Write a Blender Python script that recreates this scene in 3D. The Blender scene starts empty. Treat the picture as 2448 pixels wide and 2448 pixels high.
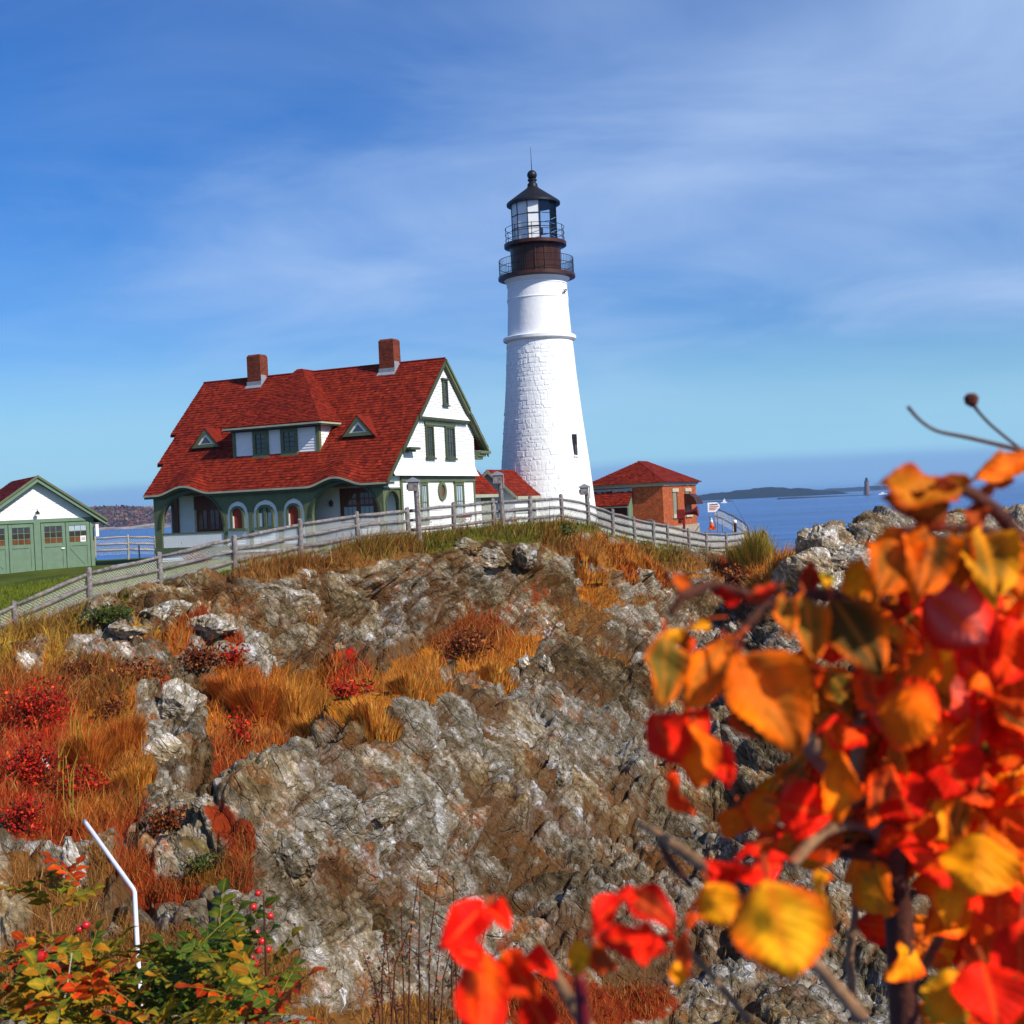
import bpy, bmesh, math, random
import numpy as np
from mathutils import Vector, Matrix
random.seed(7); rng = np.random.default_rng(7)
SC = bpy.context.scene
COL = SC.collection
R_ = math.radians

# ------------------------------------------------------------------ camera
# The camera stands at the world origin (eye height), looks along +Y, rolled 2.7 degrees as hand held.
FPX = 2958.0                                   # focal length in pixels of the 2448 px photograph
ROLL, PITCH = R_(2.7), 17 / FPX
FW = np.array([0, math.cos(PITCH), -math.sin(PITCH)])
UP0 = np.array([0, math.sin(PITCH), math.cos(PITCH)]); RT0 = np.array([1.0, 0, 0])
RT = math.cos(ROLL) * RT0 - math.sin(ROLL) * UP0
UP = math.sin(ROLL) * RT0 + math.cos(ROLL) * UP0
cam_d = bpy.data.cameras.new('camera'); cam = bpy.data.objects.new('camera', cam_d); COL.objects.link(cam)
cam_d.sensor_width = 36; cam_d.sensor_fit = 'HORIZONTAL'; cam_d.lens = 36 * FPX / 2448
cam_d.clip_start = 0.05; cam_d.clip_end = 60000
cam.matrix_world = Matrix(((RT[0], UP[0], -FW[0], 0), (RT[1], UP[1], -FW[1], 0), (RT[2], UP[2], -FW[2], 0), (0, 0, 0, 1)))
cam_d.dof.use_dof = True; cam_d.dof.focus_distance = 30; cam_d.dof.aperture_fstop = 12.0
SC.camera = cam

def P(px, py, d):
    """world point at depth d (metres along Y) on the sight line of a photograph pixel"""
    r = FW + (px - 1224) / FPX * RT + (1224 - py) / FPX * UP
    return r * (d / r[1])
def project(w):
    w = np.asarray(w, float); z = w @ FW
    return 1224 + FPX * (w @ RT) / z, 1224 - FPX * (w @ UP) / z

# ------------------------------------------------------------------ sky and sun
SUN_AZ, SUN_EL = R_(52), R_(37)                # azimuth measured from 'behind the camera' towards the right
sun_dir = Vector((math.sin(SUN_AZ) * math.cos(SUN_EL), -math.cos(SUN_AZ) * math.cos(SUN_EL), math.sin(SUN_EL)))
W = bpy.data.worlds.new('World'); SC.world = W; W.use_nodes = True
wn, wl = W.node_tree.nodes, W.node_tree.links
for n in list(wn): wn.remove(n)
def N(nt, t, **kw):
    n = nt.nodes.new(t)
    for k, v in kw.items():
        if k.startswith('i_'): n.inputs[k[2:].replace('_', ' ')].default_value = v
        elif k == 'ins':
            for a, b in v.items(): n.inputs[a].default_value = b
        else: setattr(n, k, v)
    return n
def ramp(nt, stops, interp='LINEAR'):
    n = nt.nodes.new('ShaderNodeValToRGB'); cr = n.color_ramp; cr.interpolation = interp
    while len(cr.elements) < len(stops): cr.elements.new(0.5)
    for e, (p, c) in zip(cr.elements, stops):
        e.position = p; e.color = (c, c, c, 1) if isinstance(c, (int, float)) else (*c, 1)
    return n
def mixc(nt, fac, a, b, mode='MIX'):
    n = nt.nodes.new('ShaderNodeMix'); n.data_type = 'RGBA'; n.blend_type = mode
    for s, v in ((0, fac), (6, a), (7, b)):
        if hasattr(v, 'links') or hasattr(v, 'is_linked'): nt.links.new(v, n.inputs[s])
        else: n.inputs[s].default_value = v if s == 0 else (*v, 1)
    return n.outputs[2]
def math_(nt, op, a, b=None, clamp=False):
    n = nt.nodes.new('ShaderNodeMath'); n.operation = op; n.use_clamp = clamp
    for s, v in ((0, a), (1, b)):
        if v is None: continue
        if hasattr(v, 'is_linked'): nt.links.new(v, n.inputs[s])
        else: n.inputs[s].default_value = v
    return n.outputs[0]
wt = W.node_tree
sky = N(wt, 'ShaderNodeTexSky', sky_type='NISHITA', sun_disc=False, sun_elevation=SUN_EL,
        sun_rotation=math.pi - SUN_AZ, air_density=1.0, dust_density=0.6, ozone_density=2.0)
tc = N(wt, 'ShaderNodeTexCoord')
sep = N(wt, 'ShaderNodeSeparateXYZ'); wl.new(tc.outputs['Generated'], sep.inputs[0])
zc = math_(wt, 'MAXIMUM', sep.outputs[2], 0.0)
den = math_(wt, 'ADD', zc, 0.16)
cx = math_(wt, 'DIVIDE', sep.outputs[0], den); cy = math_(wt, 'DIVIDE', sep.outputs[1], den)
comb = N(wt, 'ShaderNodeCombineXYZ'); wl.new(cx, comb.inputs[0]); wl.new(cy, comb.inputs[1])
mp = N(wt, 'ShaderNodeMapping'); wl.new(comb.outputs[0], mp.inputs[0])
mp.inputs['Rotation'].default_value = (0, 0, R_(34)); mp.inputs['Scale'].default_value = (0.36, 0.50, 1); mp.inputs['Location'].default_value = (2.6, 0.4, 0)
c1 = N(wt, 'ShaderNodeTexNoise', ins={'Scale': 1.05, 'Detail': 4, 'Roughness': 0.5, 'Distortion': 0.3}); wl.new(mp.outputs[0], c1.inputs['Vector'])
c2 = N(wt, 'ShaderNodeTexNoise', ins={'Scale': 3.4, 'Detail': 6, 'Roughness': 0.6, 'Distortion': 0.8}); wl.new(mp.outputs[0], c2.inputs['Vector'])
cl = math_(wt, 'ADD', math_(wt, 'MULTIPLY', c1.outputs[0], 0.78), math_(wt, 'MULTIPLY', c2.outputs[0], 0.24))
cr1 = ramp(wt, [(0.40, 0.03), (0.50, 0.20), (0.59, 0.50), (0.70, 0.9)]); wl.new(cl, cr1.inputs[0])
hs = N(wt, 'ShaderNodeHueSaturation', ins={'Hue': 0.505, 'Saturation': 1.6, 'Value': 1.0}); wl.new(sky.outputs[0], hs.inputs['Color'])
skyc = mixc(wt, 1.0, hs.outputs[0], (0.82, 1.05, 1.40), 'MULTIPLY')
cloud = mixc(wt, cr1.outputs[0], skyc, (5.3, 7.2, 10.6))
# bank of haze cloud low over the sea and the clear cyan strip above it
bn = N(wt, 'ShaderNodeTexNoise', ins={'Scale': 2.3, 'Detail': 3}); wl.new(tc.outputs['Generated'], bn.inputs['Vector'])
zz = math_(wt, 'ADD', sep.outputs[2], math_(wt, 'MULTIPLY', math_(wt, 'SUBTRACT', bn.outputs[0], 0.5), 0.028))
strip = ramp(wt, [(0.0, 0.9), (0.055, 0.75), (0.13, 0.0)]); wl.new(zz, strip.inputs[0])
low = mixc(wt, strip.outputs[0], cloud, (3.5, 7.0, 9.8))
bank = ramp(wt, [(0.0, 0.85), (0.022, 0.85), (0.030, 0.0)]); wl.new(zz, bank.inputs[0])
fin = mixc(wt, bank.outputs[0], low, (2.5, 4.6, 8.2))
bg = N(wt, 'ShaderNodeBackground', ins={'Strength': 0.082}); wl.new(fin, bg.inputs[0])
wo = N(wt, 'ShaderNodeOutputWorld'); wl.new(bg.outputs[0], wo.inputs[0])

sl = bpy.data.lights.new('sun', 'SUN'); sl.energy = 5.0; sl.angle = R_(0.6); sl.color = (1.0, 0.94, 0.84)
so = bpy.data.objects.new('sun', sl); COL.objects.link(so)
so.rotation_euler = sun_dir.to_track_quat('Z', 'Y').to_euler(); so.location = (60, -40, 60)

SC.view_settings.view_transform = 'Standard'; SC.view_settings.look = 'None'
SC.view_settings.exposure = 0.12; SC.view_settings.gamma = 1.0; SC.view_settings.use_curve_mapping = False
SC.render.engine = 'CYCLES'
SC.cycles.use_denoising = True
SC.cycles.max_bounces = 6; SC.cycles.diffuse_bounces = 3; SC.cycles.glossy_bounces = 2
SC.cycles.transmission_bounces = 4; SC.cycles.transparent_max_bounces = 8

# ------------------------------------------------------------------ materials
def lin(r, g, b):
    f = lambda c: (c / 255 / 12.92) if c / 255 <= 0.04045 else ((c / 255 + 0.055) / 1.055) ** 2.4
    return (f(r), f(g), f(b))
def base_mat(name, rough=0.7, spec=0.3):
    m = bpy.data.materials.new(name); m.use_nodes = True; nt = m.node_tree
    b = nt.nodes['Principled BSDF']; b.inputs['Roughness'].default_value = rough
    b.inputs['Specular IOR Level'].default_value = spec
    return m, nt, b
def objco(nt, scale=None, rot=None):
    if rot:                                    # rotate first, then stretch
        t = N(nt, 'ShaderNodeTexCoord'); r = N(nt, 'ShaderNodeMapping'); r.inputs['Rotation'].default_value = rot
        s_ = N(nt, 'ShaderNodeMapping'); s_.inputs['Scale'].default_value = scale
        nt.links.new(t.outputs['Object'], r.inputs[0]); nt.links.new(r.outputs[0], s_.inputs[0]); return s_.outputs[0]
    t = N(nt, 'ShaderNodeTexCoord')
    if scale is None: return t.outputs['Object']
    mpn = N(nt, 'ShaderNodeMapping'); mpn.inputs['Scale'].default_value = scale
    if rot: mpn.inputs['Rotation'].default_value = rot
    nt.links.new(t.outputs['Object'], mpn.inputs[0]); return mpn.outputs[0]
def bump(nt, b, h, strength=0.5, dist=0.02, prev=None):
    n = N(nt, 'ShaderNodeBump', ins={'Strength': strength, 'Distance': dist}); nt.links.new(h, n.inputs['Height'])
    if prev is not None: nt.links.new(prev, n.inputs['Normal'])
    nt.links.new(n.outputs[0], b.inputs['Normal']); return n.outputs[0]
def plain(name, col, rough=0.7, var=0.25, scale=3.0, spec=0.3, bmp=0.0, col2=None, stretch=(1, 1, 1), metallic=0.0, attr=False):
    """painted / weathered surface: noise mottling over a base colour; attr multiplies the vertex colour 'Col'"""
    m, nt, b = base_mat(name, rough, spec); b.inputs['Metallic'].default_value = metallic
    v = objco(nt, stretch)
    n = N(nt, 'ShaderNodeTexNoise', ins={'Scale': scale, 'Detail': 6, 'Roughness': 0.65}); nt.links.new(v, n.inputs['Vector'])
    c2 = col2 or tuple(c * (1 - var) for c in col)
    r = ramp(nt, [(0.36, 0.0), (0.66, 1.0)]); nt.links.new(n.outputs[0], r.inputs[0])
    c = mixc(nt, r.outputs[0], c2, col)
    if attr:
        a = N(nt, 'ShaderNodeAttribute', attribute_name='Col'); c = mixc(nt, 1.0, c, a.outputs['Color'], 'MULTIPLY')
    nt.links.new(c, b.inputs['Base Color'])
    if bmp: bump(nt, b, n.outputs[0], bmp, 0.02)
    return m
M = {}
M['white'] = plain('white_paint', (0.82, 0.82, 0.80), 0.55, 0.07, 1.2, bmp=0.1)
M['white_tower'] = plain('whitewashed_masonry', (0.86, 0.86, 0.85), 0.75, 0.05, 2.6, bmp=1.0)
M['green'] = plain('grey_green_paint', (0.125, 0.150, 0.070), 0.5, 0.25, 1.5)
M['green_dark'] = plain('dark_green_trim', (0.062, 0.078, 0.036), 0.5, 0.25, 1.5)
M['green_door'] = plain('garage_green_paint', (0.145, 0.225, 0.145), 0.5, 0.15, 2.5)
M['cream_trim'] = plain('cream_gutter_paint', (0.42, 0.40, 0.29), 0.5, 0.2, 2)
M['brown'] = plain('brown_stained_wood', (0.17, 0.045, 0.016), 0.45, 0.4, 3, stretch=(4, 4, .6))
M['roofbase'] = plain('roof_boards', (0.13, 0.014, 0.005), 0.85, 0.4, 6)
M['shingle'] = plain('red_shingles', (0.27, 0.023, 0.007), 0.8, 0.35, 2.2, spec=0.15, attr=True)
M['shingle_plain'] = plain('red_shingle_cap', (0.22, 0.018, 0.006), 0.8, 0.5, 5, spec=0.15)
M['iron'] = plain('black_iron', (0.014, 0.012, 0.012), 0.45, 0.3, 6)
M['iron_brown'] = plain('brown_painted_iron', (0.075, 0.022, 0.011), 0.42, 0.5, 2.2, stretch=(1, 1, .35))
M['weathered'] = plain('weathered_grey_wood', (0.29, 0.26, 0.25), 0.85, 0.55, 9, bmp=0.5, stretch=(1, 1, 1), col2=(0.10, 0.080, 0.072))
M['wire'] = plain('galvanised_wire', (0.72, 0.72, 0.66), 0.5, 0.2, 5)
M['concrete'] = plain('pale_concrete', (0.44, 0.36, 0.26), 0.85, 0.35, 2.5)
M['stone_trim'] = plain('tan_stone', (0.52, 0.45, 0.32), 0.8, 0.25, 4)
M['boarded'] = plain('grey_green_board', (0.25, 0.26, 0.18), 0.7, 0.3, 5)
M['oxide'] = plain('dark_red_paint', (0.20, 0.012, 0.008), 0.4, 0.35, 4)
M['redpaint'] = plain('red_painted_door', (0.16, 0.014, 0.007), 0.6, 0.3, 3)
M['lead'] = plain('grey_flashing', (0.30, 0.31, 0.34), 0.4, 0.3, 5)
M['curtain'] = plain('pale_curtain', (0.42, 0.52, 0.60), 0.7, 0.35, 7, stretch=(3, 3, .4))
M['dark_room'] = plain('dark_interior', (0.035, 0.022, 0.016), 0.6, 0.5, 3)
M['red_blind'] = plain('red_curtain', (0.33, 0.030, 0.008), 0.6, 0.3, 4)
M['orange_cone'] = plain('orange_plastic', (0.85, 0.10, 0.015), 0.4, 0.1, 4)
M['pipe'] = plain('galvanised_pipe', (0.70, 0.70, 0.74), 0.4, 0.15, 14, bmp=0.1)
M['teal'] = plain('green_slats', (0.05, 0.16, 0.11), 0.5, 0.3, 4)
M['lampglass'] = plain('white_glass', (0.80, 0.82, 0.78), 0.3, 0.05, 4)
M['dirt'] = plain('packed_dirt', (0.20, 0.14, 0.085), 0.95, 0.5, 1.2, bmp=0.3)
M['pink_path'] = plain('brick_paving', (0.38, 0.14, 0.11), 0.9, 0.4, 5)
M['twig'] = plain('dry_twig_bark', (0.36, 0.19, 0.085), 0.8, 0.5, 40, bmp=0.4)
M['cane'] = plain('dark_cane_bark', (0.115, 0.030, 0.012), 0.8, 0.5, 30, bmp=0.5)
M['ink'] = plain('red_lettering', (0.45, 0.02, 0.03), 0.6, 0.1, 4)
M['inkd'] = plain('dark_lettering', (0.04, 0.02, 0.03), 0.6, 0.1, 4)

def glass_mat(name, tint, rough=0.06):
    m, nt, b = base_mat(name, rough, 0.6)
    b.inputs['Base Color'].default_value = (*tint, 1)
    v = objco(nt, (2.3, 2.3, 1.1)); n = N(nt, 'ShaderNodeTexNoise', ins={'Scale': 1.5, 'Detail': 2}); nt.links.new(v, n.inputs['Vector'])
    bump(nt, b, n.outputs[0], 0.08, 0.05)
    c = mixc(nt, n.outputs[0], tuple(t * .35 for t in tint), tuple(min(1, t * 1.7) for t in tint)); nt.links.new(c, b.inputs['Base Color'])
    return m
M['pane'] = glass_mat('window_pane', (0.045, 0.045, 0.050))
M['pane_warm'] = glass_mat('warm_window_pane', (0.14, 0.055, 0.025))
def clear_glass():
    m = bpy.data.materials.new('lantern_glass'); m.use_nodes = True; nt = m.node_tree
    for n in list(nt.nodes): nt.nodes.remove(n)
    t = N(nt, 'ShaderNodeBsdfTransparent'); t.inputs[0].default_value = (0.85, 0.9, 0.95, 1)
    g = N(nt, 'ShaderNodeBsdfGlossy'); g.inputs['Roughness'].default_value = 0.03
    f = N(nt, 'ShaderNodeFresnel', ins={'IOR': 1.35}); mx = N(nt, 'ShaderNodeMixShader'); o = N(nt, 'ShaderNodeOutputMaterial')
    nt.links.new(f.outputs[0], mx.inputs[0]); nt.links.new(t.outputs[0], mx.inputs[1]); nt.links.new(g.outputs[0], mx.inputs[2]); nt.links.new(mx.outputs[0], o.inputs[0])
    return m
M['glass'] = clear_glass()
def brick_mat(name, c1, c2, mortar, sc=1.0):
    m, nt, b = base_mat(name, 0.85, 0.2)
    s = N(nt, 'ShaderNodeSeparateXYZ'); nt.links.new(objco(nt), s.inputs[0])
    cb = N(nt, 'ShaderNodeCombineXYZ'); nt.links.new(math_(nt, 'ADD', s.outputs[0], s.outputs[1]), cb.inputs[0]); nt.links.new(s.outputs[2], cb.inputs[1])
    t = N(nt, 'ShaderNodeTexBrick', ins={'Scale': sc, 'Mortar Size': 0.011, 'Brick Width': 0.24, 'Row Height': 0.085, 'Bias': -0.1, 'Mortar Smooth': 0.2})
    t.inputs['Color1'].default_value = (*c1, 1); t.inputs['Color2'].default_value = (*c2, 1); t.inputs['Mortar'].default_value = (*mortar, 1)
    nt.links.new(cb.outputs[0], t.inputs['Vector'])
    n = N(nt, 'ShaderNodeTexNoise', ins={'Scale': 3.2, 'Detail': 7, 'Roughness': 0.8}); nt.links.new(objco(nt), n.inputs['Vector'])
    r = ramp(nt, [(0.33, 0.55), (0.62, 1.15)]); nt.links.new(n.outputs[0], r.inputs[0])
    c = mixc(nt, 1.0, t.outputs[0], r.outputs[0], 'MULTIPLY'); nt.links.new(c, b.inputs['Base Color'])
    inv = math_(nt, 'SUBTRACT', 1.0, t.outputs['Fac']); bump(nt, b, inv, 0.6, 0.01)
    return m
M['brick'] = brick_mat('orange_brick', (0.52, 0.090, 0.014), (0.27, 0.032, 0.008), (0.36, 0.17, 0.08))
M['chimney'] = brick_mat('chimney_brick', (0.22, 0.034, 0.011), (0.09, 0.012, 0.005), (0.17, 0.075, 0.04))

def rock_mat(name, pale=0.0):
    m, nt, b = base_mat(name, 0.9, 0.12)
    co = objco(nt)
    st = objco(nt, (1.9, 1.6, 0.75), (R_(22), R_(40), R_(10)))         # strata frame: lines dip down to the right
    def noise(vec, sc, det, ro, di=0.0):
        n = N(nt, 'ShaderNodeTexNoise', ins={'Scale': sc, 'Detail': det, 'Roughness': ro, 'Distortion': di}); nt.links.new(vec, n.inputs['Vector']); return n.outputs[0]
    n1 = noise(co, 0.28, 9, 0.66); n2 = noise(st, 2.3, 12, 0.76, 0.1); n3 = noise(co, 0.55, 10, 0.74, 0.5); n4 = noise(st, 5.0, 10, 0.8); n6 = noise(co, 16.0, 5, 0.75)
    vo = N(nt, 'ShaderNodeTexVoronoi', feature='DISTANCE_TO_EDGE', ins={'Scale': 1.15, 'Randomness': 1.0})
    wv = N(nt, 'ShaderNodeVectorMath', operation='ADD'); nz = N(nt, 'ShaderNodeTexNoise', ins={'Scale': 2.0, 'Detail': 3}); nt.links.new(st, nz.inputs['Vector'])
    sc_ = N(nt, 'ShaderNodeVectorMath', operation='SCALE'); sc_.inputs['Scale'].default_value = 0.5; nt.links.new(nz.outputs['Color'], sc_.inputs[0])
    nt.links.new(st, wv.inputs[0]); nt.links.new(sc_.outputs[0], wv.inputs[1]); nt.links.new(wv.outputs[0], vo.inputs['Vector'])
    vo2 = N(nt, 'ShaderNodeTexVoronoi', feature='DISTANCE_TO_EDGE', ins={'Scale': 3.6, 'Randomness': 1.0}); nt.links.new(wv.outputs[0], vo2.inputs['Vector'])
    k = 1.0 + pale
    r2 = ramp(nt, [(0.33, (0.045 * k, 0.028 * k, 0.012 * k)), (0.44, (0.135 * k, 0.108 * k, 0.066 * k)), (0.54, (0.23 * k, 0.208 * k, 0.17 * k)), (0.66, (0.50 * k, 0.49 * k, 0.50 * k))])
    nt.links.new(n2, r2.inputs[0]); c = r2.outputs[0]
    r1 = ramp(nt, [(0.42, 0.0), (0.58, 0.85 - 0.45 * pale)]); nt.links.new(n1, r1.inputs[0])
    c = mixc(nt, r1.outputs[0], c, mixc(nt, 1.0, c, (1.0, 0.78, 0.45), 'MULTIPLY'))       # ochre weathering
    r3 = ramp(nt, [(0.53, 0.0), (0.60, 0.85 - 0.55 * pale)]); nt.links.new(n3, r3.inputs[0])
    c = mixc(nt, r3.outputs[0], c, mixc(nt, n4, (0.060, 0.015, 0.005), (0.26, 0.088, 0.012)))   # rust and lichen stains
    n5 = noise(st, 0.7, 5, 0.6, 1.0)
    r5 = ramp(nt, [(0.655, 0.0), (0.675, 0.8), (0.70, 0.0)]); nt.links.new(n5, r5.inputs[0])
    c = mixc(nt, r5.outputs[0], c, (0.62, 0.62, 0.66))                                    # quartz veins
    r4 = ramp(nt, [(0.34, 0.42), (0.60, 1.32)]); nt.links.new(n4, r4.inputs[0]); c = mixc(nt, 1.0, c, r4.outputs[0], 'MULTIPLY')
    r6 = ramp(nt, [(0.36, 0.76), (0.62, 1.20)]); nt.links.new(n6, r6.inputs[0]); c = mixc(nt, 1.0, c, r6.outputs[0], 'MULTIPLY')   # grain
    # each block of the broken rock has its own tone; some joints are painted darker brown, crevice shade and soil in one colour
    bk = N(nt, 'ShaderNodeAttribute', attribute_name='blk'); rb = ramp(nt, [(0.18, (0.34, 0.26, 0.15)), (0.5, (0.82, 0.79, 0.74)), (0.82, (1.38, 1.40, 1.46))]); nt.links.new(bk.outputs['Fac'], rb.inputs[0])
    c = mixc(nt, 1.0, c, rb.outputs[0], 'MULTIPLY')
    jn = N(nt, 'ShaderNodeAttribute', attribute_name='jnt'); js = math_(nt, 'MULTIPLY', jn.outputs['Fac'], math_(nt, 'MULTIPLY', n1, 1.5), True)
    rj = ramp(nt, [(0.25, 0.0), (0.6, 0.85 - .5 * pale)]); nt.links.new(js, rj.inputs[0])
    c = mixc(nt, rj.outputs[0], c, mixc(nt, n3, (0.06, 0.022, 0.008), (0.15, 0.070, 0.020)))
    # soil and turf where the ground cover grows (colour in Col, amount in veg)
    a = N(nt, 'ShaderNodeAttribute', attribute_name='Col'); v = N(nt, 'ShaderNodeAttribute', attribute_name='veg')
    nv = noise(co, 3.0, 8, 0.7)
    vf = math_(nt, 'ADD', math_(nt, 'MULTIPLY', v.outputs['Fac'], 2.2), math_(nt, 'MULTIPLY', math_(nt, 'SUBTRACT', nv, 0.62), 2.4))
    rv = ramp(nt, [(0.25, 0.0), (0.6, 1.0)]); nt.links.new(vf, rv.inputs[0])
    gcol = mixc(nt, nv, mixc(nt, 1.0, a.outputs['Color'], (0.30, 0.28, 0.30), 'MULTIPLY'), mixc(nt, 1.0, a.outputs['Color'], (1.1, 1.1, 1.0), 'MULTIPLY'))
    c = mixc(nt, rv.outputs[0], c, gcol)
    nt.links.new(c, b.inputs['Base Color'])
    cr = ramp(nt, [(0.0, 0.0), (0.05, 1.0)]); nt.links.new(vo.outputs['Distance'], cr.inputs[0])
    cr2 = ramp(nt, [(0.0, 0.0), (0.07, 1.0)]); nt.links.new(vo2.outputs['Distance'], cr2.inputs[0])
    h = math_(nt, 'ADD', math_(nt, 'ADD', math_(nt, 'MULTIPLY', n4, 0.9), math_(nt, 'MULTIPLY', n6, 0.25)), math_(nt, 'ADD', math_(nt, 'MULTIPLY', cr.outputs[0], 0.8), math_(nt, 'MULTIPLY', cr2.outputs[0], 0.4)))
    bump(nt, b, h, 0.8, 0.06)
    return m
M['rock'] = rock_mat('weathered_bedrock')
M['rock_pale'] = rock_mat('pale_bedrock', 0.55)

def attr_mat(name, rough=0.7, transl=0.25, var=0.25, scale=30, spec=0.2, vein=False):
    """vegetation: vertex colour with fine mottling and some light passing through"""
    m, nt, b = base_mat(name, rough, spec)
    a = N(nt, 'ShaderNodeAttribute', attribute_name='Col')
    n = N(nt, 'ShaderNodeTexNoise', ins={'Scale': scale, 'Detail': 4}); nt.links.new(objco(nt), n.inputs['Vector'])
    r = ramp(nt, [(0.3, 1 - var), (0.7, 1 + var)]); nt.links.new(n.outputs[0], r.inputs[0])
    c = mixc(nt, 1.0, a.outputs['Color'], r.outputs[0], 'MULTIPLY')
    if vein:
        uv = N(nt, 'ShaderNodeUVMap', uv_map='leaf'); s = N(nt, 'ShaderNodeSeparateXYZ'); nt.links.new(uv.outputs[0], s.inputs[0])
        au = math_(nt, 'ABSOLUTE', s.outputs[0])
        w = math_(nt, 'SINE', math_(nt, 'MULTIPLY', math_(nt, 'SUBTRACT', s.outputs[1], math_(nt, 'MULTIPLY', au, 0.28)), 52.0))
        rib = math_(nt, 'POWER', math_(nt, 'ADD', math_(nt, 'MULTIPLY', w, 0.5), 0.5), 2.5)
        bump(nt, b, rib, 0.3, 0.0009)
        rr = ramp(nt, [(0.0, 1.0), (0.075, 1.0), (0.10, 0.0)]); nt.links.new(au, rr.inputs[0])
        c = mixc(nt, math_(nt, 'MULTIPLY', rr.outputs[0], 0.35), c, mixc(nt, 0.5, c, (1.0, 0.32, 0.03)))
        c = mixc(nt, math_(nt, 'MULTIPLY', rib, 0.10), c, mixc(nt, 1.0, c, (0.55, 0.45, 0.4), 'MULTIPLY'))
    if vein:
        sp = N(nt, 'ShaderNodeTexNoise', ins={'Scale': 130, 'Detail': 3, 'Roughness': 0.6}); nt.links.new(objco(nt), sp.inputs['Vector'])
        rs_ = ramp(nt, [(0.64, 0.0), (0.70, 0.7)]); nt.links.new(sp.outputs[0], rs_.inputs[0]); c = mixc(nt, rs_.outputs[0], c, (0.13, 0.035, 0.006))
    nt.links.new(c, b.inputs['Base Color'])
    t = N(nt, 'ShaderNodeBsdfTranslucent'); nt.links.new(c, t.inputs[0])
    mx = N(nt, 'ShaderNodeMixShader'); mx.inputs[0].default_value = transl
    nt.links.new(b.outputs[0], mx.inputs[1]); nt.links.new(t.outputs[0], mx.inputs[2])
    nt.links.new(mx.outputs[0], nt.nodes['Material Output'].inputs[0])
    return m
M['grass'] = attr_mat('dry_grass', 0.8, 0.25, 0.2, 8)
M['leaf'] = attr_mat('rose_leaf', 0.6, 0.16, 0.30, 45, 0.08, vein=True)
M['shrubleaf'] = attr_mat('shrub_leaf', 0.6, 0.25, 0.3, 6)
M['forest'] = attr_mat('autumn_trees', 0.9, 0.1, 0.3, 0.08)
M['hip'] = plain('rose_hip_skin', (0.62, 0.018, 0.012), 0.25, 0.3, 60, spec=0.5)

def sea_mat():
    m, nt, b = base_mat('sea_water', 0.22, 0.25)
    co = objco(nt)
    n0 = N(nt, 'ShaderNodeTexNoise', ins={'Scale': 0.0045, 'Detail': 5, 'Roughness': 0.6})
    mp0 = N(nt, 'ShaderNodeMapping'); mp0.inputs['Scale'].default_value = (0.35, 2.0, 1); nt.links.new(co, mp0.inputs[0]); nt.links.new(mp0.outputs[0], n0.inputs['Vector'])
    r = ramp(nt, [(0.35, (0.008, 0.036, 0.185)), (0.55, (0.015, 0.068, 0.270)), (0.70, (0.035, 0.125, 0.390))]); nt.links.new(n0.outputs[0], r.inputs[0])
    n3 = N(nt, 'ShaderNodeTexNoise', ins={'Scale': 0.03, 'Detail': 8, 'Roughness': 0.75}); mp3 = N(nt, 'ShaderNodeMapping'); mp3.inputs['Scale'].default_value = (0.25, 1.4, 1); nt.links.new(co, mp3.inputs[0]); nt.links.new(mp3.outputs[0], n3.inputs['Vector'])
    r3 = ramp(nt, [(0.35, 0.60), (0.60, 1.30), (0.70, 2.0)]); nt.links.new(n3.outputs[0], r3.inputs[0])
    nt.links.new(mixc(nt, 1.0, r.outputs[0], r3.outputs[0], 'MULTIPLY'), b.inputs['Base Color'])
    n1 = N(nt, 'ShaderNodeTexNoise', ins={'Scale': 0.30, 'Detail': 6, 'Roughness': 0.65}); mp1 = N(nt, 'ShaderNodeMapping'); mp1.inputs['Scale'].default_value = (0.5, 1.0, 1)
    nt.links.new(co, mp1.inputs[0]); nt.links.new(mp1.outputs[0], n1.inputs['Vector'])
    n2 = N(nt, 'ShaderNodeTexNoise', ins={'Scale': 0.035, 'Detail': 4, 'Roughness': 0.6}); nt.links.new(mp1.outputs[0], n2.inputs['Vector'])
    p = bump(nt, b, n2.outputs[0], 0.9, 6.0); bump(nt, b, n1.outputs[0], 0.9, 1.0, p)
    return m
M['sea'] = sea_mat()

# ------------------------------------------------------------------ object helpers
def mesh_obj(name, V, Fc, mat, parent=None, col=None, smooth=False, attrs=None):
    me = bpy.data.meshes.new(name)
    V = np.asarray(V, np.float32)
    if isinstance(Fc, np.ndarray):
        k = Fc.shape[1]; nf = len(Fc)
        me.vertices.add(len(V)); me.vertices.foreach_set('co', V.ravel())
        me.loops.add(nf * k); me.loops.foreach_set('vertex_index', Fc.astype(np.int32).ravel())
        me.polygons.add(nf); me.polygons.foreach_set('loop_start', np.arange(0, nf * k, k, dtype=np.int32))
        me.update(calc_edges=True)
    else:
        me.from_pydata([tuple(map(float, v)) for v in V], [], Fc); me.update()
    if col is not None:
        a = me.color_attributes.new('Col', 'FLOAT_COLOR', 'POINT'); c = np.ones((len(V), 4), np.float32); c[:, :3] = col
        a.data.foreach_set('color', c.ravel())
    for k_, v_ in (attrs or {}).items():
        a = me.attributes.new(k_, 'FLOAT', 'POINT'); a.data.foreach_set('value', np.asarray(v_, np.float32))
    if mat is not None: me.materials.append(M[mat] if isinstance(mat, str) else mat)
    if smooth: me.polygons.foreach_set('use_smooth', np.ones(len(me.polygons), bool))
    o = bpy.data.objects.new(name, me); COL.objects.link(o)
    if parent is not None: o.parent = parent
    return o
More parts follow.
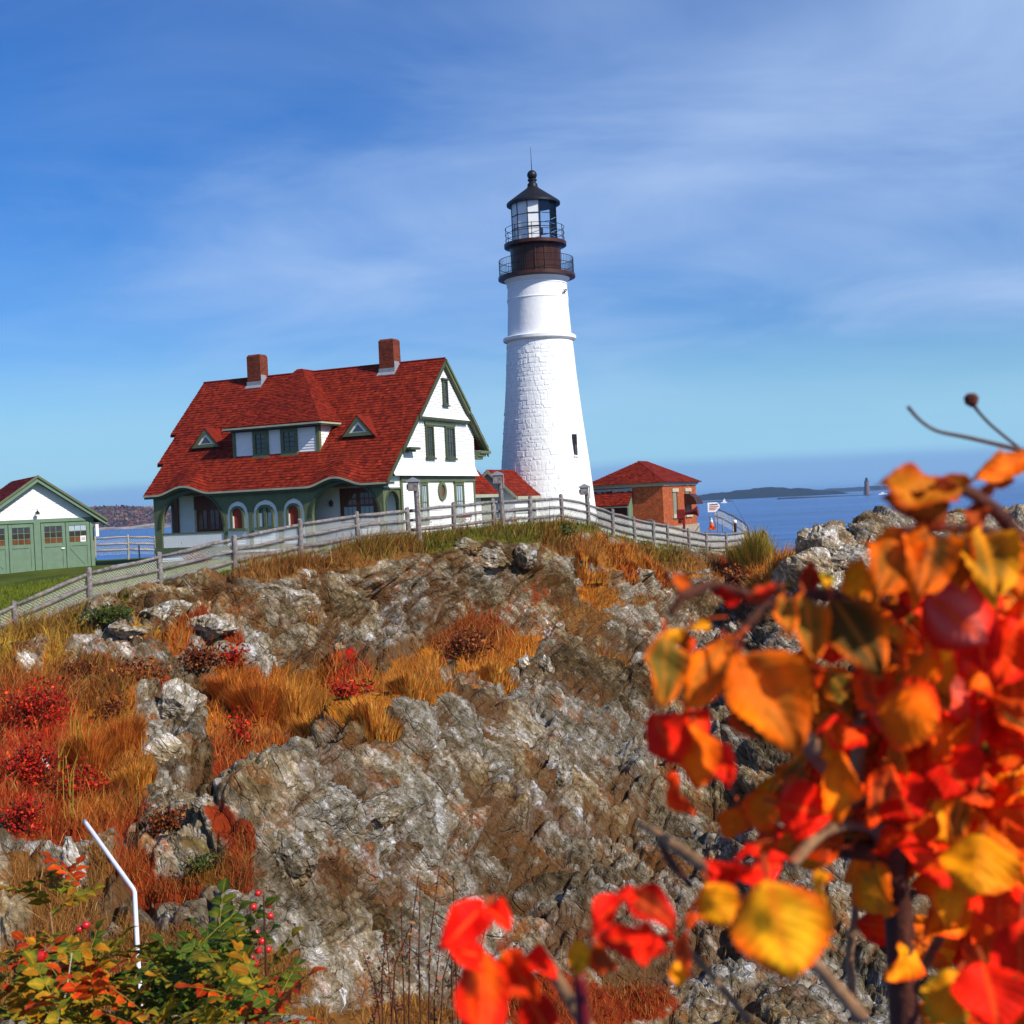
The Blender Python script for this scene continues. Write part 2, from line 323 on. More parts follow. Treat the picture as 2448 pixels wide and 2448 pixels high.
def empty(name, loc=(0, 0, 0), rz=0.0):
    o = bpy.data.objects.new(name, None); o.location = loc; o.rotation_euler = (0, 0, rz); o.empty_display_size = 0.3
    COL.objects.link(o); return o
def tag(o, label=None, cat=None, group=None, kind=None):
    for k, v in (('label', label), ('category', cat), ('group', group), ('kind', kind)):
        if v: o[k] = v
    return o
def copy_tree(o, parent=None):
    c = o.copy(); COL.objects.link(c); c.parent = parent
    for ch in list(o.children): copy_tree(ch, c)
    return c

class MB:
    """collects boxes, bars, tubes and polygons and builds them as one mesh"""
    def __init__(s): s.v = []; s.f = []; s.c = []
    def add(s, v, f, c=None):
        n = len(s.v); s.v += [tuple(map(float, q)) for q in v]; s.f += [tuple(i + n for i in q) for q in f]
        s.c += [c or (1, 1, 1)] * len(v); return s
    def box(s, x0, x1, y0, y1, z0, z1, c=None):
        return s.add([(x0, y0, z0), (x1, y0, z0), (x1, y1, z0), (x0, y1, z0), (x0, y0, z1), (x1, y0, z1), (x1, y1, z1), (x0, y1, z1)],
                     [(0, 3, 2, 1), (4, 5, 6, 7), (0, 1, 5, 4), (1, 2, 6, 5), (2, 3, 7, 6), (3, 0, 4, 7)], c)
    def prism(s, poly, d, c=None):
        """polygon (3-D points, planar) extruded by vector d"""
        n = len(poly); p = [np.array(q, float) for q in poly]; d = np.array(d, float)
        return s.add(p + [q + d for q in p], [tuple(range(n))[::-1], tuple(range(n, 2 * n))] + [(i, (i + 1) % n, n + (i + 1) % n, n + i) for i in range(n)], c)
    def tube(s, pts, rad, n=8, c=None, cap=True, squash=1.0):
        pts = [np.array(q, float) for q in pts]; m = len(pts)
        if not hasattr(rad, '__len__'): rad = [rad] * m
        v = []; f = []; side = None
        for i, p in enumerate(pts):
            t = pts[min(i + 1, m - 1)] - pts[max(i - 1, 0)]; t = t / (np.linalg.norm(t) + 1e-9)
            if side is None:
                a = np.array([0, 0, 1.0]) if abs(t[2]) < .9 else np.array([1.0, 0, 0]); side = np.cross(t, a)
            side = side - t * (side @ t); side /= np.linalg.norm(side) + 1e-9; up = np.cross(side, t)
            for k in range(n):
                an = 2 * math.pi * k / n; v.append(p + rad[i] * (math.cos(an) * side + squash * math.sin(an) * up))
        for i in range(m - 1):
            for k in range(n): f.append((i * n + k, i * n + (k + 1) % n, (i + 1) * n + (k + 1) % n, (i + 1) * n + k))
        if cap: f += [tuple(range(n))[::-1], tuple(range((m - 1) * n, m * n))]
        return s.add(v, f, c)
    def lathe(s, prof, n=48, c=None, ctr=(0, 0)):
        v = []; f = []
        for r, z in prof:
            for k in range(n):
                a = 2 * math.pi * k / n; v.append((ctr[0] + r * math.cos(a), ctr[1] + r * math.sin(a), z))
        for i in range(len(prof) - 1):
            for k in range(n): f.append((i * n + k, i * n + (k + 1) % n, (i + 1) * n + (k + 1) % n, (i + 1) * n + k))
        if prof[-1][0] > 1e-6: f.append(tuple(range((len(prof) - 1) * n, len(prof) * n)))
        if prof[0][0] > 1e-6: f.append(tuple(range(n))[::-1])
        return s.add(v, f, c)
    def build(s, name, mat, parent=None, smooth=False, kind=None, col=False, auto=None):
        o = mesh_obj(name, s.v, s.f, mat, parent, col=np.array(s.c) if col else None, smooth=smooth)
        if auto and smooth: 
            try: o.data.set_sharp_from_angle(angle=auto)
            except Exception: pass
        if kind: o['kind'] = kind
        return o

# ------------------------------------------------------------------ vectorised noise for terrain
def _h(ix, iy, iz, seed):
    h = (ix.astype(np.int64) * 73856093) ^ (iy.astype(np.int64) * 19349663) ^ (iz.astype(np.int64) * 83492791) ^ (seed * 2654435761)
    h = h & 0xffffffff; h = ((h ^ (h >> 15)) * 2246822519) & 0xffffffff; h = ((h ^ (h >> 13)) * 3266489917) & 0xffffffff
    return h ^ (h >> 16)
def _f(h, k): return (((h >> (k * 5)) ^ (h * (2 * k + 7919))) & 0xffff) / 65535.0
def vnoise(p, seed=0):
    i = np.floor(p).astype(np.int64); f = p - i; f = f * f * (3 - 2 * f); out = np.zeros(len(p))
    for dx in (0, 1):
        for dy in (0, 1):
            for dz in (0, 1):
                w = (f[:, 0] if dx else 1 - f[:, 0]) * (f[:, 1] if dy else 1 - f[:, 1]) * (f[:, 2] if dz else 1 - f[:, 2])
                out += w * _f(_h(i[:, 0] + dx, i[:, 1] + dy, i[:, 2] + dz, seed), 0)
    return out * 2 - 1
def fbm(p, octv=4, seed=0):
    s = np.zeros(len(p)); a = 1.0
    for k in range(octv): s += a * vnoise(p * 2 ** k + 17.3 * k, seed + k); a *= .5
    return s
def facet(p, seed=0, tilt=1.0, k=26.0):
    """broken-rock noise: every Voronoi cell is its own tilted plane, joined by narrow ramps; returns height and distance to the nearest crack"""
    i = np.floor(p).astype(np.int64); n = len(p)
    b1 = np.full(n, 9.); b2 = np.full(n, 9.); val = np.zeros(n); ws = np.zeros(n)
    for dx in (-1, 0, 1):
        for dy in (-1, 0, 1):
            for dz in (-1, 0, 1):
                cx_, cy_, cz_ = i[:, 0] + dx, i[:, 1] + dy, i[:, 2] + dz
                h = _h(cx_, cy_, cz_, seed)
                rx, ry, rz_ = p[:, 0] - cx_ - _f(h, 0), p[:, 1] - cy_ - _f(h, 1), p[:, 2] - cz_ - _f(h, 2)
                d = rx * rx + ry * ry + rz_ * rz_
                near = d < b1
                b2 = np.where(near, b1, np.minimum(b2, d)); b1 = np.where(near, d, b1)
                h2 = _h(cx_, cy_, cz_, seed + 101)
                v = (_f(h2, 0) - .5) * .9 + tilt * ((_f(h2, 1) - .5) * rx + (_f(h2, 2) - .5) * ry + (_f(h2, 3) - .5) * rz_) * 2
                w = np.exp(-k * d); val += w * v; ws += w
    return val / (ws + 1e-30), np.sqrt(b2) - np.sqrt(b1)

_dt = np.random.default_rng(5); _T = _dt.normal(0, 1, (32, 6, 3)); _T /= np.linalg.norm(_T, axis=2)[:, :, None]
_T = (_T * _dt.uniform(.65, 1.5, (32, 6, 1))).astype(np.float32)
def blocks(p, seed=0, spread=.6):
    """polyhedral blocks jammed together: flat faces, sharp arrises and V-shaped joints"""
    p = p.astype(np.float32); i = np.floor(p).astype(np.int64); best = np.full(len(p), -9., np.float32); sec = best.copy(); idb = np.zeros(len(p))
    for dx in (-1, 0, 1):
        for dy in (-1, 0, 1):
            for dz in (-1, 0, 1):
                cx_, cy_, cz_ = i[:, 0] + dx, i[:, 1] + dy, i[:, 2] + dz
                h = _h(cx_, cy_, cz_, seed)
                r = np.stack([p[:, 0] - cx_ - _f(h, 0), p[:, 1] - cy_ - _f(h, 1), p[:, 2] - cz_ - _f(h, 2)], 1).astype(np.float32)
                g = _T[(h >> 7) & 31]
                v = (spread * (_f(h, 3) - .5)).astype(np.float32) - np.einsum('nkj,nj->nk', g, r).max(1)
                near = v > best; sec = np.where(near, best, np.maximum(sec, v)); best = np.where(near, v, best); idb = np.where(near, _f(h, 4), idb)
    return best, idb, best - sec

SEA_Z = -11.0
exec_later = []

# ================================================================== SETTING: terrain
def pchip(x, Y, q):
    """monotone cubic through rows of Y (n, k) at x, evaluated at q"""
    x = np.asarray(x, float); Y = np.asarray(Y, float); h = np.diff(x)[:, None]; dl = np.diff(Y, axis=0) / h
    m = np.zeros_like(Y); m[0] = dl[0]; m[-1] = dl[-1]
    w1 = 2 * h[1:] + h[:-1]; w2 = h[1:] + 2 * h[:-1]
    with np.errstate(divide='ignore', invalid='ignore'):
        mm = (w1 + w2) / (w1 / dl[:-1] + w2 / dl[1:])
    m[1:-1] = np.where(dl[:-1] * dl[1:] > 0, mm, 0)
    i = np.clip(np.searchsorted(x, q, 'right') - 1, 0, len(x) - 2); t = ((q - x[i]) / (x[i + 1] - x[i]))[:, None]; H = (x[i + 1] - x[i])[:, None]
    return (2 * t**3 - 3 * t**2 + 1) * Y[i] + (t**3 - 2 * t**2 + t) * H * m[i] + (-2 * t**3 + 3 * t**2) * Y[i + 1] + (t**3 - t**2) * H * m[i + 1]
# rows: r2..r8 as (photo y, depth); then behind the crest as (depth, height)
NET = {
 -400: [(2520,13),(2150,17.5),(1900,23),(1780,27),(1690,30),(1600,32.3),(1560,33.5)] + [(55,-3.1),(85,-3.0),(112,-3.6),(128,-8),(140,-14)],
 -100: [(2520,13),(2150,17.5),(1900,23),(1780,27),(1680,30),(1590,32.8),(1548,34)] + [(55,-2.9),(85,-2.8),(112,-3.4),(128,-8),(140,-14)],
 100: [(2520,13),(2150,17.8),(1900,23.5),(1770,27.8),(1660,31),(1560,34),(1510,35.4)] + [(57,-2.6),(85,-2.7),(112,-3.3),(128,-8),(140,-14)],
 250: [(2520,13.5),(2150,18),(1910,23.5),(1760,28),(1620,32.5),(1490,35.8),(1442,37)] + [(60,-2.45),(85,-2.65),(112,-3.3),(128,-8),(140,-14)],
 500: [(2520,14),(2200,16.5),(1975,20),(1850,26),(1700,32.5),(1490,37),(1392,38.8)] + [(60,-2.2),(85,-2.5),(112,-3.2),(128,-8),(140,-14)],
 620: [(2520,15),(2150,17.5),(1890,20.5),(1830,27),(1690,34),(1490,38),(1358,39.8)] + [(60,-2.0),(85,-2.4),(112,-3.2),(128,-8),(140,-14)],
 750: [(2520,16.5),(2100,19.5),(1815,22.5),(1800,29),(1660,36.5),(1480,39.5),(1326,41)] + [(60,-1.75),(85,-2.1),(112,-3.2),(128,-8),(140,-14)],
 1000: [(2520,18.5),(2050,23),(1690,28),(1680,33),(1570,40),(1420,43),(1287,44.7)] + [(60,-1.3),(85,-1.45),(112,-3),(128,-8),(140,-14)],
 1250: [(2520,19),(2060,25),(1750,33),(1625,40),(1530,44.5),(1400,48),(1262,50)] + [(64,-1.1),(88,-1.2),(112,-2.5),(128,-8),(140,-14)],
 1350: [(2520,19),(2060,25.5),(1770,34),(1640,41.5),(1530,46.5),(1390,50.5),(1255,53)] + [(68,-1.15),(90,-1.25),(112,-2.8),(128,-8),(140,-14)],
 1500: [(2520,20),(2060,26),(1800,36),(1650,45),(1530,52),(1400,57),(1296,59)] + [(75,-2.2),(97,-2.4),(115,-3.2),(130,-8),(142,-14)],
 1650: [(2520,20),(2060,27),(1800,37),(1620,48),(1500,58),(1395,64),(1316,66.5)] + [(80,-3.05),(98,-3.0),(113,-4.5),(126,-9),(140,-14)],
 1740: [(2520,20),(2060,27),(1790,37),(1610,48),(1490,60),(1390,68),(1326,71.5)] + [(82,-3.45),(94,-3.5),(104,-6),(114,-10),(126,-14)],
 1800: [(2520,20),(2060,26),(1780,35),(1600,46),(1490,57),(1400,66),(1340,70)] + [(80,-4.4),(87,-6.5),(94,-9.5),(104,-12),(118,-14)],
 1860: [(2520,20),(2060,26),(1780,34),(1610,42.5),(1500,51),(1440,58),(1402,62)] + [(67,-5.5),(74,-9.8),(82,-12),(92,-13),(106,-14)],
 1920: [(2520,20),(2060,26),(1770,34),(1600,42),(1500,49),(1435,54.5),(1372,58)] + [(63,-5.5),(70,-9.8),(78,-12),(88,-13),(102,-14)],
 1945: [(2520,20),(2060,26),(1765,34),(1600,42),(1495,49),(1415,54),(1300,57)] + [(62,-5.5),(69,-9.8),(77,-12),(87,-13),(101,-14)],
 1990: [(2520,20),(2060,26),(1760,34),(1600,42),(1485,49),(1400,54),(1262,57.0)] + [(62,-5.5),(69,-9.8),(77,-12),(87,-13),(101,-14)],
 2050: [(2520,20),(2060,26),(1760,34),(1600,42),(1485,49),(1400,54),(1290,57.0)] + [(62,-5.5),(69,-9.8),(77,-12),(87,-13),(101,-14)],
 2085: [(2520,20),(2060,26),(1760,34),(1600,42),(1485,49),(1400,54),(1258,57.0)] + [(62,-5.5),(69,-9.8),(77,-12),(87,-13),(101,-14)],
 2200: [(2520,20),(2060,26),(1760,34),(1600,42),(1485,49),(1400,54),(1250,58.0)] + [(63,-5.5),(70,-9.8),(78,-12),(88,-13),(102,-14)],
 2300: [(2520,20),(2060,26),(1760,34),(1600,42),(1485,49),(1400,54),(1268,60.5)] + [(65.5,-5.5),(72.5,-9.8),(80.5,-12),(90.5,-13),(104.5,-14)],
 2420: [(2520,20),(2060,26),(1760,34),(1600,42),(1485,49),(1400,54),(1270,63.5)] + [(68.5,-5.5),(75.5,-9.8),(83.5,-12),(93.5,-13),(107.5,-14)],
 2850: [(2520,20),(2060,26),(1760,34),(1600,42),(1485,49),(1400,54),(1272,63.5)] + [(68.5,-5.5),(75.5,-9.8),(83.5,-12),(93.5,-13),(107.5,-14)],
}
pxs = sorted(NET); NR = 14
ctl = np.zeros((NR, len(pxs), 3))
for j, px in enumerate(pxs):
    k = (px - 1224) / FPX
    ctl[0, j] = (k * 1.2, 1.2, -1.75); ctl[1, j] = (k * 3.4, 3.4, -2.05)
    for r, e in enumerate(NET[px]):
        ctl[2 + r, j] = P(px, e[0], e[1]) if e[0] > 200 else (k * e[0], e[0], e[1])
NCOL = 780
qx = np.linspace(pxs[0], pxs[-1], NCOL)
rows = np.stack([pchip(pxs, ctl[r], qx) for r in range(NR)])            # (NR, NCOL, 3)
seg = [8, 26, 78, 84, 54, 66, 86, 74, 44, 26, 12, 8, 6]
vv = np.concatenate([np.linspace(k, k + 1, n, endpoint=False) for k, n in enumerate(seg)] + [[NR - 1]])
base = pchip(np.arange(NR), rows.reshape(NR, -1), vv).reshape(len(vv), NCOL, 3)
NRW = len(vv)
TB = base.reshape(-1, 3); VV = np.repeat(vv, NCOL)
gx = np.gradient(base, axis=1); gy = np.gradient(base, axis=0)
nrm = np.cross(gx, gy).reshape(-1, 3); nrm /= np.linalg.norm(nrm, axis=1)[:, None] + 1e-9
nrm[nrm[:, 2] < 0] *= -1
TPX, TPY = project(TB)
# ground cover painted as patches: centre, radii, angle, strength, colour key
GC = {'G': (0.56, 0.19, 0.016), 'B': (0.27, 0.115, 0.028), 'R': (0.33, 0.040, 0.007), 'X': (0.50, 0.016, 0.007), 'O': (0.15, 0.135, 0.016), 'L': (0.105, 0.145, 0.012), 'Y': (0.40, 0.24, 0.03)}
PATCH = [(150,1590,190,75,-8,.9,'Y'),(60,1640,110,50,0,.8,'G'),(330,1640,170,75,10,.9,'R'),(540,1590,120,60,15,.8,'R'),(230,1660,110,60,0,.8,'B'),
 (95,1770,120,150,0,1,'X'),(270,1800,110,200,5,1,'G'),(190,1960,190,70,0,.9,'R'),(60,1930,70,60,0,.9,'X'),(450,1610,90,40,20,.7,'G'),
 (640,1710,165,105,-14,1.1,'G'),(590,1830,85,55,-20,1,'R'),(560,1700,60,90,0,1,'R'),(760,1740,160,40,-12,1,'G'),(930,1690,150,38,-12,1,'G'),(835,1655,62,30,0,1,'X'),
 (1120,1545,95,55,-10,1,'R'),(1175,1605,90,34,-20,1,'G'),(1010,1640,60,30,0,.8,'G'),
 (700,1362,120,22,-8,.6,'B'),(880,1335,150,22,-8,.7,'B'),(640,1430,60,40,0,.42,'B'),(760,1430,70,36,0,.4,'B'),(900,1420,60,36,0,.38,'R'),(690,1510,60,45,0,.6,'B'),
 (1010,1300,170,24,-6,1.2,'O'),(1200,1275,170,26,-3,1.3,'O'),(1330,1268,60,24,6,1.2,'O'),
 (1375,1312,80,32,20,.9,'B'),(1470,1335,90,34,14,.8,'G'),(1600,1345,110,22,8,.8,'B'),(1570,1330,60,14,8,1.2,'L'),(1500,1430,90,36,10,.5,'B'),(1420,1420,60,40,0,.7,'G'),(1660,1400,70,26,0,.5,'G'),(1440,1600,60,40,0,.5,'B'),
 (1830,1350,66,50,12,1.3,'G'),(1760,1370,60,40,0,.9,'R'),(560,1425,110,26,-14,1,'B'),(250,1480,90,26,-18,1.1,'O'),(120,1530,90,30,-18,1,'Y'),
 (400,2100,130,60,0,.7,'R'),(490,2080,60,50,0,.7,'O'),(130,2130,130,80,0,.9,'B'),(560,2080,40,90,0,.8,'R'),(1000,1440,60,30,0,.35,'B'),(1250,1430,50,30,0,.3,'R'),(1380,1500,60,40,0,.4,'B'),
 (300,2330,400,110,0,.9,'B'),(1400,2420,250,60,0,.7,'R'),(900,2450,200,40,0,.7,'B')]
veg = np.zeros(len(TB)); vcol = np.zeros((len(TB), 3)) + 1e-6; wsum = np.zeros(len(TB)) + 1e-6
vis = (VV >= 1.6) & (VV <= 8.05)
edge_n = fbm(TB * 0.9, 3, 5)
for (cx_, cy_, rx, ry, an, st, key) in PATCH:
    a = R_(an); dx, dy = TPX - cx_, TPY - cy_
    u, v = (dx * math.cos(a) + dy * math.sin(a)) / rx, (-dx * math.sin(a) + dy * math.cos(a)) / ry
    w = np.clip((1.25 - np.sqrt(u * u + v * v) + 0.38 * edge_n) * 2.0, 0, 1) * st * vis
    veg = np.maximum(veg, w); vcol += w[:, None] * np.array(GC[key]); wsum += w
for (cx_, cy_, rx, ry, an, st) in [(400,1465,210,46,-12,1),(300,1510,110,40,-10,.8),(560,1490,80,60,20,.9),(395,1745,85,125,0,1),(620,1580,60,90,10,1),(720,1590,100,70,0,1),(860,1590,130,50,-8,1),(760,1450,150,70,-8,.8),(930,1470,160,90,0,.8),(640,1440,60,50,0,.7),(240,1575,110,36,0,.8),(330,1600,70,40,0,.7),(180,1650,60,30,0,.6),(480,1600,60,40,0,.7),(70,1590,60,36,0,.9),(460,1660,70,34,10,.6),(160,2090,70,80,0,1),(430,2060,130,60,0,.7),(1230,1370,120,60,0,.8),(1560,1420,150,40,8,.7)]:
    a = R_(an); dx, dy = TPX - cx_, TPY - cy_
    u, v = (dx * math.cos(a) + dy * math.sin(a)) / rx, (-dx * math.sin(a) + dy * math.cos(a)) / ry
    veg *= 1 - st * np.clip((1.15 - np.sqrt(u * u + v * v) + 0.45 * edge_n) * 2.2, 0, 1)
lawn = np.clip((VV - 7.93) / 0.12, 0, 1) * (TPX < 1990) * (VV < 11.2) * np.clip((1830 - TPX) / 40, 0, 1)
veg = np.clip(np.maximum(veg, lawn), 0, 1.2)
lawn_c = np.array(GC['L']) * (1 + .35 * fbm(TB * np.array([.5, .35, .5]), 4, 61))[:, None] + np.array([.06, .03, 0]) * np.clip(fbm(TB * .25 + 7, 3, 62), 0, 1)[:, None]
vcol = (vcol / wsum[:, None]) * (1 - lawn[:, None]) + lawn_c * lawn[:, None]
dirt = lawn * np.clip((TPX - 1560) / 60, 0, 1); vcol = vcol * (1 - dirt[:, None]) + np.array((0.19, 0.13, 0.075)) * dirt[:, None]
# displacement: broken strata
rot = Matrix.Rotation(R_(-38), 3, 'Y') @ Matrix.Rotation(R_(20), 3, 'X'); rot = np.array(rot)
Q = (TB @ rot.T) * np.array([1.35, 1.2, 0.52])
Qw = Q + 0.35 * np.stack([vnoise(Q * .8 + 3, 1), vnoise(Q * .8 + 9, 2), vnoise(Q * .8 + 5, 3)], 1)
dist = np.linalg.norm(TB, axis=1)
act = (VV > 1.2) & (VV < 9.5)
ai = np.where(act)[0]
disp = np.zeros(len(TB))
Qa = Qw[ai]
b1, id1, j1 = blocks(Qa * .27, 11, .9); b2, id2, j2 = blocks(Qa * .72, 23, .9); b3, id3, j3 = blocks(Qa * 1.9, 37, .9); b4, id4, j4 = blocks(Qa * 4.8 + 3, 41, .8)
near = np.clip(26 / dist[ai], .4, 1.0)
def saw(t, k=.16):                                # bedding ledges: slow rise, quick drop
    f = t - np.floor(t); return np.where(f < 1 - k, f / (1 - k), (1 - f) / k)
bed = Qa[:, 2] * 1.05 + 0.9 * Qa[:, 0] * .55 + 0.55 * fbm(Qa * .35 + 4, 3, 55)
bed2 = Qa[:, 0] * 2.3 + 0.5 * fbm(Qa * .9 + 8, 3, 57)
def layers(p, nvec, th, fold, seed):
    """tilted, gently folded beds: each bed stands out or back by its own amount; returns relief, distance to the bed joint, tone"""
    w = p @ np.array(nvec) / th + fold * fbm(p * .10 + seed, 3, seed) / th + .12 * fbm(p * .9 + seed, 2, seed + 3)
    i = np.floor(w); f = w - i; z0 = np.zeros(len(w), np.int64); ii = i.astype(np.int64)
    h0, h1 = _f(_h(ii, z0, z0, seed), 1), _f(_h(ii + 1, z0, z0, seed), 1); k = np.clip((f - .90) / .10, 0, 1)
    return h0 + (h1 - h0) * k - .5, np.minimum(np.abs(1 - f), f + .02) * th, _f(_h(ii, z0, z0, seed), 2)
l1, g1, t1 = layers(TB[ai], (.68, .18, .71), 1.15, .9, 201); l2, g2, t2 = layers(TB[ai], (.68, .12, .72), .36, .9, 203); l3, g3, t3 = layers(TB[ai], (-.55, .45, .62), 1.9, .7, 207)
patchy = np.clip(.5 + .9 * fbm(Qa * .22 + 31, 2, 91), .15, 1)      # massive rock here, shattered rock there
dd = 0.85 * (b1 + .25) + (0.60 * (b2 + .25) + 0.20 * (b3 + .25)) * (.35 + .75 * patchy) + 0.07 * (b4 + .25) * near + 0.22 * fbm(Qa * .3, 2, 77) \
     + 0.12 * (saw(bed * .8, .12) - .5) + 0.06 * (saw(bed2 * 2.3, .22) - .5) \
     + 0.80 * l1 + 0.34 * l2 + .55 * l3 - .30 * np.exp(-g1 / .06) - .14 * np.exp(-g2 / .035) - .26 * np.exp(-g3 / .06) \
     - 0.42 * np.exp(-j1 / .05) - 0.27 * np.exp(-j2 / .05) - .12 * np.exp(-j3 / .06)
amp = np.interp(VV[ai], [1.2, 2, 3, 4, 5, 6, 7, 7.6, 8, 8.3, 9.5], [.15, .45, .75, .85, .9, 1, 1, .7, .12, .05, .03])
head = np.clip((TPX[ai] - 1850) / 60, 0, 1) * np.clip((VV[ai] - 5) / 1, 0, 1) * np.clip((9.3 - VV[ai]) / .6, 0, 1)     # the pale headland stays rocky over its crest
amp = np.maximum(amp, head * .9)
vgs = np.clip(veg, 0, 1).reshape(NRW, NCOL)
for _k in range(3):
    for ax_, w_ in ((0, 7), (1, 6)):
        pad = np.pad(vgs, [(w_, w_) if q == ax_ else (0, 0) for q in (0, 1)], mode='edge'); cs = np.cumsum(pad, axis=ax_); cs = np.insert(cs, 0, 0, axis=ax_)
        vgs = (np.take(cs, range(2 * w_ + 1, cs.shape[ax_]), axis=ax_) - np.take(cs, range(0, cs.shape[ax_] - 2 * w_ - 1), axis=ax_)) / (2 * w_ + 1)
vg = vgs.ravel()[ai] * (1 - head)
disp[ai] = dd * amp * (1 - 0.72 * vg) + 0.05 * vg * vnoise(TB[ai] * 1.7, 9)
TV = TB + nrm * disp[:, None]
blk = np.full(len(TB), .5); blk[ai] = np.clip(.5 + .34 * (id2 - .5) + .35 * (id1 - .5) + .2 * (id3 - .5) + .42 * (t1 - .5) + .45 * (t2 - .5) + .25 * (t3 - .5), 0, 1)
pale_h = np.clip((TPX - 1840) / 70, 0, 1) * np.clip((VV - 4.6) / 1.2, 0, 1); blk = np.clip(blk + .40 * pale_h, 0, 1)
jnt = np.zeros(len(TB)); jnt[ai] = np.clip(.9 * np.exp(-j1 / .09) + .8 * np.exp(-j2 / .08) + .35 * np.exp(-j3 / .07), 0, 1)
idx = np.arange(NRW * NCOL).reshape(NRW, NCOL)
TF = np.stack([idx[:-1, :-1], idx[:-1, 1:], idx[1:, 1:], idx[1:, :-1]], -1).reshape(-1, 4)
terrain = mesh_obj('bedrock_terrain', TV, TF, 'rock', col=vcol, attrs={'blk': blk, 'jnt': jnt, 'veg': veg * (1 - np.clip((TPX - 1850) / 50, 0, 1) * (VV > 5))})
tag(terrain, 'rocky bluff with lawn on top', kind='structure')
TPX, TPY = project(TV)
TD = TV[:, 1]
_front = (VV > 1.3) & (VV < 9.9)
def hit(px, py, r=5):
    """terrain point seen at a photograph pixel"""
    while True:
        m = np.where(_front & (abs(TPX - px) < r) & (abs(TPY - py) < r))[0]
        if len(m): break
        r *= 1.6
    k = m[np.argsort(TD[m])[:max(1, len(m) // 3)]]
    return TV[k].mean(0)
def ground_z(x, y):
    m = np.argmin((TV[:, 0] - x) ** 2 + (TV[:, 1] - y) ** 2); return TV[m, 2]

# ------------------------------------------------------------------ sea
mb = MB(); n = 96
ring = [0.02, 60, 200, 600, 2000, 8000, 26000]
vs = []; fs = []
for r in ring:
    for k in range(n): a = 2 * math.pi * k / n; vs.append((r * math.cos(a), 60 + r * math.sin(a), SEA_Z))
for i in range(len(ring) - 1):
    for k in range(n): fs.append((i * n + k, i * n + (k + 1) % n, (i + 1) * n + (k + 1) % n, (i + 1) * n + k))
tag(mesh_obj('sea', vs, fs, 'sea'), 'deep blue rippled sea reaching the horizon', kind='structure')

# ------------------------------------------------------------------ far shores
def land_strip(name, pts, depth_w, mat, seed, rough=1.0, n=160, m=14, col=None):
    """low land: crest line given as (px, py, d); falls to the sea on both sides"""
    pts = np.array([P(*p) for p in pts]); t = np.linspace(0, 1, len(pts)); q = np.linspace(0, 1, n)
    c = pchip(t, pts, q); V = []
    for j in range(m + 1):
        s = j / m * 2 - 1; h = (1 - abs(s) ** 1.6)
        nz = fbm(np.stack([c[:, 0] * .02 + seed, c[:, 1] * .02 + j * .4, c[:, 2] * 0], 1), 4, seed)
        V.append(np.stack([c[:, 0], c[:, 1] + s * depth_w, SEA_Z - .5 + (c[:, 2] - SEA_Z + .5) * h * (1 + .12 * rough * nz * (abs(s) > .01)) + .5 * rough * nz * h], 1))
    V = np.concatenate(V); I = np.arange((m + 1) * n).reshape(m + 1, n)
    Fq = np.stack([I[:-1, :-1], I[:-1, 1:], I[1:, 1:], I[1:, :-1]], -1).reshape(-1, 4)
    return mesh_obj(name, V, Fq, mat, col=col)
M['island'] = plain('dark_spruce_island', (0.010, 0.016, 0.012), 0.9, 0.45, 0.02)
M['ledge'] = plain('dark_wet_ledge', (0.045, 0.035, 0.04), 0.8, 0.5, 0.05)
M['shore'] = plain('pale_shore_rock', (0.40, 0.34, 0.28), 0.9, 0.75, 0.09, stretch=(.4, .4, 3))
M['hillsoil'] = plain('autumn_hillside', (0.11, 0.042, 0.016), 0.95, 0.5, 0.015)
isl = land_strip('island_terrain', [(1640,1186,3000),(1720,1180,3000),(1770,1174,3000),(1840,1167,3000),(1900,1169,3000),(1960,1171,3000),(1990,1174,3000)], 160, 'island', 3, 2.5, 260)
tag(isl, 'long dark wooded island on the horizon right of the brick building', kind='structure')
isl2 = land_strip('far_coast', [(1900,1176,5200),(1960,1171,5200),(2030,1166,5200),(2110,1162,5200),(2200,1161,5200),(2260,1160,5200)], 260, 'island', 8, 2.0, 160)
tag(isl2, 'faint far coast behind the ledge lighthouse', kind='structure')
ldg = land_strip('ledge', [(1862,1191,1950),(1900,1188.5,1950),(1960,1186.5,1950),(2040,1183.5,1950),(2080,1182,1950),(2120,1184.5,1950)], 22, 'ledge', 12, .6, 160)
tag(ldg, 'low dark rock ledge carrying the distant grey lighthouse', kind='structure')
ldg2 = land_strip('reef', [(1650,1201,2000),(1700,1198.5,2000),(1735,1196.5,2000),(1752,1197.5,2000)], 12, 'ledge', 15, .4, 60)
tag(ldg2, 'thin dark reef awash beyond the brick building', kind='structure')
hill = land_strip('wooded_hill', [(-500,1245,2600),(100,1226,2600),(220,1221,2600),(262,1218,2600),(300,1218,2600),(350,1221,2600),(400,1226,2600),(520,1233,2600),(640,1236,2600)], 300, 'hillsoil', 21, 1.2, 220)
tag(hill, 'brown autumn hill across the water at far left', kind='structure')
shr = land_strip('rocky_shore', [(-400,1281,2250),(150,1263.5,2250),(230,1259.5,2250),(300,1258,2250),(360,1254.5,2250),(420,1252,2250),(520,1249,2250),(600,1246,2250)], 30, 'shore', 27, 3.5, 260)
tag(shr, 'pale rocky shoreline below the brown wooded hill', kind='structure')
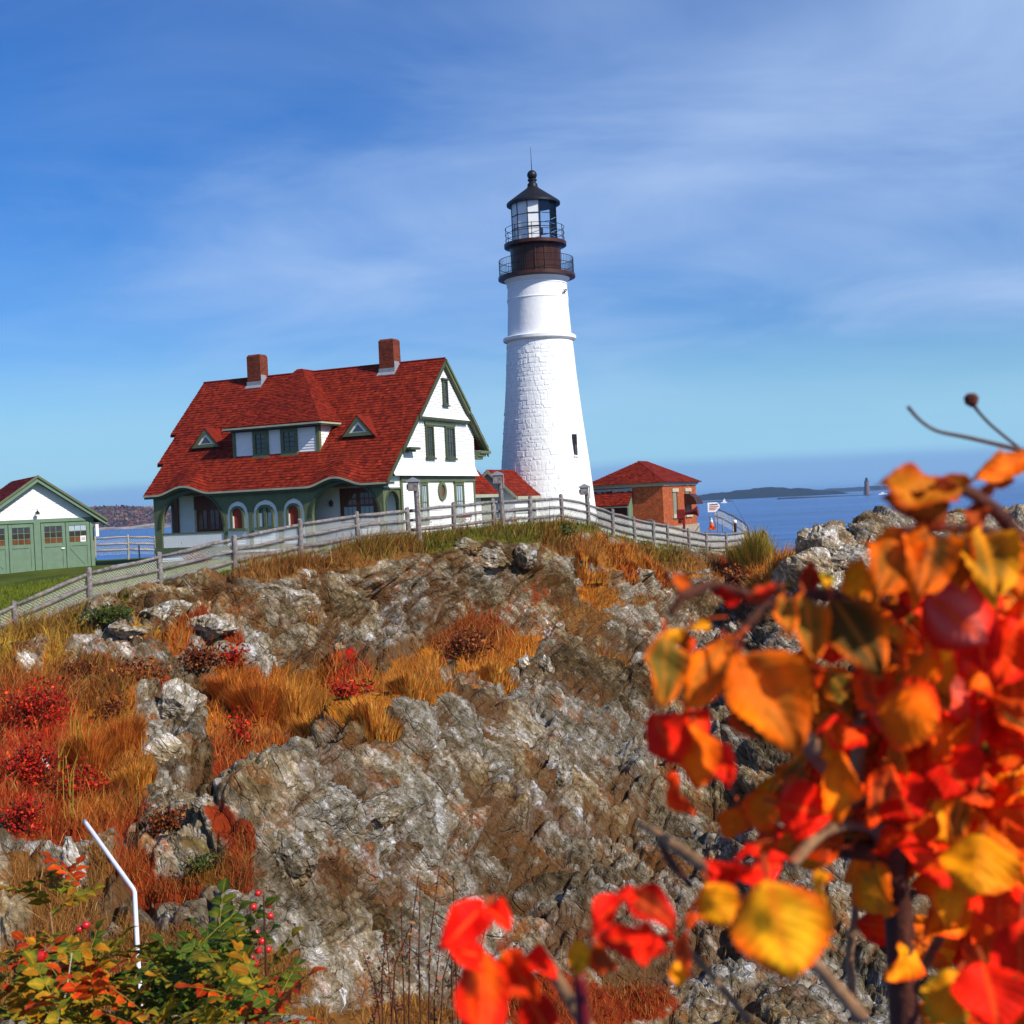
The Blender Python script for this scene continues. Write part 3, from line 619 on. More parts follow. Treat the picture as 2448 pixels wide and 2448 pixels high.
# the wood on the hill: many small crown faces, one mass
nw = 9000
hv = np.array([v.co[:] for v in hill.data.vertices]); hv = hv[(hv[:, 2] > SEA_Z + 6) & (hv[:, 1] < 2605)]
pk = hv[rng.integers(0, len(hv), nw)] + rng.normal(0, 1.5, (nw, 3)) * np.array([8, 12, .6]); pk[:, 2] += rng.random(nw) * 6 + .5
V = []; C = []
pal = np.array([(0.20, 0.060, 0.018), (0.12, 0.035, 0.014), (0.26, 0.11, 0.03), (0.055, 0.045, 0.02), (0.15, 0.09, 0.045)])
for p in pk:
    s = 1.6 + random.random() * 3.2; c = pal[random.randrange(5)] * (.6 + .7 * random.random())
    n_ = rng.normal(0, 1, 3); a = rng.normal(0, 1, 3); b = np.cross(n_, a); a = a / np.linalg.norm(a) * s; b = b / np.linalg.norm(b) * s * .8
    V += [p - a, p - b, p + a, p + b]; C += [c] * 4
wood = mesh_obj('far_woodland', V, np.arange(len(V)).reshape(-1, 4), 'forest', col=np.array(C))
tag(wood, 'brown and russet autumn trees covering the far hill', 'woodland', kind='stuff')

# ================================================================== KEEPER'S HOUSE
# local frame: x along the ridge (gable end at x = 0, house towards -x), -y towards the viewer, z = world height
def siding(rng_fn, z0, z1, place, pitch=0.16, proud=0.034):
    """clapboards between z0 and z1; rng_fn(z) -> (a0, a1) horizontal extent; place(a, out, z) -> point"""
    mb = MB(); z = z0
    while z < z1 - 1e-4:
        zt = min(z + pitch, z1); a0, a1 = rng_fn(z + 1e-4); b0, b1 = rng_fn(zt - 1e-4)
        if a1 - a0 > 0.02 or b1 - b0 > 0.02:
            if b1 - b0 < 0.01: b0 = b1 = (b0 + b1) / 2
            if a1 - a0 < 0.01: a0 = a1 = (a0 + a1) / 2
            mb.add([place(a0, 0, z), place(a1, 0, z), place(a1, proud, z), place(a0, proud, z), place(b0, 0.003, zt), place(b1, 0.003, zt)],
                   [(0, 1, 2, 3), (3, 2, 5, 4), (0, 3, 4), (1, 5, 2)])
        z = zt
    return mb
def arch_rng(x0, x1, zspring, h):
    c, w = (x0 + x1) / 2, (x1 - x0) / 2
    def f(z):
        if z <= zspring: return (x0, x1)
        k = max(0.0, 1 - ((z - zspring) / h) ** 2) ** .5; return (c - w * k, c + w * k)
    return f
def strip(mb, xs, lo, hi, y0, y1):
    """vertical wall slab built from columns; lo/hi are functions of x"""
    for a, b in zip(xs[:-1], xs[1:]):
        la, lb, ha, hb = lo(a + 1e-5), lo(b - 1e-5), hi(a + 1e-5), hi(b - 1e-5)
        if ha - la < 1e-3 and hb - lb < 1e-3: continue
        mb.add([(a, y0, la), (b, y0, lb), (b, y0, hb), (a, y0, ha), (a, y1, la), (b, y1, lb), (b, y1, hb), (a, y1, ha)],
               [(0, 1, 2, 3), (5, 4, 7, 6), (0, 4, 5, 1), (3, 2, 6, 7)])
def arch_ring(mb, x0, x1, zb, zs, h, t, place, dep, n=14):
    """moulded arched frame of width t, depth dep (out)"""
    c, w = (x0 + x1) / 2, (x1 - x0) / 2
    o = [(x0, zb)] + [(c - w * math.cos(math.pi * k / n), zs + h * math.sin(math.pi * k / n)) for k in range(n + 1)] + [(x1, zb)]
    i_ = [(x0 + t, zb)] + [(c - (w - t) * math.cos(math.pi * k / n), zs + (h - t) * math.sin(math.pi * k / n)) for k in range(n + 1)] + [(x1 - t, zb)]
    for k in range(len(o) - 1):
        a, b, c_, d = o[k], o[k + 1], i_[k + 1], i_[k]
        mb.add([place(q[0], dd, q[1]) for dd in (0, dep) for q in (a, b, c_, d)],
               [(4, 5, 6, 7), (0, 1, 5, 4), (2, 3, 7, 6), (1, 2, 6, 5), (3, 0, 4, 7)])
def arch_poly(x0, x1, zb, zs, h, n=14):
    c, w = (x0 + x1) / 2, (x1 - x0) / 2
    return [(x0, zb)] + [(c - w * math.cos(math.pi * k / n), zs + h * math.sin(math.pi * k / n)) for k in range(n + 1)] + [(x1, zb)]
SHC = [np.array(c) for c in ((1, 1, 1), (.80, .74, .76), (1.14, 1.2, 1.1), (.62, .55, .58), (.92, .86, .86), (1.08, 1.25, 1.1))]
def shingles(f, urange, v0, v1, exposure=0.17, width=0.21, lift=0.035):
    """courses of separate shingles on the surface f(u, v) (v runs down the slope)"""
    mb = MB(); rows_ = int((v1 - v0) / exposure); rnd = random.Random(3)
    for r in range(rows_ + 1):
        va = v0 + r * exposure; vb = min(va + exposure * 1.08, v1 + .05); ua, ub = urange((va + vb) / 2)
        u = ua - rnd.random() * width
        while u < ub:
            w = width * (.7 + .6 * rnd.random()); a, b = max(u + .006, ua), min(u + w - .006, ub); u += w
            if b - a < .03: continue
            j = (rnd.random() - .5) * .03; l = lift * (.7 + .7 * rnd.random())
            p = [np.array(f(a, va)), np.array(f(b, va)), np.array(f(b, vb + j)), np.array(f(a, vb + j))]
            nn = np.cross(p[1] - p[0], p[3] - p[0]); nn /= np.linalg.norm(nn) + 1e-9
            if nn[2] < 0: nn = -nn
            q = [p[0] + nn * .006, p[1] + nn * .006, p[2] + nn * l, p[3] + nn * l]
            c = SHC[rnd.randrange(6)] * (.8 + .35 * rnd.random())
            mb.add(q + [p[2], p[3]], [(0, 1, 2, 3), (3, 2, 4, 5)], tuple(c))
    return mb
def win_rect(parent, place, a0, a1, z0, z1, frame_mat='green', pane_mat='pane', t=0.12, bars=(1, 2), out=0.03, dep=0.07, sill=True, cap=False, barmat=None):
    """sash window: frame part with pane, glazing bars and sill as sub-parts; place(a, out, z)"""
    def pb(m, x0, x1, o0, o1, zz0, zz1):
        v = [place(x, o, z) for z in (zz0, zz1) for (x, o) in ((x0, o0), (x1, o0), (x1, o1), (x0, o1))]
        m.add(v, [(0, 3, 2, 1), (4, 5, 6, 7), (0, 1, 5, 4), (1, 2, 6, 5), (2, 3, 7, 6), (3, 0, 4, 7)])
    m = MB()
    pb(m, a0, a0 + t, .0, out + dep, z0, z1); pb(m, a1 - t, a1, .0, out + dep, z0, z1)
    pb(m, a0 + t, a1 - t, .0, out + dep, z1 - t, z1); pb(m, a0 + t, a1 - t, .0, out + dep, z0, z0 + t)
    fr = m.build('window', frame_mat, parent)
    m = MB(); pb(m, a0 + t, a1 - t, .012, out, z0 + t, z1 - t); m.build('pane', pane_mat, fr)
    nb, nh = bars
    for k in range(1, nb + 1):
        m = MB(); x = a0 + t + (a1 - a0 - 2 * t) * k / (nb + 1); pb(m, x - .014, x + .014, out - .004, out + .03, z0 + t, z1 - t); m.build('glazing_bar', barmat or frame_mat, fr)
    for k in range(1, nh + 1):
        m = MB(); z = z0 + t + (z1 - z0 - 2 * t) * k / (nh + 1); pb(m, a0 + t, a1 - t, out - .003, out + .034, z - .02, z + .02); m.build('glazing_bar', barmat or frame_mat, fr)
    if sill: m = MB(); pb(m, a0 - .08, a1 + .08, 0, out + dep + .07, z0 - .09, z0 - .003); m.build('sill', frame_mat, fr)
    if cap: m = MB(); pb(m, a0 - .1, a1 + .1, 0, out + dep + .06, z1 + .003, z1 + .12); m.build('lintel', frame_mat, fr)
    return fr

HOUSE = empty('keepers_house', (-4.1, 75.3, 0), -0.419)
tag(HOUSE, 'large white clapboard house with red shingled roof, dormer and green arched porch', 'house')
ZR, ZE, YE, YF, YW, YB = 9.05, 1.66, -7.56, -7.30, -5.35, 4.24
MSL = (ZR - ZE) / -YE
def eave_lift(x):
    def bmp(c, w): t = (x - c) / w; return math.cos(t * math.pi / 2) ** 2 if abs(t) < 1 else 0.0
    return .46 * bmp(-13.55, 2.0) + .46 * bmp(-2.95, 1.9)
def roof_f(x, v):                                  # v: horizontal distance from ridge towards the front
    z = ZR - MSL * v
    if v > 5.6: k = (v - 5.6) / (-YE - 5.6); z += eave_lift(x) * k * k * (3 - 2 * k)
    return (x, -v, z)
def roof_u(v):
    if v < 3.66: return (-17.5, .55)
    if v < 5.65: return (-17.0, .46)
    return (-16.5, .38)
# roof slabs (three stepped tiers on the front, one on the back)
mb = MB()
for va, vb in ((0, 3.66), (3.66, 5.65), (5.65, 7.56)):
    u0, u1 = roof_u((va + vb) / 2); xs = np.linspace(u0, u1, 64); vs_ = np.linspace(va, vb, 5)
    for a, b in zip(xs[:-1], xs[1:]):
        for c, d in zip(vs_[:-1], vs_[1:]):
            q = [np.array(roof_f(a, c)), np.array(roof_f(b, c)), np.array(roof_f(b, d)), np.array(roof_f(a, d))]
            mb.add(q + [p + np.array((0, 0, -.16)) for p in q], [(0, 3, 2, 1), (4, 5, 6, 7)])
    for u in (u0, u1):
        for c, d in zip(vs_[:-1], vs_[1:]):
            p, q = np.array(roof_f(u, c)), np.array(roof_f(u, d)); mb.add([p, q, q - (0, 0, .16), p - (0, 0, .16)], [(0, 1, 2, 3)])
mb.build('roof', 'roofbase', HOUSE)
roof = [o for o in HOUSE.children if o.name.startswith('roof')][0]
shingles(roof_f, roof_u, 0.0, 7.58).build('shingles', 'shingle', roof, kind='stuff', col=True)
ZBK = 3.8; mb = MB()
mb.prism([(-17.5, 0, ZR), (.55, 0, ZR), (.55, 5.62, ZBK), (-17.5, 5.62, ZBK)], (0, 0, -.16)); mb.build('rear_roof', 'roofbase', HOUSE)
shingles(lambda x, v: (x, v, ZR - (ZR - ZBK) / 5.62 * v), lambda v: (-17.5, .55), 0, 5.6).build('rear_shingles', 'shingle', HOUSE, kind='stuff', col=True)
MB().tube([(-17.5, 0, ZR + .03), (.55, 0, ZR + .03)], .07, 6).build('ridge_cap', 'shingle_plain', HOUSE)
# wavy eave fascia and gutter
mb = MB(); mg = MB(); xs = np.linspace(-16.5, .38, 90)
for a, b in zip(xs[:-1], xs[1:]):
    pa, pb_ = np.array(roof_f(a, 7.56)), np.array(roof_f(b, 7.56))
    for m_, y0, y1, h0, h1 in ((mb, -.02, .03, -.30, -.03), (mg, -.13, -.021, -.17, -.06)):
        v = [pa + (0, y0, h0), pb_ + (0, y0, h0), pb_ + (0, y1, h0), pa + (0, y1, h0), pa + (0, y0, h1), pb_ + (0, y0, h1), pb_ + (0, y1, h1), pa + (0, y1, h1)]
        m_.add(v, [(0, 3, 2, 1), (4, 5, 6, 7), (0, 1, 5, 4), (2, 3, 7, 6)])
mb.build('fascia', 'green_dark', HOUSE); mg.build('gutter', 'cream_trim', HOUSE)
# porch arcade wall (green) with five openings
FL = -1.72                                         # porch floor
o1 = arch_rng(-15.5, -10.95, -0.35, 1.96); o2 = arch_rng(-4.72, -.34, -.05, 1.70)
inf = [(-10.71, -9.13), (-8.85, -7.07), (-6.75, -5.25)]
def lo_wall(x):
    for (a, b, zs, h) in ((-15.5, -10.95, -0.35, 1.96), (-4.72, -.34, -.05, 1.70)):
        if a < x < b: c, w = (a + b) / 2, (b - a) / 2; return zs + h * max(0, 1 - ((x - c) / w) ** 2) ** .5
    for (a, b) in inf:
        if a < x < b: c, w = (a + b) / 2, (b - a) / 2; return .12 + .86 * max(0, 1 - ((x - c) / w) ** 2) ** .5
    return FL - .05
hi_wall = lambda x: ZE - .12 + eave_lift(x)
bx_ = sorted(set([-16.05, -.02] + [-15.5, -10.95, -4.72, -.34] + [q for ab in inf for q in ab] + list(np.linspace(-15.5, -10.95, 30)) + list(np.linspace(-4.72, -.34, 30)) + [x for a, b in inf for x in np.linspace(a, b, 16)]))
mb = MB(); strip(mb, bx_, lo_wall, hi_wall, YF, YF + .22)
for x in (-16.05, -15.5, -10.95, -10.71, -9.13, -8.85, -7.07, -6.75, -5.25, -4.72, -.34, -.02):
    mb.add([(x, YF, FL - .05), (x, YF + .22, FL - .05), (x, YF + .22, .2 if x not in (-16.05, -.02) else 1.5), (x, YF, .2 if x not in (-16.05, -.02) else 1.5)], [(0, 1, 2, 3)])
arc = mb.build('arcade_wall', 'green', HOUSE)
for (a, b, zs, h) in ((-15.5, -10.95, -0.35, 1.96), (-4.72, -.34, -.05, 1.70)):
    mb = MB(); arch_ring(mb, a - .16, b + .16, zs - .05, zs, h + .16, .16, lambda x, o, z: (x, YF - o, z), .06, 22); mb.build('arch_moulding', 'green_dark', arc)
front = lambda y: (lambda x, o, z: (x, y - o, z))
for k, (a, b) in enumerate(inf):
    p = siding(arch_rng(a, b, .12, .86), FL, .98, front(YF + .10)).build('wall_panel', 'white', HOUSE, kind='stuff')
    c = (a + b) / 2; w = .50 if k != 1 else .60
    m = MB(); arch_ring(m, c - w, c + w, -.62, .18, .52, .15, front(YF + .075), .11)
    fr = m.build('arched_window', 'green', HOUSE)
    m = MB(); pl = arch_poly(c - w + .14, c + w - .14, -.62, .18, .38); m.prism([(x, YF + .065, z) for x, z in pl], (0, .02, 0)); m.build('pane', 'red_blind' if k != 1 else 'pane', fr)
    m = MB(); m.box(c - w - .12, c + w + .12, YF - .08, YF + .07, -.74, -.62); m.build('sill', 'green', fr)
    if k == 1:
        m = MB(); m.box(c - .10, c + .10, YF - .01, YF + .06, -.62, .55); m.build('mullion', 'green', fr)
        for sx in (-1, 1): m = MB(); m.box(c + sx * .30 - .12, c + sx * .30 + .10, YF + .03, YF + .06, -.58, .22); m.build('curtain', 'curtain', fr)
    else:
        m = MB(); m.box(c - w + .15, c - w + .22, YF + .02, YF + .06, -.60, .1); m.build('curtain', 'white', fr)
# porch balustrade, beams, floor, foundation
mb = MB(); x = -15.46
while x < -11.0: mb.box(x, min(x + .108, -10.97), YF + .05, YF + .09, -1.62, -.82); x += .12
mb.build('balustrade_boards', 'white', HOUSE, kind='stuff')
MB().box(-15.5, -10.95, YF + .02, YF + .16, -.83, -.74).build('porch_rail', 'green', HOUSE)
MB().box(-16.1, -5.0, YF - .05, YF + .2, -1.98, -1.63).build('porch_beam', 'green', HOUSE)
MB().box(-15.95, -.03, YF + .03, YW - .02, -1.80, -1.73).build('porch_floor', 'green', HOUSE)
siding(lambda z: (-15.7, -10.9), -3.3, -2.0, front(YF + .05)).build('foundation_siding', 'white', HOUSE, kind='stuff')
MB().box(-16.05, -15.72, YF - .02, YF + .2, -3.3, -1.99).build('corner_post', 'green', HOUSE)
MB().box(-10.9, -.05, YF + .06, YF + .3, -3.3, -1.99).build('foundation_lattice', 'green_dark', HOUSE)
MB().box(-10.9, -.05, YF - .3, YF + .05, -2.02, -1.90).build('step_edge', 'white', HOUSE)
MB().box(-15.95, -.03, YF + .23, YW - .02, 1.53, 1.58).build('porch_ceiling', 'brown', HOUSE)
# wall behind the porch
siding(lambda z: (-16.0, -.03), -1.72, 1.52, front(YW)).build('inner_wall_siding', 'white', HOUSE, kind='stuff')
MB().box(-16.0, -.03, YW, YW + .1, -1.72, 1.6).build('inner_wall', 'brown', HOUSE)
dr = MB(); dr.box(-14.5, -10.6, YW - .09, YW - .025, -1.7, 1.45); dr = dr.build('brown_doors', 'brown', HOUSE)
for k in range(4):
    a = -14.15 + k * .9; MB().box(a, a + .62, YW - .12, YW - .092, -.6, .55).build('pane', 'pane_warm', dr)
    MB().box(a + .285, a + .335, YW - .145, YW - .122, -.6, .55).build('glazing_bar', 'brown', dr)
MB().box(-14.46, -14.30, YW - .14, YW - .092, -.9, .6).build('door_strip', 'stone_trim', dr)
MB().box(-16.02, -15.72, YW - .14, YW - .026, -1.7, 1.5).build('inner_post', 'brown', HOUSE)
dr = MB(); dr.box(-4.0, -1.5, YW - .09, YW - .025, -.62, 1.4); dr = dr.build('brown_window_frame', 'brown', HOUSE)
for k in range(2):
    for r in range(3):
        for c in range(3):
            a = -3.72 + k * 1.12 + c * .29; z = -.52 + (r == 2) * 1.32 + (r == 1) * .95 + (r == 0) * .0
            h = .84 if r == 0 else .30
            MB().box(a, a + .25, YW - .115, YW - .091, z, z + h).build('pane', 'pane_warm' if r else 'curtain', dr)
dr2 = MB(); dr2.lathe([(.0, -.16), (.10, -.14), (.13, .1), (.05, .2), (0, .26)], 10, ctr=(0, 0)); lam = dr2.build('porch_lamp', 'iron_brown', HOUSE); lam.location = (-4.55, YW - .2, .55)
# porch end wall with narrow arch (faces the gable side)
gside = lambda x: (lambda a, o, z: (x + o, a, z))
mb = MB(); yy = list(np.linspace(YF + .22, YW, 24))
def lo_side(y):
    a, b = -7.02, -5.62
    if a < y < b: c, w = (a + b) / 2, (b - a) / 2; return .42 + .70 * max(0, 1 - ((y - c) / w) ** 2) ** .5
    return FL - .05
yy = sorted(set(yy + [-7.02, -5.62]))
tmp = MB(); strip(tmp, yy, lo_side, lambda y: 1.22, 0, .2)
mb.add([(-.22 + .2 - v[1], v[0], v[2]) for v in tmp.v], [f[::-1] for f in tmp.f]); pe = mb.build('porch_end_wall', 'green', HOUSE)
m = MB(); arch_ring(m, -7.10, -5.54, .0, .42, .78, .1, gside(-.02), .04, 16); m.build('arch_moulding', 'green_dark', pe)
siding(lambda z: (YF + .05, YW), 1.30, 1.95, gside(-.02)).build('porch_frieze_siding', 'white', HOUSE, kind='stuff')
MB().box(-.02, .07, YF, YW - .1, 1.2, 1.30).build('porch_frieze_band', 'green', HOUSE)
mb = MB(); mb.box(-.2, .42, YE + .1, YF + .55, 1.48, 1.62); mb.build('eave_return', 'green_dark', HOUSE)
# gable wall, lowest storey
siding(lambda z: (YW, YB), -3.0, 1.62, gside(0)).build('gable_siding', 'white', HOUSE, kind='stuff')
MB().box(-.06, -.004, YW, YB, -3.0, 9.0 - 7.3).build('gable_wall', 'white', HOUSE)
MB().box(.026, .09, YW - .08, YW + .14, -3.0, 1.66).build('corner_board', 'green', HOUSE)
MB().box(.026, .09, YB - .10, YB + .04, -3.0, 1.66).build('corner_board', 'green', HOUSE)
MB().box(.03, .13, YW - .05, YB + .05, 1.62, 1.93).build('belt_course', 'green', HOUSE)
# middle storey, flared at its foot
def rk(z): return (ZR - z) / MSL                   # front roof line: -rk(z)
def mid_r(z):
    fl = 0.10 * max(0, (2.5 - z) / .55) ** 2 if z < 2.5 else 0
    return (-min(rk(z) + .02, 6.6), min(YB + .18 * (z < 2.5) * max(0, (2.5 - z) / .55), (ZR - z) / ((ZR - ZBK) / 5.62)) - .0)
def midplace(a, o, z):
    fl = .22 * max(0, (2.6 - z) / .65) ** 1.5 if z < 2.6 else 0
    return (.14 + fl + o, a, z)
siding(lambda z: (-min(rk(z) - .24, 6.55), YB + (.15 * max(0, (2.6 - z) / .65))), 1.95, 3.8, midplace).build('gable_siding', 'white', HOUSE, kind='stuff')
siding(lambda z: (-(rk(z) - .24), min(YB, (ZR - z) / ((ZR - ZBK) / 5.62) - .25)), 3.8, 5.45, midplace).build('gable_siding', 'white', HOUSE, kind='stuff')
# attic tier jettied out
siding(lambda z: (-(rk(z) - .24), (ZR - z) / ((ZR - ZBK) / 5.62) - .22), 5.42, 8.7, lambda a, o, z: (.32 + .10 * max(0, (5.8 - z) / .4) + o, a, z)).build('attic_siding', 'white', HOUSE, kind='stuff')
mb = MB(); mb.box(.12, .44, -3.4, 3.15, 5.30, 5.41); mb.build('jetty_moulding', 'green_dark', HOUSE)
mb = MB()
for k in range(34): y = -3.3 + k * .19; mb.box(.2, .47, y, y + .09, 5.22, 5.30)
mb.build('dentils', 'green_dark', HOUSE, kind='stuff')
# rake boards and soffits
back_sl = (ZR - ZBK) / 5.62
mb = MB()
for (ya, za, yb, zb, xo) in ((0, ZR, 3.0, ZR - back_sl * 3.0, .58), (3.0, ZR - back_sl * 3.0 - .08, 5.7, ZR - back_sl * 5.7 - .08, .50)):
    for (dz0, dz1, x0, x1) in ((-.46, -.17, xo - .08, xo), (-.22, -.02, xo, xo + .07)):
        mb.add([(x0, ya, za + dz0), (x1, ya, za + dz0), (x1, yb, zb + dz0), (x0, yb, zb + dz0), (x0, ya, za + dz1), (x1, ya, za + dz1), (x1, yb, zb + dz1), (x0, yb, zb + dz1)],
               [(0, 1, 2, 3), (4, 7, 6, 5), (0, 4, 5, 1), (1, 5, 6, 2), (2, 6, 7, 3), (3, 7, 4, 0)])
mb.build('rake_board', 'green', HOUSE)
mb = MB()
mb.prism([(.13, .0, ZR - .45), (.57, .0, ZR - .45), (.57, 5.5, ZR - .45 - back_sl * 5.5), (.13, 5.5, ZR - .45 - back_sl * 5.5)], (0, 0, -.04)); mb.build('soffit', 'green_dark', HOUSE)
mb = MB()
for va, vb in ((0, 3.66), (3.66, 5.65), (5.65, 7.5)):
    u = roof_u((va + vb) / 2)[1]; p, q = np.array(roof_f(u, va)), np.array(roof_f(u, vb))
    mb.add([p + (-.05, 0, -.36), q + (-.05, 0, -.36), q + (.03, 0, -.36), p + (.03, 0, -.36), p + (-.05, 0, -.02), q + (-.05, 0, -.02), q + (.03, 0, -.02), p + (.03, 0, -.02)],
           [(0, 1, 2, 3), (4, 7, 6, 5), (3, 2, 6, 7), (0, 4, 5, 1), (1, 5, 6, 2), (0, 3, 7, 4)])
mb.build('rake_board', 'green_dark', HOUSE)
mb = MB(); mb.box(.05, .62, YB + .05, 5.8, ZBK - .42, ZBK - .24); mb.box(.1, .5, YB + .02, 5.3, ZBK - .6, ZBK - .42); mb.box(.15, .4, YB + .02, 5.0, ZBK - .80, ZBK - .6); mb.build('eave_bracket', 'green', HOUSE)
mb = MB(); mb.box(.15, .75, -5.25, -4.1, 3.42, 3.56); mb.box(.15, .6, -5.15, -4.4, 3.30, 3.42); mb.build('eave_bracket', 'green_dark', HOUSE)
MB().box(-17.0, .02, YB, YB + .08, -3.0, ZBK + .7).build('rear_wall', 'white', HOUSE)
MB().prism([(-16.4, YW, -3), (-16.4, YB, -3), (-16.4, YB, 4.4), (-16.4, 0, 8.7), (-16.4, -7.2, 1.7), (-16.4, YW, 1.7)], (.06, 0, 0)).build('end_wall', 'white', HOUSE)
# gable windows
gp = lambda x: (lambda a, o, z: (x + o, a, z))
win_rect(HOUSE, gp(.345), -.26, .40, 6.25, 7.75, 'green_dark', 'pane', .10, (0, 2), cap=True)
w = win_rect(HOUSE, gp(.165), -2.38, -1.38, 3.02, 4.98, 'green_dark', 'pane', .13, (2, 3)); win_rect(HOUSE, gp(.165), .15, 1.42, 3.02, 4.98, 'green_dark', 'pane', .13, (2, 3))
MB().box(.165, .27, -2.45, 1.5, 4.98, 5.16).build('window_head', 'green', HOUSE)
win_rect(HOUSE, gp(.028), -3.12, -2.20, -.75, 1.55, 'green', 'curtain', .15, (2, 1), cap=True)
win_rect(HOUSE, gp(.028), 1.36, 2.62, -.75, 1.55, 'green', 'curtain', .17, (2, 1), cap=True)
m = MB(); n = 28
for (r0, r1, x0, x1) in ((.0, .52, .02, .05),):
    pass
ov = MB(); a_out, b_out, a_in, b_in = .52, .58, .30, .38
P0 = [(a_out * math.cos(2 * math.pi * k / n), b_out * math.sin(2 * math.pi * k / n)) for k in range(n)]; P1 = [(a_in * math.cos(2 * math.pi * k / n), b_in * math.sin(2 * math.pi * k / n)) for k in range(n)]
for k in range(n):
    q = [P0[k], P0[(k + 1) % n], P1[(k + 1) % n], P1[k]]
    ov.add([(x, -.3 + y, 1.03 + z) for x in (.02, .12) for (y, z) in q], [(4, 5, 6, 7), (0, 1, 5, 4), (2, 3, 7, 6)])
ov = ov.build('oval_window', 'green', HOUSE)
m = MB(); m.prism([(.03, -.3 + y, 1.03 + z) for y, z in P1], (.02, 0, 0)); m.build('pane', 'pane_warm', ov)
# chimneys
for (x0, x1, zt) in ((-13.55, -12.50, 10.5), (-3.72, -2.66, 10.55)):
    m = MB(); y0, y1 = -.62, .25
    m.add([(x0, y0, 8.2), (x1, y0, 8.2), (x1, y1, 8.2), (x0, y1, 8.2), (x0 + .02, y0, zt - .12), (x1 - .02, y0, zt - .12), (x1 - .02, y1, zt - .12), (x0 + .02, y1, zt - .12),
           (x0 + .1, y0 + .08, zt), (x1 - .1, y0 + .08, zt), (x1 - .1, y1 - .08, zt), (x0 + .1, y1 - .08, zt)],
          [(0, 1, 5, 4), (1, 2, 6, 5), (2, 3, 7, 6), (3, 0, 4, 7), (4, 5, 9, 8), (5, 6, 10, 9), (6, 7, 11, 10), (7, 4, 8, 11), (8, 9, 10, 11)])
    ch = m.build('chimney', 'chimney', HOUSE)
    m = MB(); m.prism([(x0 - .1, y0 - .22, ZR - MSL * (-(y0 - .22)) + .07), (x1 + .1, y0 - .22, ZR - MSL * (-(y0 - .22)) + .07), (x1 + .1, .05, ZR + .08), (x0 - .1, .05, ZR + .08)], (0, 0, .03))
    m.box(x0 - .03, x1 + .03, y0 - .03, y0 - .002, 8.35, 8.75); m.box(x1 + .002, x1 + .03, y0, y1, 8.4, 9.15); m.build('flashing', 'lead', ch)
# big hipped dormer
DX0, DX1, DY = -11.25, -5.18, -5.5
mb = MB(); dw = siding(lambda z: (DX0, DX1), 3.55, 5.28, front(DY)).build('dormer_siding', 'white', HOUSE, kind='stuff')
MB().box(DX0, DX1, DY + .003, DY + .1, 3.5, 5.3).build('dormer_wall', 'white', HOUSE)
siding(lambda z: (DY, min(-.3, -(ZR - z) / MSL + .05)), 3.7, 5.28, gp(DX1)).build('dormer_siding', 'white', HOUSE, kind='stuff')
MB().box(DX1 - .2, DX1 + .05, DY - .06, DY + .17, 3.5, 5.28).build('corner_board', 'green', HOUSE)
MB().box(DX0 - .05, DX0 + .18, DY - .06, DY + .1, 3.5, 5.28).build('corner_board', 'green', HOUSE)
MB().box(DX0 - .03, DX1 + .03, DY - .08, DY - .024, 3.46, 3.58).build('dormer_sill_board', 'green', HOUSE)
MB().box(DX0 - .1, DX1 + .1, DY - .10, DY - .024, 5.12, 5.30).build('frieze_board', 'green_dark', HOUSE)
for a, b in ((-9.80, -8.68), (-7.80, -6.64)): win_rect(HOUSE, front(DY - .022), a, b, 3.60, 5.12, 'green', 'pane', .20, (1, 3), barmat='green_dark')
eL, eR, eY, eZ = DX0 - .30, DX1 + .42, DY - .50, 5.42
ax0, ax1, ay, az = -9.45, -9.15, -.95, 9.20
mb = MB(); mb.prism([(eL, eY, eZ), (eR, eY, eZ), (ax1, ay, az), (ax0, ay, az)], (0, .05, -.12))
byR = -(ZR - eZ) / MSL + .6
mb.prism([(eR, eY, eZ), (eR, byR, eZ), (ax1, 1.0, az), (ax1, ay, az)], (-.05, 0, -.12)); mb.prism([(eL, eY, eZ), (ax0, ay, az), (ax0, 1.0, az), (eL, byR, eZ)], (.05, 0, -.12))
dro = mb.build('dormer_roof', 'roofbase', HOUSE)
def lerp(a, b, t): return np.array(a) * (1 - t) + np.array(b) * t
Lf = math.dist((0, eY, eZ), (0, ay, az))
def df(u, v): t = v / Lf; return lerp((u, ay, az), (u, eY, eZ), t) + np.array((0, 0, .01))
shingles(df, lambda v: (lerp((ax0,), (eL,), v / Lf)[0], lerp((ax1,), (eR,), v / Lf)[0]), 0, Lf).build('dormer_shingles', 'shingle', dro, kind='stuff', col=True)
Ls = math.dist((ax1, 0, az), (eR, 0, eZ))
def ds(u, v): t = v / Ls; p = lerp((ax1, 0, az), (eR, 0, eZ), t); return (p[0] + .005, u, p[2] + .01)
shingles(ds, lambda v: (lerp((ay,), (eY,), v / Ls)[0], lerp((1.0,), (byR,), v / Ls)[0]), 0, Ls).build('dormer_shingles', 'shingle', dro, kind='stuff', col=True)
m = MB(); m.box(eL - .02, eR + .02, eY - .06, eY + .02, eZ - .24, eZ - .05); m.box(eR - .02, eR + .06, eY, byR - .1, eZ - .24, eZ - .05); m.build('dormer_fascia', 'green_dark', HOUSE)
m = MB(); m.box(eL - .02, eR + .06, eY - .14, eY - .061, eZ - .16, eZ - .06); m.box(eR + .061, eR + .12, eY - .1, byR - .1, eZ - .16, eZ - .06); m.build('dormer_gutter', 'cream_trim', HOUSE)
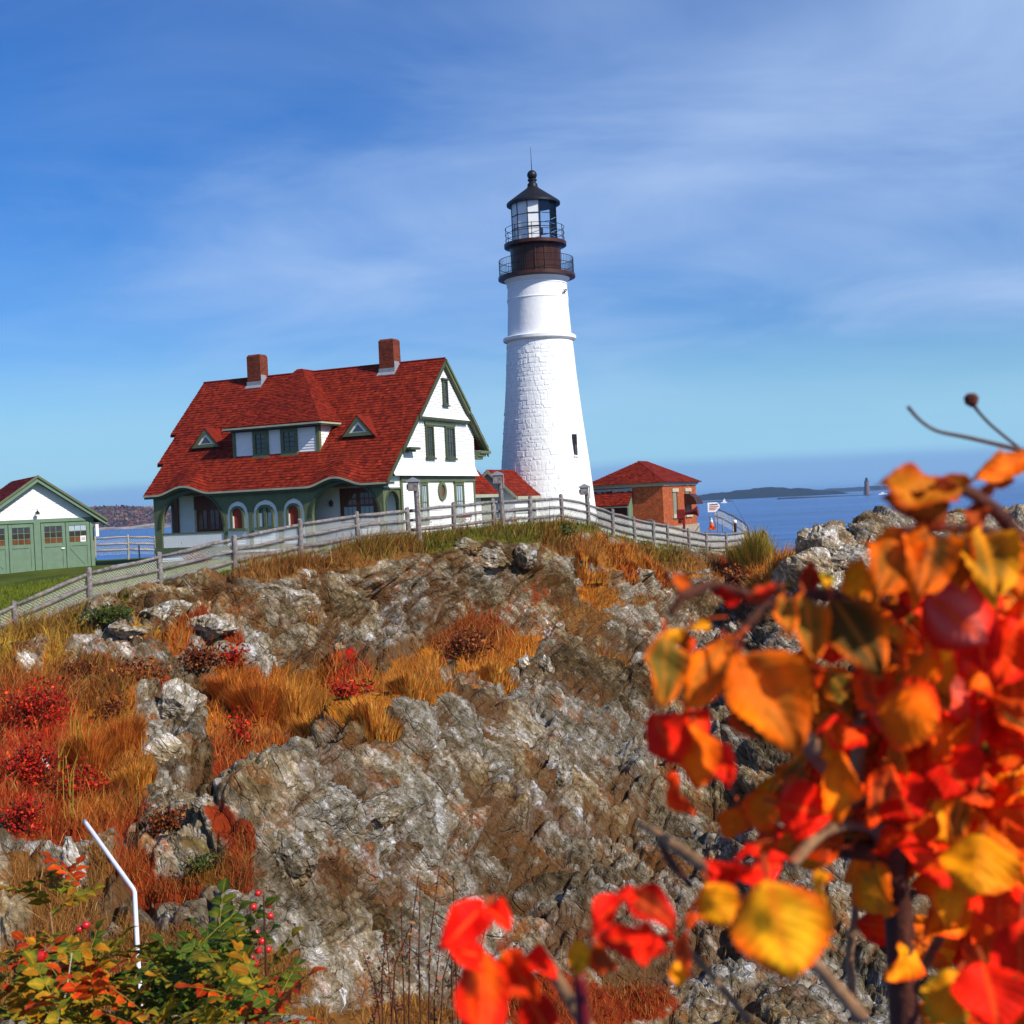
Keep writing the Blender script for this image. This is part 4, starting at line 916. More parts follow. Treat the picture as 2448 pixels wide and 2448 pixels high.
# two triangular eyebrow dormers
for xc in (-13.72, -2.83):
    yf, zb, zt, hw = -4.95, 4.42, 5.58, 1.04
    m = MB()
    for sx in (-1, 1):
        m.prism([(xc, yf - .12, zt), (xc + sx * (hw + .12), yf - .12, zb - .10), (xc + sx * (hw + .12), yf + .5, zb - .1), (xc, -(ZR - zt) / MSL + .3, zt)], (0, 0, .07))
    tr = m.build('eyebrow_dormer', 'shingle_plain', HOUSE)
    m = MB(); t = .2
    for a, b, c, d in (((xc - hw, zb), (xc + hw, zb), (xc + hw - .42, zb + t), (xc - hw + .42, zb + t)), ((xc - hw, zb), (xc - hw + .42, zb + t), (xc, zt - .28), (xc, zt)), ((xc + hw, zb), (xc, zt), (xc, zt - .28), (xc + hw - .42, zb + t))):
        m.prism([(q[0], yf, q[1]) for q in (a, b, c, d)], (0, -.10, 0))
    m.build('green_frame', 'green', tr)
    m = MB(); m.prism([(xc - hw + .40, yf - .03, zb + t - .01), (xc + hw - .40, yf - .03, zb + t - .01), (xc, yf - .03, zt - .26)], (0, .02, 0)); m.build('white_frame', 'white', tr)
    m = MB(); m.prism([(xc - .36, yf - .055, zb + t + .07), (xc + .36, yf - .055, zb + t + .07), (xc, yf - .055, zb + t + .46)], (0, .02, 0)); m.build('pane', 'pane', tr)
    m = MB(); m.prism([(xc - hw, yf + .002, zb), (xc + hw, yf + .002, zb), (xc, yf + .002, zt)], (0, .05, 0)); m.build('backing', 'green_dark', tr)

# ================================================================== LINK BUILDINGS between house and tower
def gable_block(name, label, x0, x1, y0, y1, zeave, zridge, xr, ov_near=.3):
    """low white range with its ridge along y; lit slope falls to +x"""
    r = empty(name, HOUSE.location, -0.419); tag(r, label, 'outbuilding')
    siding(lambda z: (y0, y1), -3.0, zeave - .05, gp(x1 - .35)).build('side_siding', 'white', r, kind='stuff')
    sl_ = (zridge - zeave) / (x1 - xr)
    siding(lambda z: (x0, x1 - .36) if z < zeave - .1 else (max(x0, xr - (zridge - z) / sl_), min(x1 - .36, xr + (zridge - z) / sl_)), -3.0, zridge - .1, front(y0 + .02)).build('end_siding', 'white', r, kind='stuff')
    m = MB(); m.box(x0, x1 - .38, y0 + .04, y1, -3, zeave - .06); m.build('wall', 'white', r)
    m = MB(); m.prism([(xr, y0 - ov_near, zridge), (x1, y0 - ov_near, zeave), (x1, y1, zeave), (xr, y1, zridge)], (0, 0, -.12))
    xl = 2 * xr - x1; m.prism([(xr, y0 - ov_near, zridge), (xr, y1, zridge), (xl, y1, zeave), (xl, y0 - ov_near, zeave)], (0, 0, -.12))
    ro = m.build('roof', 'roofbase', r)
    L = math.dist((xr, zridge), (x1, zeave))
    def sf(u, v): t = v / L; return (xr + (x1 - xr) * t, u, zridge + (zeave - zridge) * t + .01)
    shingles(sf, lambda v: (y0 - ov_near, y1), 0, L).build('shingles', 'shingle', ro, kind='stuff', col=True)
    def sf2(u, v): t = v / L; return (xr - (x1 - xr) * t, u, zridge + (zeave - zridge) * t + .01)
    shingles(sf2, lambda v: (y0 - ov_near, y1), 0, L).build('shingles', 'shingle', ro, kind='stuff', col=True)
    m = MB(); m.box(x1 - .02, x1 + .08, y0 - ov_near, y1, zeave - .25, zeave - .04); m.build('gutter', 'cream_trim', r)
    m = MB()
    for (xa, xb) in ((xr, x1), (xr, xl)):
        m.prism([(xa, y0 - ov_near - .04, zridge - .02), (xb, y0 - ov_near - .04, zeave - .02), (xb, y0 - ov_near - .04, zeave - .26), (xa, y0 - ov_near - .04, zridge - .26)], (0, .06, 0))
    m.build('rake_board', 'cream_trim', r)
    return r
wing = gable_block('rear_wing', 'small white wing with red roof behind the house gable', -4.2, -.12, YB + .09, 8.35, .82, 3.0, -2.2, 0)
m = MB(); m.box(-.44, -.36, 6.2, 7.6, -3, .62); m.build('green_panel', 'green', wing)
link = gable_block('link_building', 'low white link building with red gable roof against the tower foot', -3.0, 1.0, 9.1, 16.2, .60, 2.45, -1.1, .35)
win_rect(link, gp(.68), 11.6, 12.7, -1.0, .30, 'white', 'pane', .14, (0, 1)); MB().box(.672, .76, 13.0, 13.15, -2, .5).build('downpipe', 'weathered', link)

# ================================================================== LIGHTHOUSE TOWER
TC = (2.60, 90.0)
TOWER = empty('lighthouse', (TC[0], TC[1], 0)); tag(TOWER, 'tall white masonry lighthouse with brown watch room and black domed lantern', 'lighthouse')
prof = [(3.62, -1.8), (3.50, -.5), (3.18, 3.0), (2.84, 6.2), (2.56, 9.2), (2.40, 11.55), (2.40, 11.75)]
MB().lathe(prof, 72).build('shaft', 'white_tower', TOWER, smooth=True)
MB().lathe([(2.42, 11.70), (2.64, 11.82), (2.66, 12.02), (2.60, 12.08), (2.36, 12.10)], 72).build('string_course', 'white_tower', TOWER, smooth=True, auto=.6)
MB().lathe([(2.33, 12.05), (2.20, 14.30), (2.22, 14.72), (2.25, 14.74), (2.25, 14.80), (2.21, 14.82), (2.16, 15.6), (2.18, 15.75), (2.22, 15.78), (2.22, 15.84), (2.18, 15.9), (2.25, 16.05), (2.42, 16.25)], 72).build('upper_shaft', 'white_tower', TOWER, smooth=True, auto=.6)
# painted rubble: stones proud of the shaft, larger ones separately
def rad_at(z): return float(np.interp(z, [p[1] for p in prof], [p[0] for p in prof]))
def stone_mesh(seed):
    r = random.Random(seed); n = 4; V = []; F_ = []
    jit = [(.85 + .3 * r.random()) for _ in range(8)]
    pts = [(-.5, -.5), (0, -.52), (.5, -.48), (.52, 0), (.49, .5), (0, .5), (-.5, .49), (-.51, 0)]
    o = [(x * jit[i], y * jit[(i + 3) % 8]) for i, (x, y) in enumerate(pts)]
    V = [(x, -.0, y) for x, y in o] + [(x * .8, .5 + .5 * r.random(), y * .8) for x, y in o]
    F_ = [(i, (i + 1) % 8, 8 + (i + 1) % 8, 8 + i) for i in range(8)] + [tuple(range(8, 16))]
    m = bpy.data.meshes.new('stone'); m.from_pydata(V, [], F_); m.materials.append(M['white_tower']); m.update(); return m
SM = [stone_mesh(k) for k in range(6)]
rs = random.Random(5); z = -.9; cnt = 0; restV = []; restF = []
allst = []
while z < 11.4:
    h = .22 + .22 * rs.random(); a = -math.pi + rs.random()
    R0 = rad_at(z + h / 2); a1 = a + 2 * math.pi
    while a < a1:
        w = .26 + .6 * rs.random() ** 1.6; da = w / R0
        if rs.random() < .6: allst.append((a + da / 2, z + h / 2 + (rs.random() - .5) * .10, w * (.72 + .22 * rs.random()), h * (.7 + .24 * rs.random()), .004 + .024 * rs.random() ** 1.5, R0)); a += da
    z += h
def vis_key(s): return abs(((s[0] - R_(-165)) + math.pi) % (2 * math.pi) - math.pi)
vis_st = sorted([s for s in allst if vis_key(s) < 2.2], key=vis_key)
for i, (a, zc_, w, h, pr, R0) in enumerate(vis_st):
    if i < 300:
        o = bpy.data.objects.new('stone', SM[i % 6]); COL.objects.link(o); o.parent = TOWER
        lean = math.atan2(3.50 - 2.40, 12.05)
        o.matrix_local = Matrix.Translation((R0 * math.cos(a), R0 * math.sin(a), zc_)) @ Matrix.Rotation(a - math.pi / 2, 4, 'Z') @ Matrix.Rotation(lean * 1.0, 4, 'X') @ Matrix.Diagonal((w, pr, h, 1))
    else:
        m = SM[i % 6]; T = Matrix.Translation((R0 * math.cos(a), R0 * math.sin(a), zc_)) @ Matrix.Rotation(a - math.pi / 2, 4, 'Z') @ Matrix.Rotation(math.atan2(1.1, 12.05), 4, 'X') @ Matrix.Diagonal((w, pr, h, 1))
        n0 = len(restV); restV += [tuple(T @ v.co) for v in m.vertices]; restF += [tuple(q + n0 for q in p.vertices) for p in m.polygons]
mesh_obj('stonework', restV, restF, 'white_tower', TOWER)['kind'] = 'stuff'
def on_tower(ang, R0, z, m4=None): return Matrix.Translation((R0 * math.cos(ang), R0 * math.sin(ang), z)) @ Matrix.Rotation(ang + math.pi / 2, 4, 'Z')
wa = R_(-48)
m = MB(); m.box(-.17, .17, -.10, .06, -.75, .75); o = m.build('slit_window', 'iron', TOWER); o.matrix_local = on_tower(wa, rad_at(4.05) + .0, 4.05)
m = MB(); m.box(-.12, .12, -.13, -.101, -.70, .0); m.build('pane', 'pane', o)
m = MB(); m.box(-.2, .2, -.18, .0, -.86, -.751); m.build('sill', 'white', o)
for k, (an, zz_) in enumerate(((R_(-38), 15.05), (R_(-32), 15.12))):
    m = MB(); m.tube([(0, -.1, -.16), (0, -.02, -.1), (0, -.16, .0), (.05, -.2, .1), (.1, -.05, .16)], .035, 6); o = m.build('hook', 'iron', TOWER); o.matrix_local = on_tower(an, 2.2, zz_)
# lower gallery
MB().lathe([(2.42, 16.22), (2.80, 16.30), (2.80, 16.50), (1.6, 16.52)], 64).build('gallery_deck', 'iron_brown', TOWER, smooth=True, auto=.6)
MB().lathe([(1.82, 16.5), (1.84, 18.35), (1.9, 18.5), (2.26, 18.62), (2.27, 18.86), (1.5, 18.90)], 64).build('watch_room', 'iron_brown', TOWER, smooth=True, auto=.6)
m = MB(); arch_ring(m, -.38, .38, -1.3, .35, .38, .07, lambda x, o, z: (x, -o, z), .05, 12); o = m.build('watch_room_door', 'iron_brown', TOWER); o.matrix_local = on_tower(R_(-82), 1.82, 17.9)
m = MB()
for k in range(10):
    m.tube([(-1.2 + .1 * k, 0, 0), (-1.2 + .1 * k, 0, 0.01)], .01, 4)
def ring(mb, R0, z, r, n=64):
    mb.tube([(R0 * math.cos(2 * math.pi * k / n), R0 * math.sin(2 * math.pi * k / n), z) for k in range(n + 1)], r, 5, cap=False)
m = MB()
for zz_ in (16.62, 17.18, 17.68): ring(m, 2.70, zz_, .022)
ra = m.build('lower_railing', 'iron', TOWER)
for k in range(96): 
    a = 2 * math.pi * k / 96; rr = .014 if k % 12 else .028
    if k == 0: b0 = MB().tube([(0, 0, 16.48), (0, 0, 17.70)], .013, 5).build('baluster', 'iron', ra); b0.location = (2.70, 0, 0)
    else: c = b0.copy(); COL.objects.link(c); c.parent = ra; c.location = (2.70 * math.cos(a), 2.70 * math.sin(a), 0)
m = MB()
for zz_ in (19.15, 19.55, 19.98): ring(m, 2.14, zz_, .022)
ra = m.build('upper_railing', 'iron', TOWER)
for k in range(10):
    a = 2 * math.pi * (k + .3) / 10
    if k == 0: b0 = MB().tube([(0, 0, 18.84), (0, 0, 20.02)], .026, 5).build('railing_post', 'iron', ra); b0.location = (2.14 * math.cos(a), 2.14 * math.sin(a), 0)
    else: c = b0.copy(); COL.objects.link(c); c.parent = ra; c.location = (2.14 * math.cos(a), 2.14 * math.sin(a), 0)
# lantern: twelve-sided, landward panes blanked white
NS = 12; RL = 1.66; z0, z1 = 18.88, 21.75
LA = lambda k: 2 * math.pi * (k + .42) / NS
lan = MB().lathe([(RL + .05, z0 - .02), (RL + .05, z0 + .1), (RL - .05, z0 + .1)], NS * 2).build('lantern_curb', 'iron', TOWER)
m = MB()
for k in range(NS):
    a = LA(k); m.tube([(RL * math.cos(a), RL * math.sin(a), z0), (RL * math.cos(a), RL * math.sin(a), z1)], .035, 5)
for zz_ in (z0 + .95, z0 + 1.9): m.tube([(1.005 * RL * math.cos(LA(k)), 1.005 * RL * math.sin(LA(k)), zz_) for k in range(NS + 1)], .028, 5, cap=False)
m.build('lantern_frame', 'iron', TOWER)
for k in range(NS):
    a, b = LA(k), LA(k + 1); mid = math.degrees((a + b) / 2) % 360
    blank = 195 < mid < 289
    for r in range(3):
        za, zb = z0 + .05 + r * .95, z0 + (r + 1) * .95
        m = MB(); p = [(RL * .985 * math.cos(q), RL * .985 * math.sin(q)) for q in (a, b)]
        m.add([(p[0][0], p[0][1], za), (p[1][0], p[1][1], za), (p[1][0], p[1][1], zb), (p[0][0], p[0][1], zb)], [(0, 1, 2, 3)])
        m.build('lantern_pane', 'white' if blank else 'glass', TOWER)
m = MB(); m.lathe([(.0, 18.9), (.42, 18.9), (.42, 19.5), (.62, 19.6), (.62, 19.95), (.40, 20.0), (.40, 20.4), (0.2, 20.5)], 20); m.box(-.05, .05, -.05, .05, 20.4, 21.7); m.build('beacon', 'iron', TOWER)
MB().lathe([(1.95, 21.66), (1.95, 21.80), (1.84, 21.90), (1.2, 22.36), (.52, 22.84), (.38, 22.98), (.36, 23.2), (.26, 23.3), (.26, 23.42), (.34, 23.45), (.34, 23.52), (.2, 23.55)], 48).build('lantern_roof', 'iron', TOWER, smooth=True, auto=.5)
m = MB(); m.lathe([(0.0, 23.50)] + [(.36 * math.sin(math.pi * k / 12), 23.85 - .36 * math.cos(math.pi * k / 12)) for k in range(1, 12)] + [(0.0, 24.21)], 24); m.build('ventilator_ball', 'iron', TOWER, smooth=True)
m = MB(); m.tube([(0, 0, 24.2), (-.02, 0, 25.9)], [.03, .012], 5); m.build('lightning_rod', 'iron', TOWER)

# ================================================================== BRICK FOG SIGNAL BUILDING
BRK = empty('brick_building', (11.62, 95.0, 0), R_(64)); tag(BRK, 'orange brick building with red hipped roof beside the lighthouse', 'building')
# local x: along the right (sunlit) face going back; local y: towards the left (shaded face runs along +y)
BW, BL, zb0, ze_ = 6.1, 8.4, -3.6, 1.05
m = MB(); m.box(0, BL, 0, BW, zb0, ze_); m.build('wall', 'brick', BRK)
m = MB(); m.box(-.12, BL + .12, -.14, BW + .12, zb0, -2.25); m.build('footing', 'concrete', BRK)
m = MB(); m.box(-.12, BL + .12, -.12, BW + .12, ze_ - .12, ze_ + .02); m.box(-.22, BL + .22, -.22, BW + .22, ze_ + .02, ze_ + .14); m.build('cornice', 'cream_trim', BRK)
ov_ = .38; zr_ = 3.0; rx0, rx1, ry = 3.3, BL - 3.3 + .2, BW / 2
A, B, C_, D = (-ov_, -ov_, ze_ + .14), (BL + ov_, -ov_, ze_ + .14), (BL + ov_, BW + ov_, ze_ + .14), (-ov_, BW + ov_, ze_ + .14)
Ra, Rb = (rx0, ry, zr_), (rx1, ry, zr_)
m = MB(); m.add([A, B, C_, D, Ra, Rb], [(0, 1, 5, 4), (1, 2, 5), (2, 3, 4, 5), (3, 0, 4), (3, 2, 1, 0)]); bro = m.build('roof', 'roofbase', BRK)
def trapez(a, b, c, d):
    L = (math.dist(a, d) + math.dist(b, c)) / 2
    return (lambda u, v: lerp(lerp(d, a, v / L), lerp(c, b, v / L), u) + np.array((0, 0, .012))), L
def shing_quad(a, b, c, d, name='shingles'):
    """a-b eave, d-c top; courses of constant size"""
    a, b, c, d = map(np.array, (a, b, c, d)); L = np.linalg.norm((a + b) / 2 - (c + d) / 2); ex = (b - a) / np.linalg.norm(b - a)
    def f(u, v):
        t = v / L; p = (d * (1 - t) + a * t); q = (c * (1 - t) + b * t); o = (p + q) / 2; return o + ex * u + np.array((0, 0, .012))
    def rgn(v):
        t = min(1, max(0, v / L)); p = (d * (1 - t) + a * t); q = (c * (1 - t) + b * t); w = (q - p) @ ex; return (-w / 2, w / 2)
    return shingles(f, rgn, 0, L, .19, .22)
for q in ((A, B, Rb, Ra), (D, A, Ra, Ra), (B, C_, Rb, Rb)): shing_quad(*q).build('shingles', 'shingle', bro, kind='stuff', col=True)
m = MB(); m.tube([A, Ra], .06, 5); m.tube([Ra, Rb], .06, 5); m.tube([B, Rb], .06, 5); m.build('hip_cap', 'oxide', bro)
bface = lambda a, o, z: (a, -o, z)
for k, (a0, a1) in enumerate(((2.35, 3.35), (5.55, 6.65))):
    m = MB(); m.box(a0, a1, -.035, -.004, -1.35, .42); wn_ = m.build('window', 'boarded', BRK)
    MB().box(a0 - .25, a1 + .25, -.12, -.002, .42, .70).build('lintel', 'stone_trim', wn_); MB().box(a0 - .25, a1 + .25, -.14, -.002, -1.65, -1.35).build('sill', 'stone_trim', wn_)
    MB().box(a1 - .16, a1, -.06, -.0355, -1.35, .42).build('shutter_edge', 'iron_brown', wn_)
m = MB(); pr = [(0, .35), (.35, .30), (.75, .05), (.95, -.35), (1.0, -.55), (0, -.55)]
m.prism([(5.2, -.04 - q[0], q[1] - .1) for q in pr], (1.7, 0, 0)); m.build('awning', 'iron_brown', BRK)
# entrance hood on the shaded face
m = MB(); hx = -.0; y0, y1 = 2.5, 5.6
m.prism([(-.95, y0, -2.7), (-.95, y0, -.35), (0, y0, .55), (0, y0, -2.7)], (0, .10, 0)); hd = m.build('entrance_hood', 'green_door', BRK); m = MB(); m.prism([(-.95, y1, -2.7), (-.95, y1, -.35), (0, y1, .55), (0, y1, -2.7)], (0, .10, 0)); m.build('hood_cheek', 'green_door', hd)
m = MB(); m.prism([(-1.15, y0 - .1, -.50), (-1.15, y1 + .2, -.50), (.0, y1 + .2, .60), (.0, y0 - .1, .60)], (0, 0, .09)); m.build('hood_roof', 'roofbase', hd)
shing_quad((-1.15, y1 + .2, -.42), (-1.15, y0 - .1, -.42), (0, y0 - .1, .69), (0, y1 + .2, .69)).build('hood_shingles', 'shingle', hd, kind='stuff', col=True)
m = MB(); m.box(-1.12, -1.04, y0, y1, -.62, -.50); m.build('hood_beam', 'cream_trim', hd)
m = MB(); m.box(-.06, -.003, y0 + .2, y1, -2.7, -.1); m.build('door', 'redpaint', hd)
rs = random.Random(9); m = MB(); y = y0 - .1
while y < y1 - .1:
    w = .12 + .15 * rs.random(); m.box(-.20, -.13, y, y + w, .55 + .16 * rs.random(), .86); y += w
m.build('scalloped_flashing', 'lead', BRK)
m = MB(); m.box(-.12, -.02, .9, 1.35, -2.3, -1.6); m.build('meter_box', 'weathered', BRK)

# ================================================================== GARAGE
GAR = empty('garage', (-29.35, 76.6, 0), math.atan2(.537, .843)); GAR.scale = (.87, 1, 1); tag(GAR, 'green and white garage with red roof at the left edge', 'garage')
# local x along the gable front (left to right), -y towards the viewer
gz0, gze, gzr, ghw = -3.2, .50, 3.15, 4.30; gsl = (gzr - gze) / ghw
siding(lambda z: (-ghw + .55 if z < .75 else -(gzr - z) / gsl + .35, ghw - .55 if z < .75 else (gzr - z) / gsl - .35), .48, 2.9, front(0)).build('gable_siding', 'white', GAR, kind='stuff')
MB().box(-ghw + .5, ghw - .5, .0, 7, gz0, .47).build('wall', 'green_door', GAR)
MB().prism([(-ghw + .5, .01, .47), (ghw - .5, .01, .47), (0, .01, 2.95)], (0, 7, 0)).build('gable_core', 'white', GAR)
MB().box(-ghw + .45, ghw - .45, -.10, -.003, .28, .50).build('belt_course', 'green_door', GAR)
ro = MB()
for sx in (-1, 1): ro.prism([(0, -.5, gzr), (sx * (ghw + .35), -.5, gzr - gsl * (ghw + .35)), (sx * (ghw + .35), 7.5, gzr - gsl * (ghw + .35)), (0, 7.5, gzr)], (0, 0, -.14))
ro = ro.build('roof', 'roofbase', GAR)
L = math.hypot(ghw + .35, gsl * (ghw + .35))
for sx in (-1, 1):
    shingles((lambda u, v, sx=sx: (sx * v / L * (ghw + .35), u, gzr - gsl * (ghw + .35) * v / L + .01)), lambda v: (-.5, 7.5), 0, L).build('shingles', 'shingle', ro, kind='stuff', col=True)
    e = (sx * (ghw + .38), gzr - gsl * (ghw + .38))
    MB().prism([(0, -.56, gzr + .02), (e[0], -.56, e[1] + .02), (e[0], -.56, e[1] - .34), (0, -.56, gzr - .36)], (0, .06, 0)).build('rake_board', 'green_door', GAR)
    MB().prism([(0, -.66, gzr + .06), (e[0], -.66, e[1] + .06), (e[0], -.66, e[1] - .10), (0, -.66, gzr - .10)], (0, .098, 0)).build('rake_moulding', 'green', GAR)
    MB().prism([(0, -.5, gzr - .36), (e[0], -.5, e[1] - .34), (e[0], -.02, e[1] - .34), (0, -.02, gzr - .36)], (0, 0, .04)).build('soffit', 'green_dark', GAR)
MB().box(ghw - .75, ghw - .48, -.14, -.003, gz0, .28).build('corner_board', 'green_door', GAR)
MB().box(-.32, .12, -.12, -.003, gz0, .28).build('centre_post', 'green_door', GAR)
for k, (a, b) in enumerate(((.16, 1.82), (1.86, 3.52), (-2.02, -.36), (-3.72, -2.06))):
    m = MB(); m.box(a, b, -.06, -.003, -2.75, .22); dr = m.build('garage_door', 'green_door', GAR)
    for (x0, x1, z0_, z1_) in ((a, a + .22, -2.74, .21), (b - .22, b, -2.74, .21), (a + .22, b - .22, .02, .21), (a + .22, b - .22, -1.26, -1.05), (a + .22, b - .22, -2.74, -2.5)):
        MB().box(x0 + .004, x1 - .004, -.10, -.0605, z0_, z1_).build('door_rail', 'green_door', dr)
    s_ = 1 if k % 2 == 0 else -1; xa, xb = (a + .24, b - .24) if s_ > 0 else (b - .24, a + .24)
    MB().prism([(xa, -.088, -2.5), (xa + s_ * .16, -.088, -2.5), (xb, -.088, -1.42), (xb, -.088, -1.27), (xb - s_ * .14, -.088, -1.27), (xa, -.088, -2.36)], (0, .027, 0)).build('door_brace', 'green_door', dr)
    rs = random.Random(k)
    for c in range(3):
        for r in range(3):
            w_ = (b - a - .44) / 3; h_ = 1.05 / 3; x = a + .22 + c * w_; z = -1.04 + r * h_
            mt = ['pane_warm', 'dark_room', 'pane'][r] if k != 1 else ['pane_warm', 'dark_room', 'curtain'][r]
            MB().box(x + .025, x + w_ - .025, -.075, -.0605, z + .02, z + h_ - .02).build('pane', mt, dr)
    if k == 1:
        MB().box(b - .66, b - .28, -.082, -.0755, -1.03, -.66).build('paper_notice', 'white', dr)
        m = MB(); [m.box(b - .58 + .07 * j, b - .55 + .07 * j, -.086, -.0825, -.96, -.76 + .03 * (j % 2)) for j in range(4)]; m.build('notice_marks', 'inkd', dr, kind='stuff')
    if k == 0: MB().box(b - .32, b - .10, -.15, -.1005, -1.42, -1.34).build('handle', 'white', dr)
m = MB(); m.tube([(0, -.02, 0), (0, -.22, .12), (0, -.34, .02)], .025, 6); m.lathe([(.02, .06), (.12, -.04), (.14, -.16)], 10, ctr=(0, -.34)); o = m.build('wall_lamp', 'iron', GAR); o.location = (-.05, 0, .95)
MB().box(ghw - .44, ghw - .22, -.45, -.25, -.75, .02).build('side_sign_box', 'white', GAR)
m = MB(); m.box(.1, 2.0, -.5, -.12, -2.80, -2.74); m.build('door_step', 'concrete', GAR)

# ================================================================== RAIL FENCE with wire netting along the crest
FP = [(40,1530,35),(217,1449,36.5),(386,1408,38),(563,1362,39.2),(720,1326,40.7),(858,1301,42.4),(978,1286,44.3),(1086,1272,46.3),(1182,1260,48.4),(1268,1253,50.6),(1345,1247,52.8),(1408,1258,55.1),(1466,1277,57.5),(1518,1290,59.9),(1563,1297,62.3),(1597,1302,64.8),(1648,1312,67.1),(1690,1318,69.5),(1738,1318,71.8),(1784,1312,74.5)]
pts = [P(*q) for q in FP]; p0 = pts[0] + (pts[0] - pts[1]); pts = [p0 + np.array((0, 0, -.15))] + pts
def post_mesh(h, r, seed):
    rs = random.Random(seed); m = MB(); m.tube([(0, 0, -.6), (rs.uniform(-.01, .01), rs.uniform(-.01, .01), h * .5), (rs.uniform(-.015, .015), 0, h - .02), (0, 0, h)], [r * 1.06, r, r * .97, r * .8], 9); return m
def fence(name, label, pts, H=1.12, pr=.085, rr=.052, rails=(.98, .62, .26), net=(0.02, 1.0), pitch=.09, wr=.0060, mat='weathered', grp=None):
    root = empty(name, tuple(pts[0])); tag(root, label, 'fence', grp); o0 = np.array(pts[0]); rs = random.Random(len(pts))
    for i, p in enumerate(pts):
        h = H * (1 + rs.uniform(-.04, .05)); o = post_mesh(h, pr, i).build('post', mat, root, smooth=True, auto=.7); o.location = tuple(p - o0); o.rotation_euler = (rs.uniform(-.03, .03), rs.uniform(-.03, .03), rs.random() * 6)
    for a, b in zip(pts[:-1], pts[1:]):
        a_, b_ = a - o0, b - o0
        for z in rails:
            j = lambda: np.array((rs.uniform(-.015, .015), 0, rs.uniform(-.03, .02))); q = [a_ + (0, 0, z) + j(), lerp(a_, b_, .35) + (0, 0, z) + j() * .8, lerp(a_, b_, .7) + (0, 0, z) + j() * .8, b_ + (0, 0, z) + j()]
            MB().tube(q, [rr * rs.uniform(.7, .9), rr * rs.uniform(.95, 1.15), rr * rs.uniform(.95, 1.15), rr * rs.uniform(.7, .9)], 7, squash=1.15).build('rail', mat, root, smooth=True)
        if net:
            ex = b_ - a_; Wd = np.linalg.norm(ex[:2]); d = ex / Wd; off = np.array((-d[1], d[0], 0)) * .06; Hh = net[1] - net[0]; m = MB(); c = -Hh
            def pt(x, y): return a_ + d * x + off + np.array((0, 0, net[0] + y))
            while c < Wd + Hh:
                for sg in (1, -1):
                    # line x = c + sg*y (sg=+1) or x = c + Hh - y
                    f_ = (lambda y: c + y) if sg > 0 else (lambda y: c + Hh - y)
                    y0, y1 = 0.0, Hh
                    if sg > 0: y0, y1 = max(0, -c), min(Hh, Wd - c)
                    else: y0, y1 = max(0, c + Hh - Wd), min(Hh, c + Hh)
                    if y1 - y0 > .03: m.tube([pt(f_(y0), y0), pt(f_(y1), y1)], wr, 3, cap=False)
                c += pitch
            m.build('wire_mesh', 'wire', root, kind='stuff')
    return root
fence('rail_fence', 'long weathered three-rail fence with wire netting along the bluff top', pts)
c0 = P(1784, 1312, 74.5); fr2 = [c0 + np.array((.3, .6, 0)), P(1790, 1300, 79), P(1776, 1286, 84), P(1752, 1270, 90), P(1728, 1256, 97), P(1711, 1250, 103)]
fence('cliff_edge_fence', 'pale railing with netting running back beside the brick building', fr2, 1.25, .05, .04, (1.15, .6), (.05, 1.1), .32, .004, 'weathered')
lf = [P(150, 1338, 92), P(228, 1330, 92), P(307, 1326, 93), P(372, 1327, 94), P(440, 1330, 95)]
fence('back_fence', 'pale three-rail fence between garage and house', lf, 1.45, .07, .055, (1.35, .85, .4), (.05, 1.3), .14, .005, 'concrete')
m = MB(); m.tube([(0, 0, -.5), (0, 0, 1.1)], .05, 6); m.tube([(0, 0, 1.08), (0, 0, 1.16)], [.06, .03], 6); o = m.build('thin_post', 'stone_trim'); o.location = tuple(P(334, 1344, 84)); tag(o, 'thin pale post on the lawn left of the house', 'post')

# ================================================================== POLES AND SMALL THINGS
def box_pole(px, pyb, d, h, label):
    r = empty('box_topped_pole', tuple(P(px, pyb, d))); tag(r, label, 'pole', 'weathered poles with boxes on top along the fence')
    m = MB(); m.tube([(0, 0, -.5), (-.03, 0, h * .6), (-.05, 0, h)], [.10, .095, .09], 8); m.build('pole_shaft', 'weathered', r, smooth=True, auto=.7)
    m = MB(); m.box(-.32, .02, -.16, .16, h - .42, h - .10); b = m.build('box', 'weathered', r)
    m = MB(); m.prism([(-.38, -.2, h - .10), (.10, -.2, h - .10), (.10, -.2, h - .04), (-.14, -.2, h + .07), (-.38, -.2, h - .05)], (0, .4, 0)); m.build('box_roof', 'lead', b)
    m = MB(); m.box(-.37, -.32, -.1, .1, h - .36, h - .18); m.build('box_front', 'iron_brown', b)
    m = MB(); m.box(.08, .12, -.05, .05, h - .6, h - .05); m.build('bracket', 'lead', r)
box_pole(1003, 1287, 44.2, 2.12, 'weathered pole with wooden box in front of the house gable')
box_pole(1203, 1259, 48.6, 2.12, 'weathered pole with wooden box in front of the low red-roofed link')
box_pole(1408, 1252, 55.3, 1.72, 'weathered pole with box at the right foot of the tower')
# fog horn
hb = P(1636, 1268, 88); r = empty('fog_horn', tuple(hb)); tag(r, 'dark red fog horn on a stand before the brick building', 'fog horn')
MB().tube([(0, 0, -.6), (0, 0, 1.1)], .09, 8).build('stand', 'oxide', r)
m = MB(); ax = np.array((.93, -.3, .12)); ax /= np.linalg.norm(ax)
m.tube([ax * t + np.array((0, 0, 1.2)) for t in (-.4, -.1, .3, .75, 1.0, 1.05)], [.12, .13, .14, .20, .36, .37], 14); m.build('horn', 'oxide', r, smooth=True, auto=.8)
m = MB(); m.box(-.45, .05, -.25, .25, .85, 1.5); m.tube([(-.2, 0, .5), (-.2, 0, .9)], .2, 10); m.build('compressor_case', 'oxide', r)
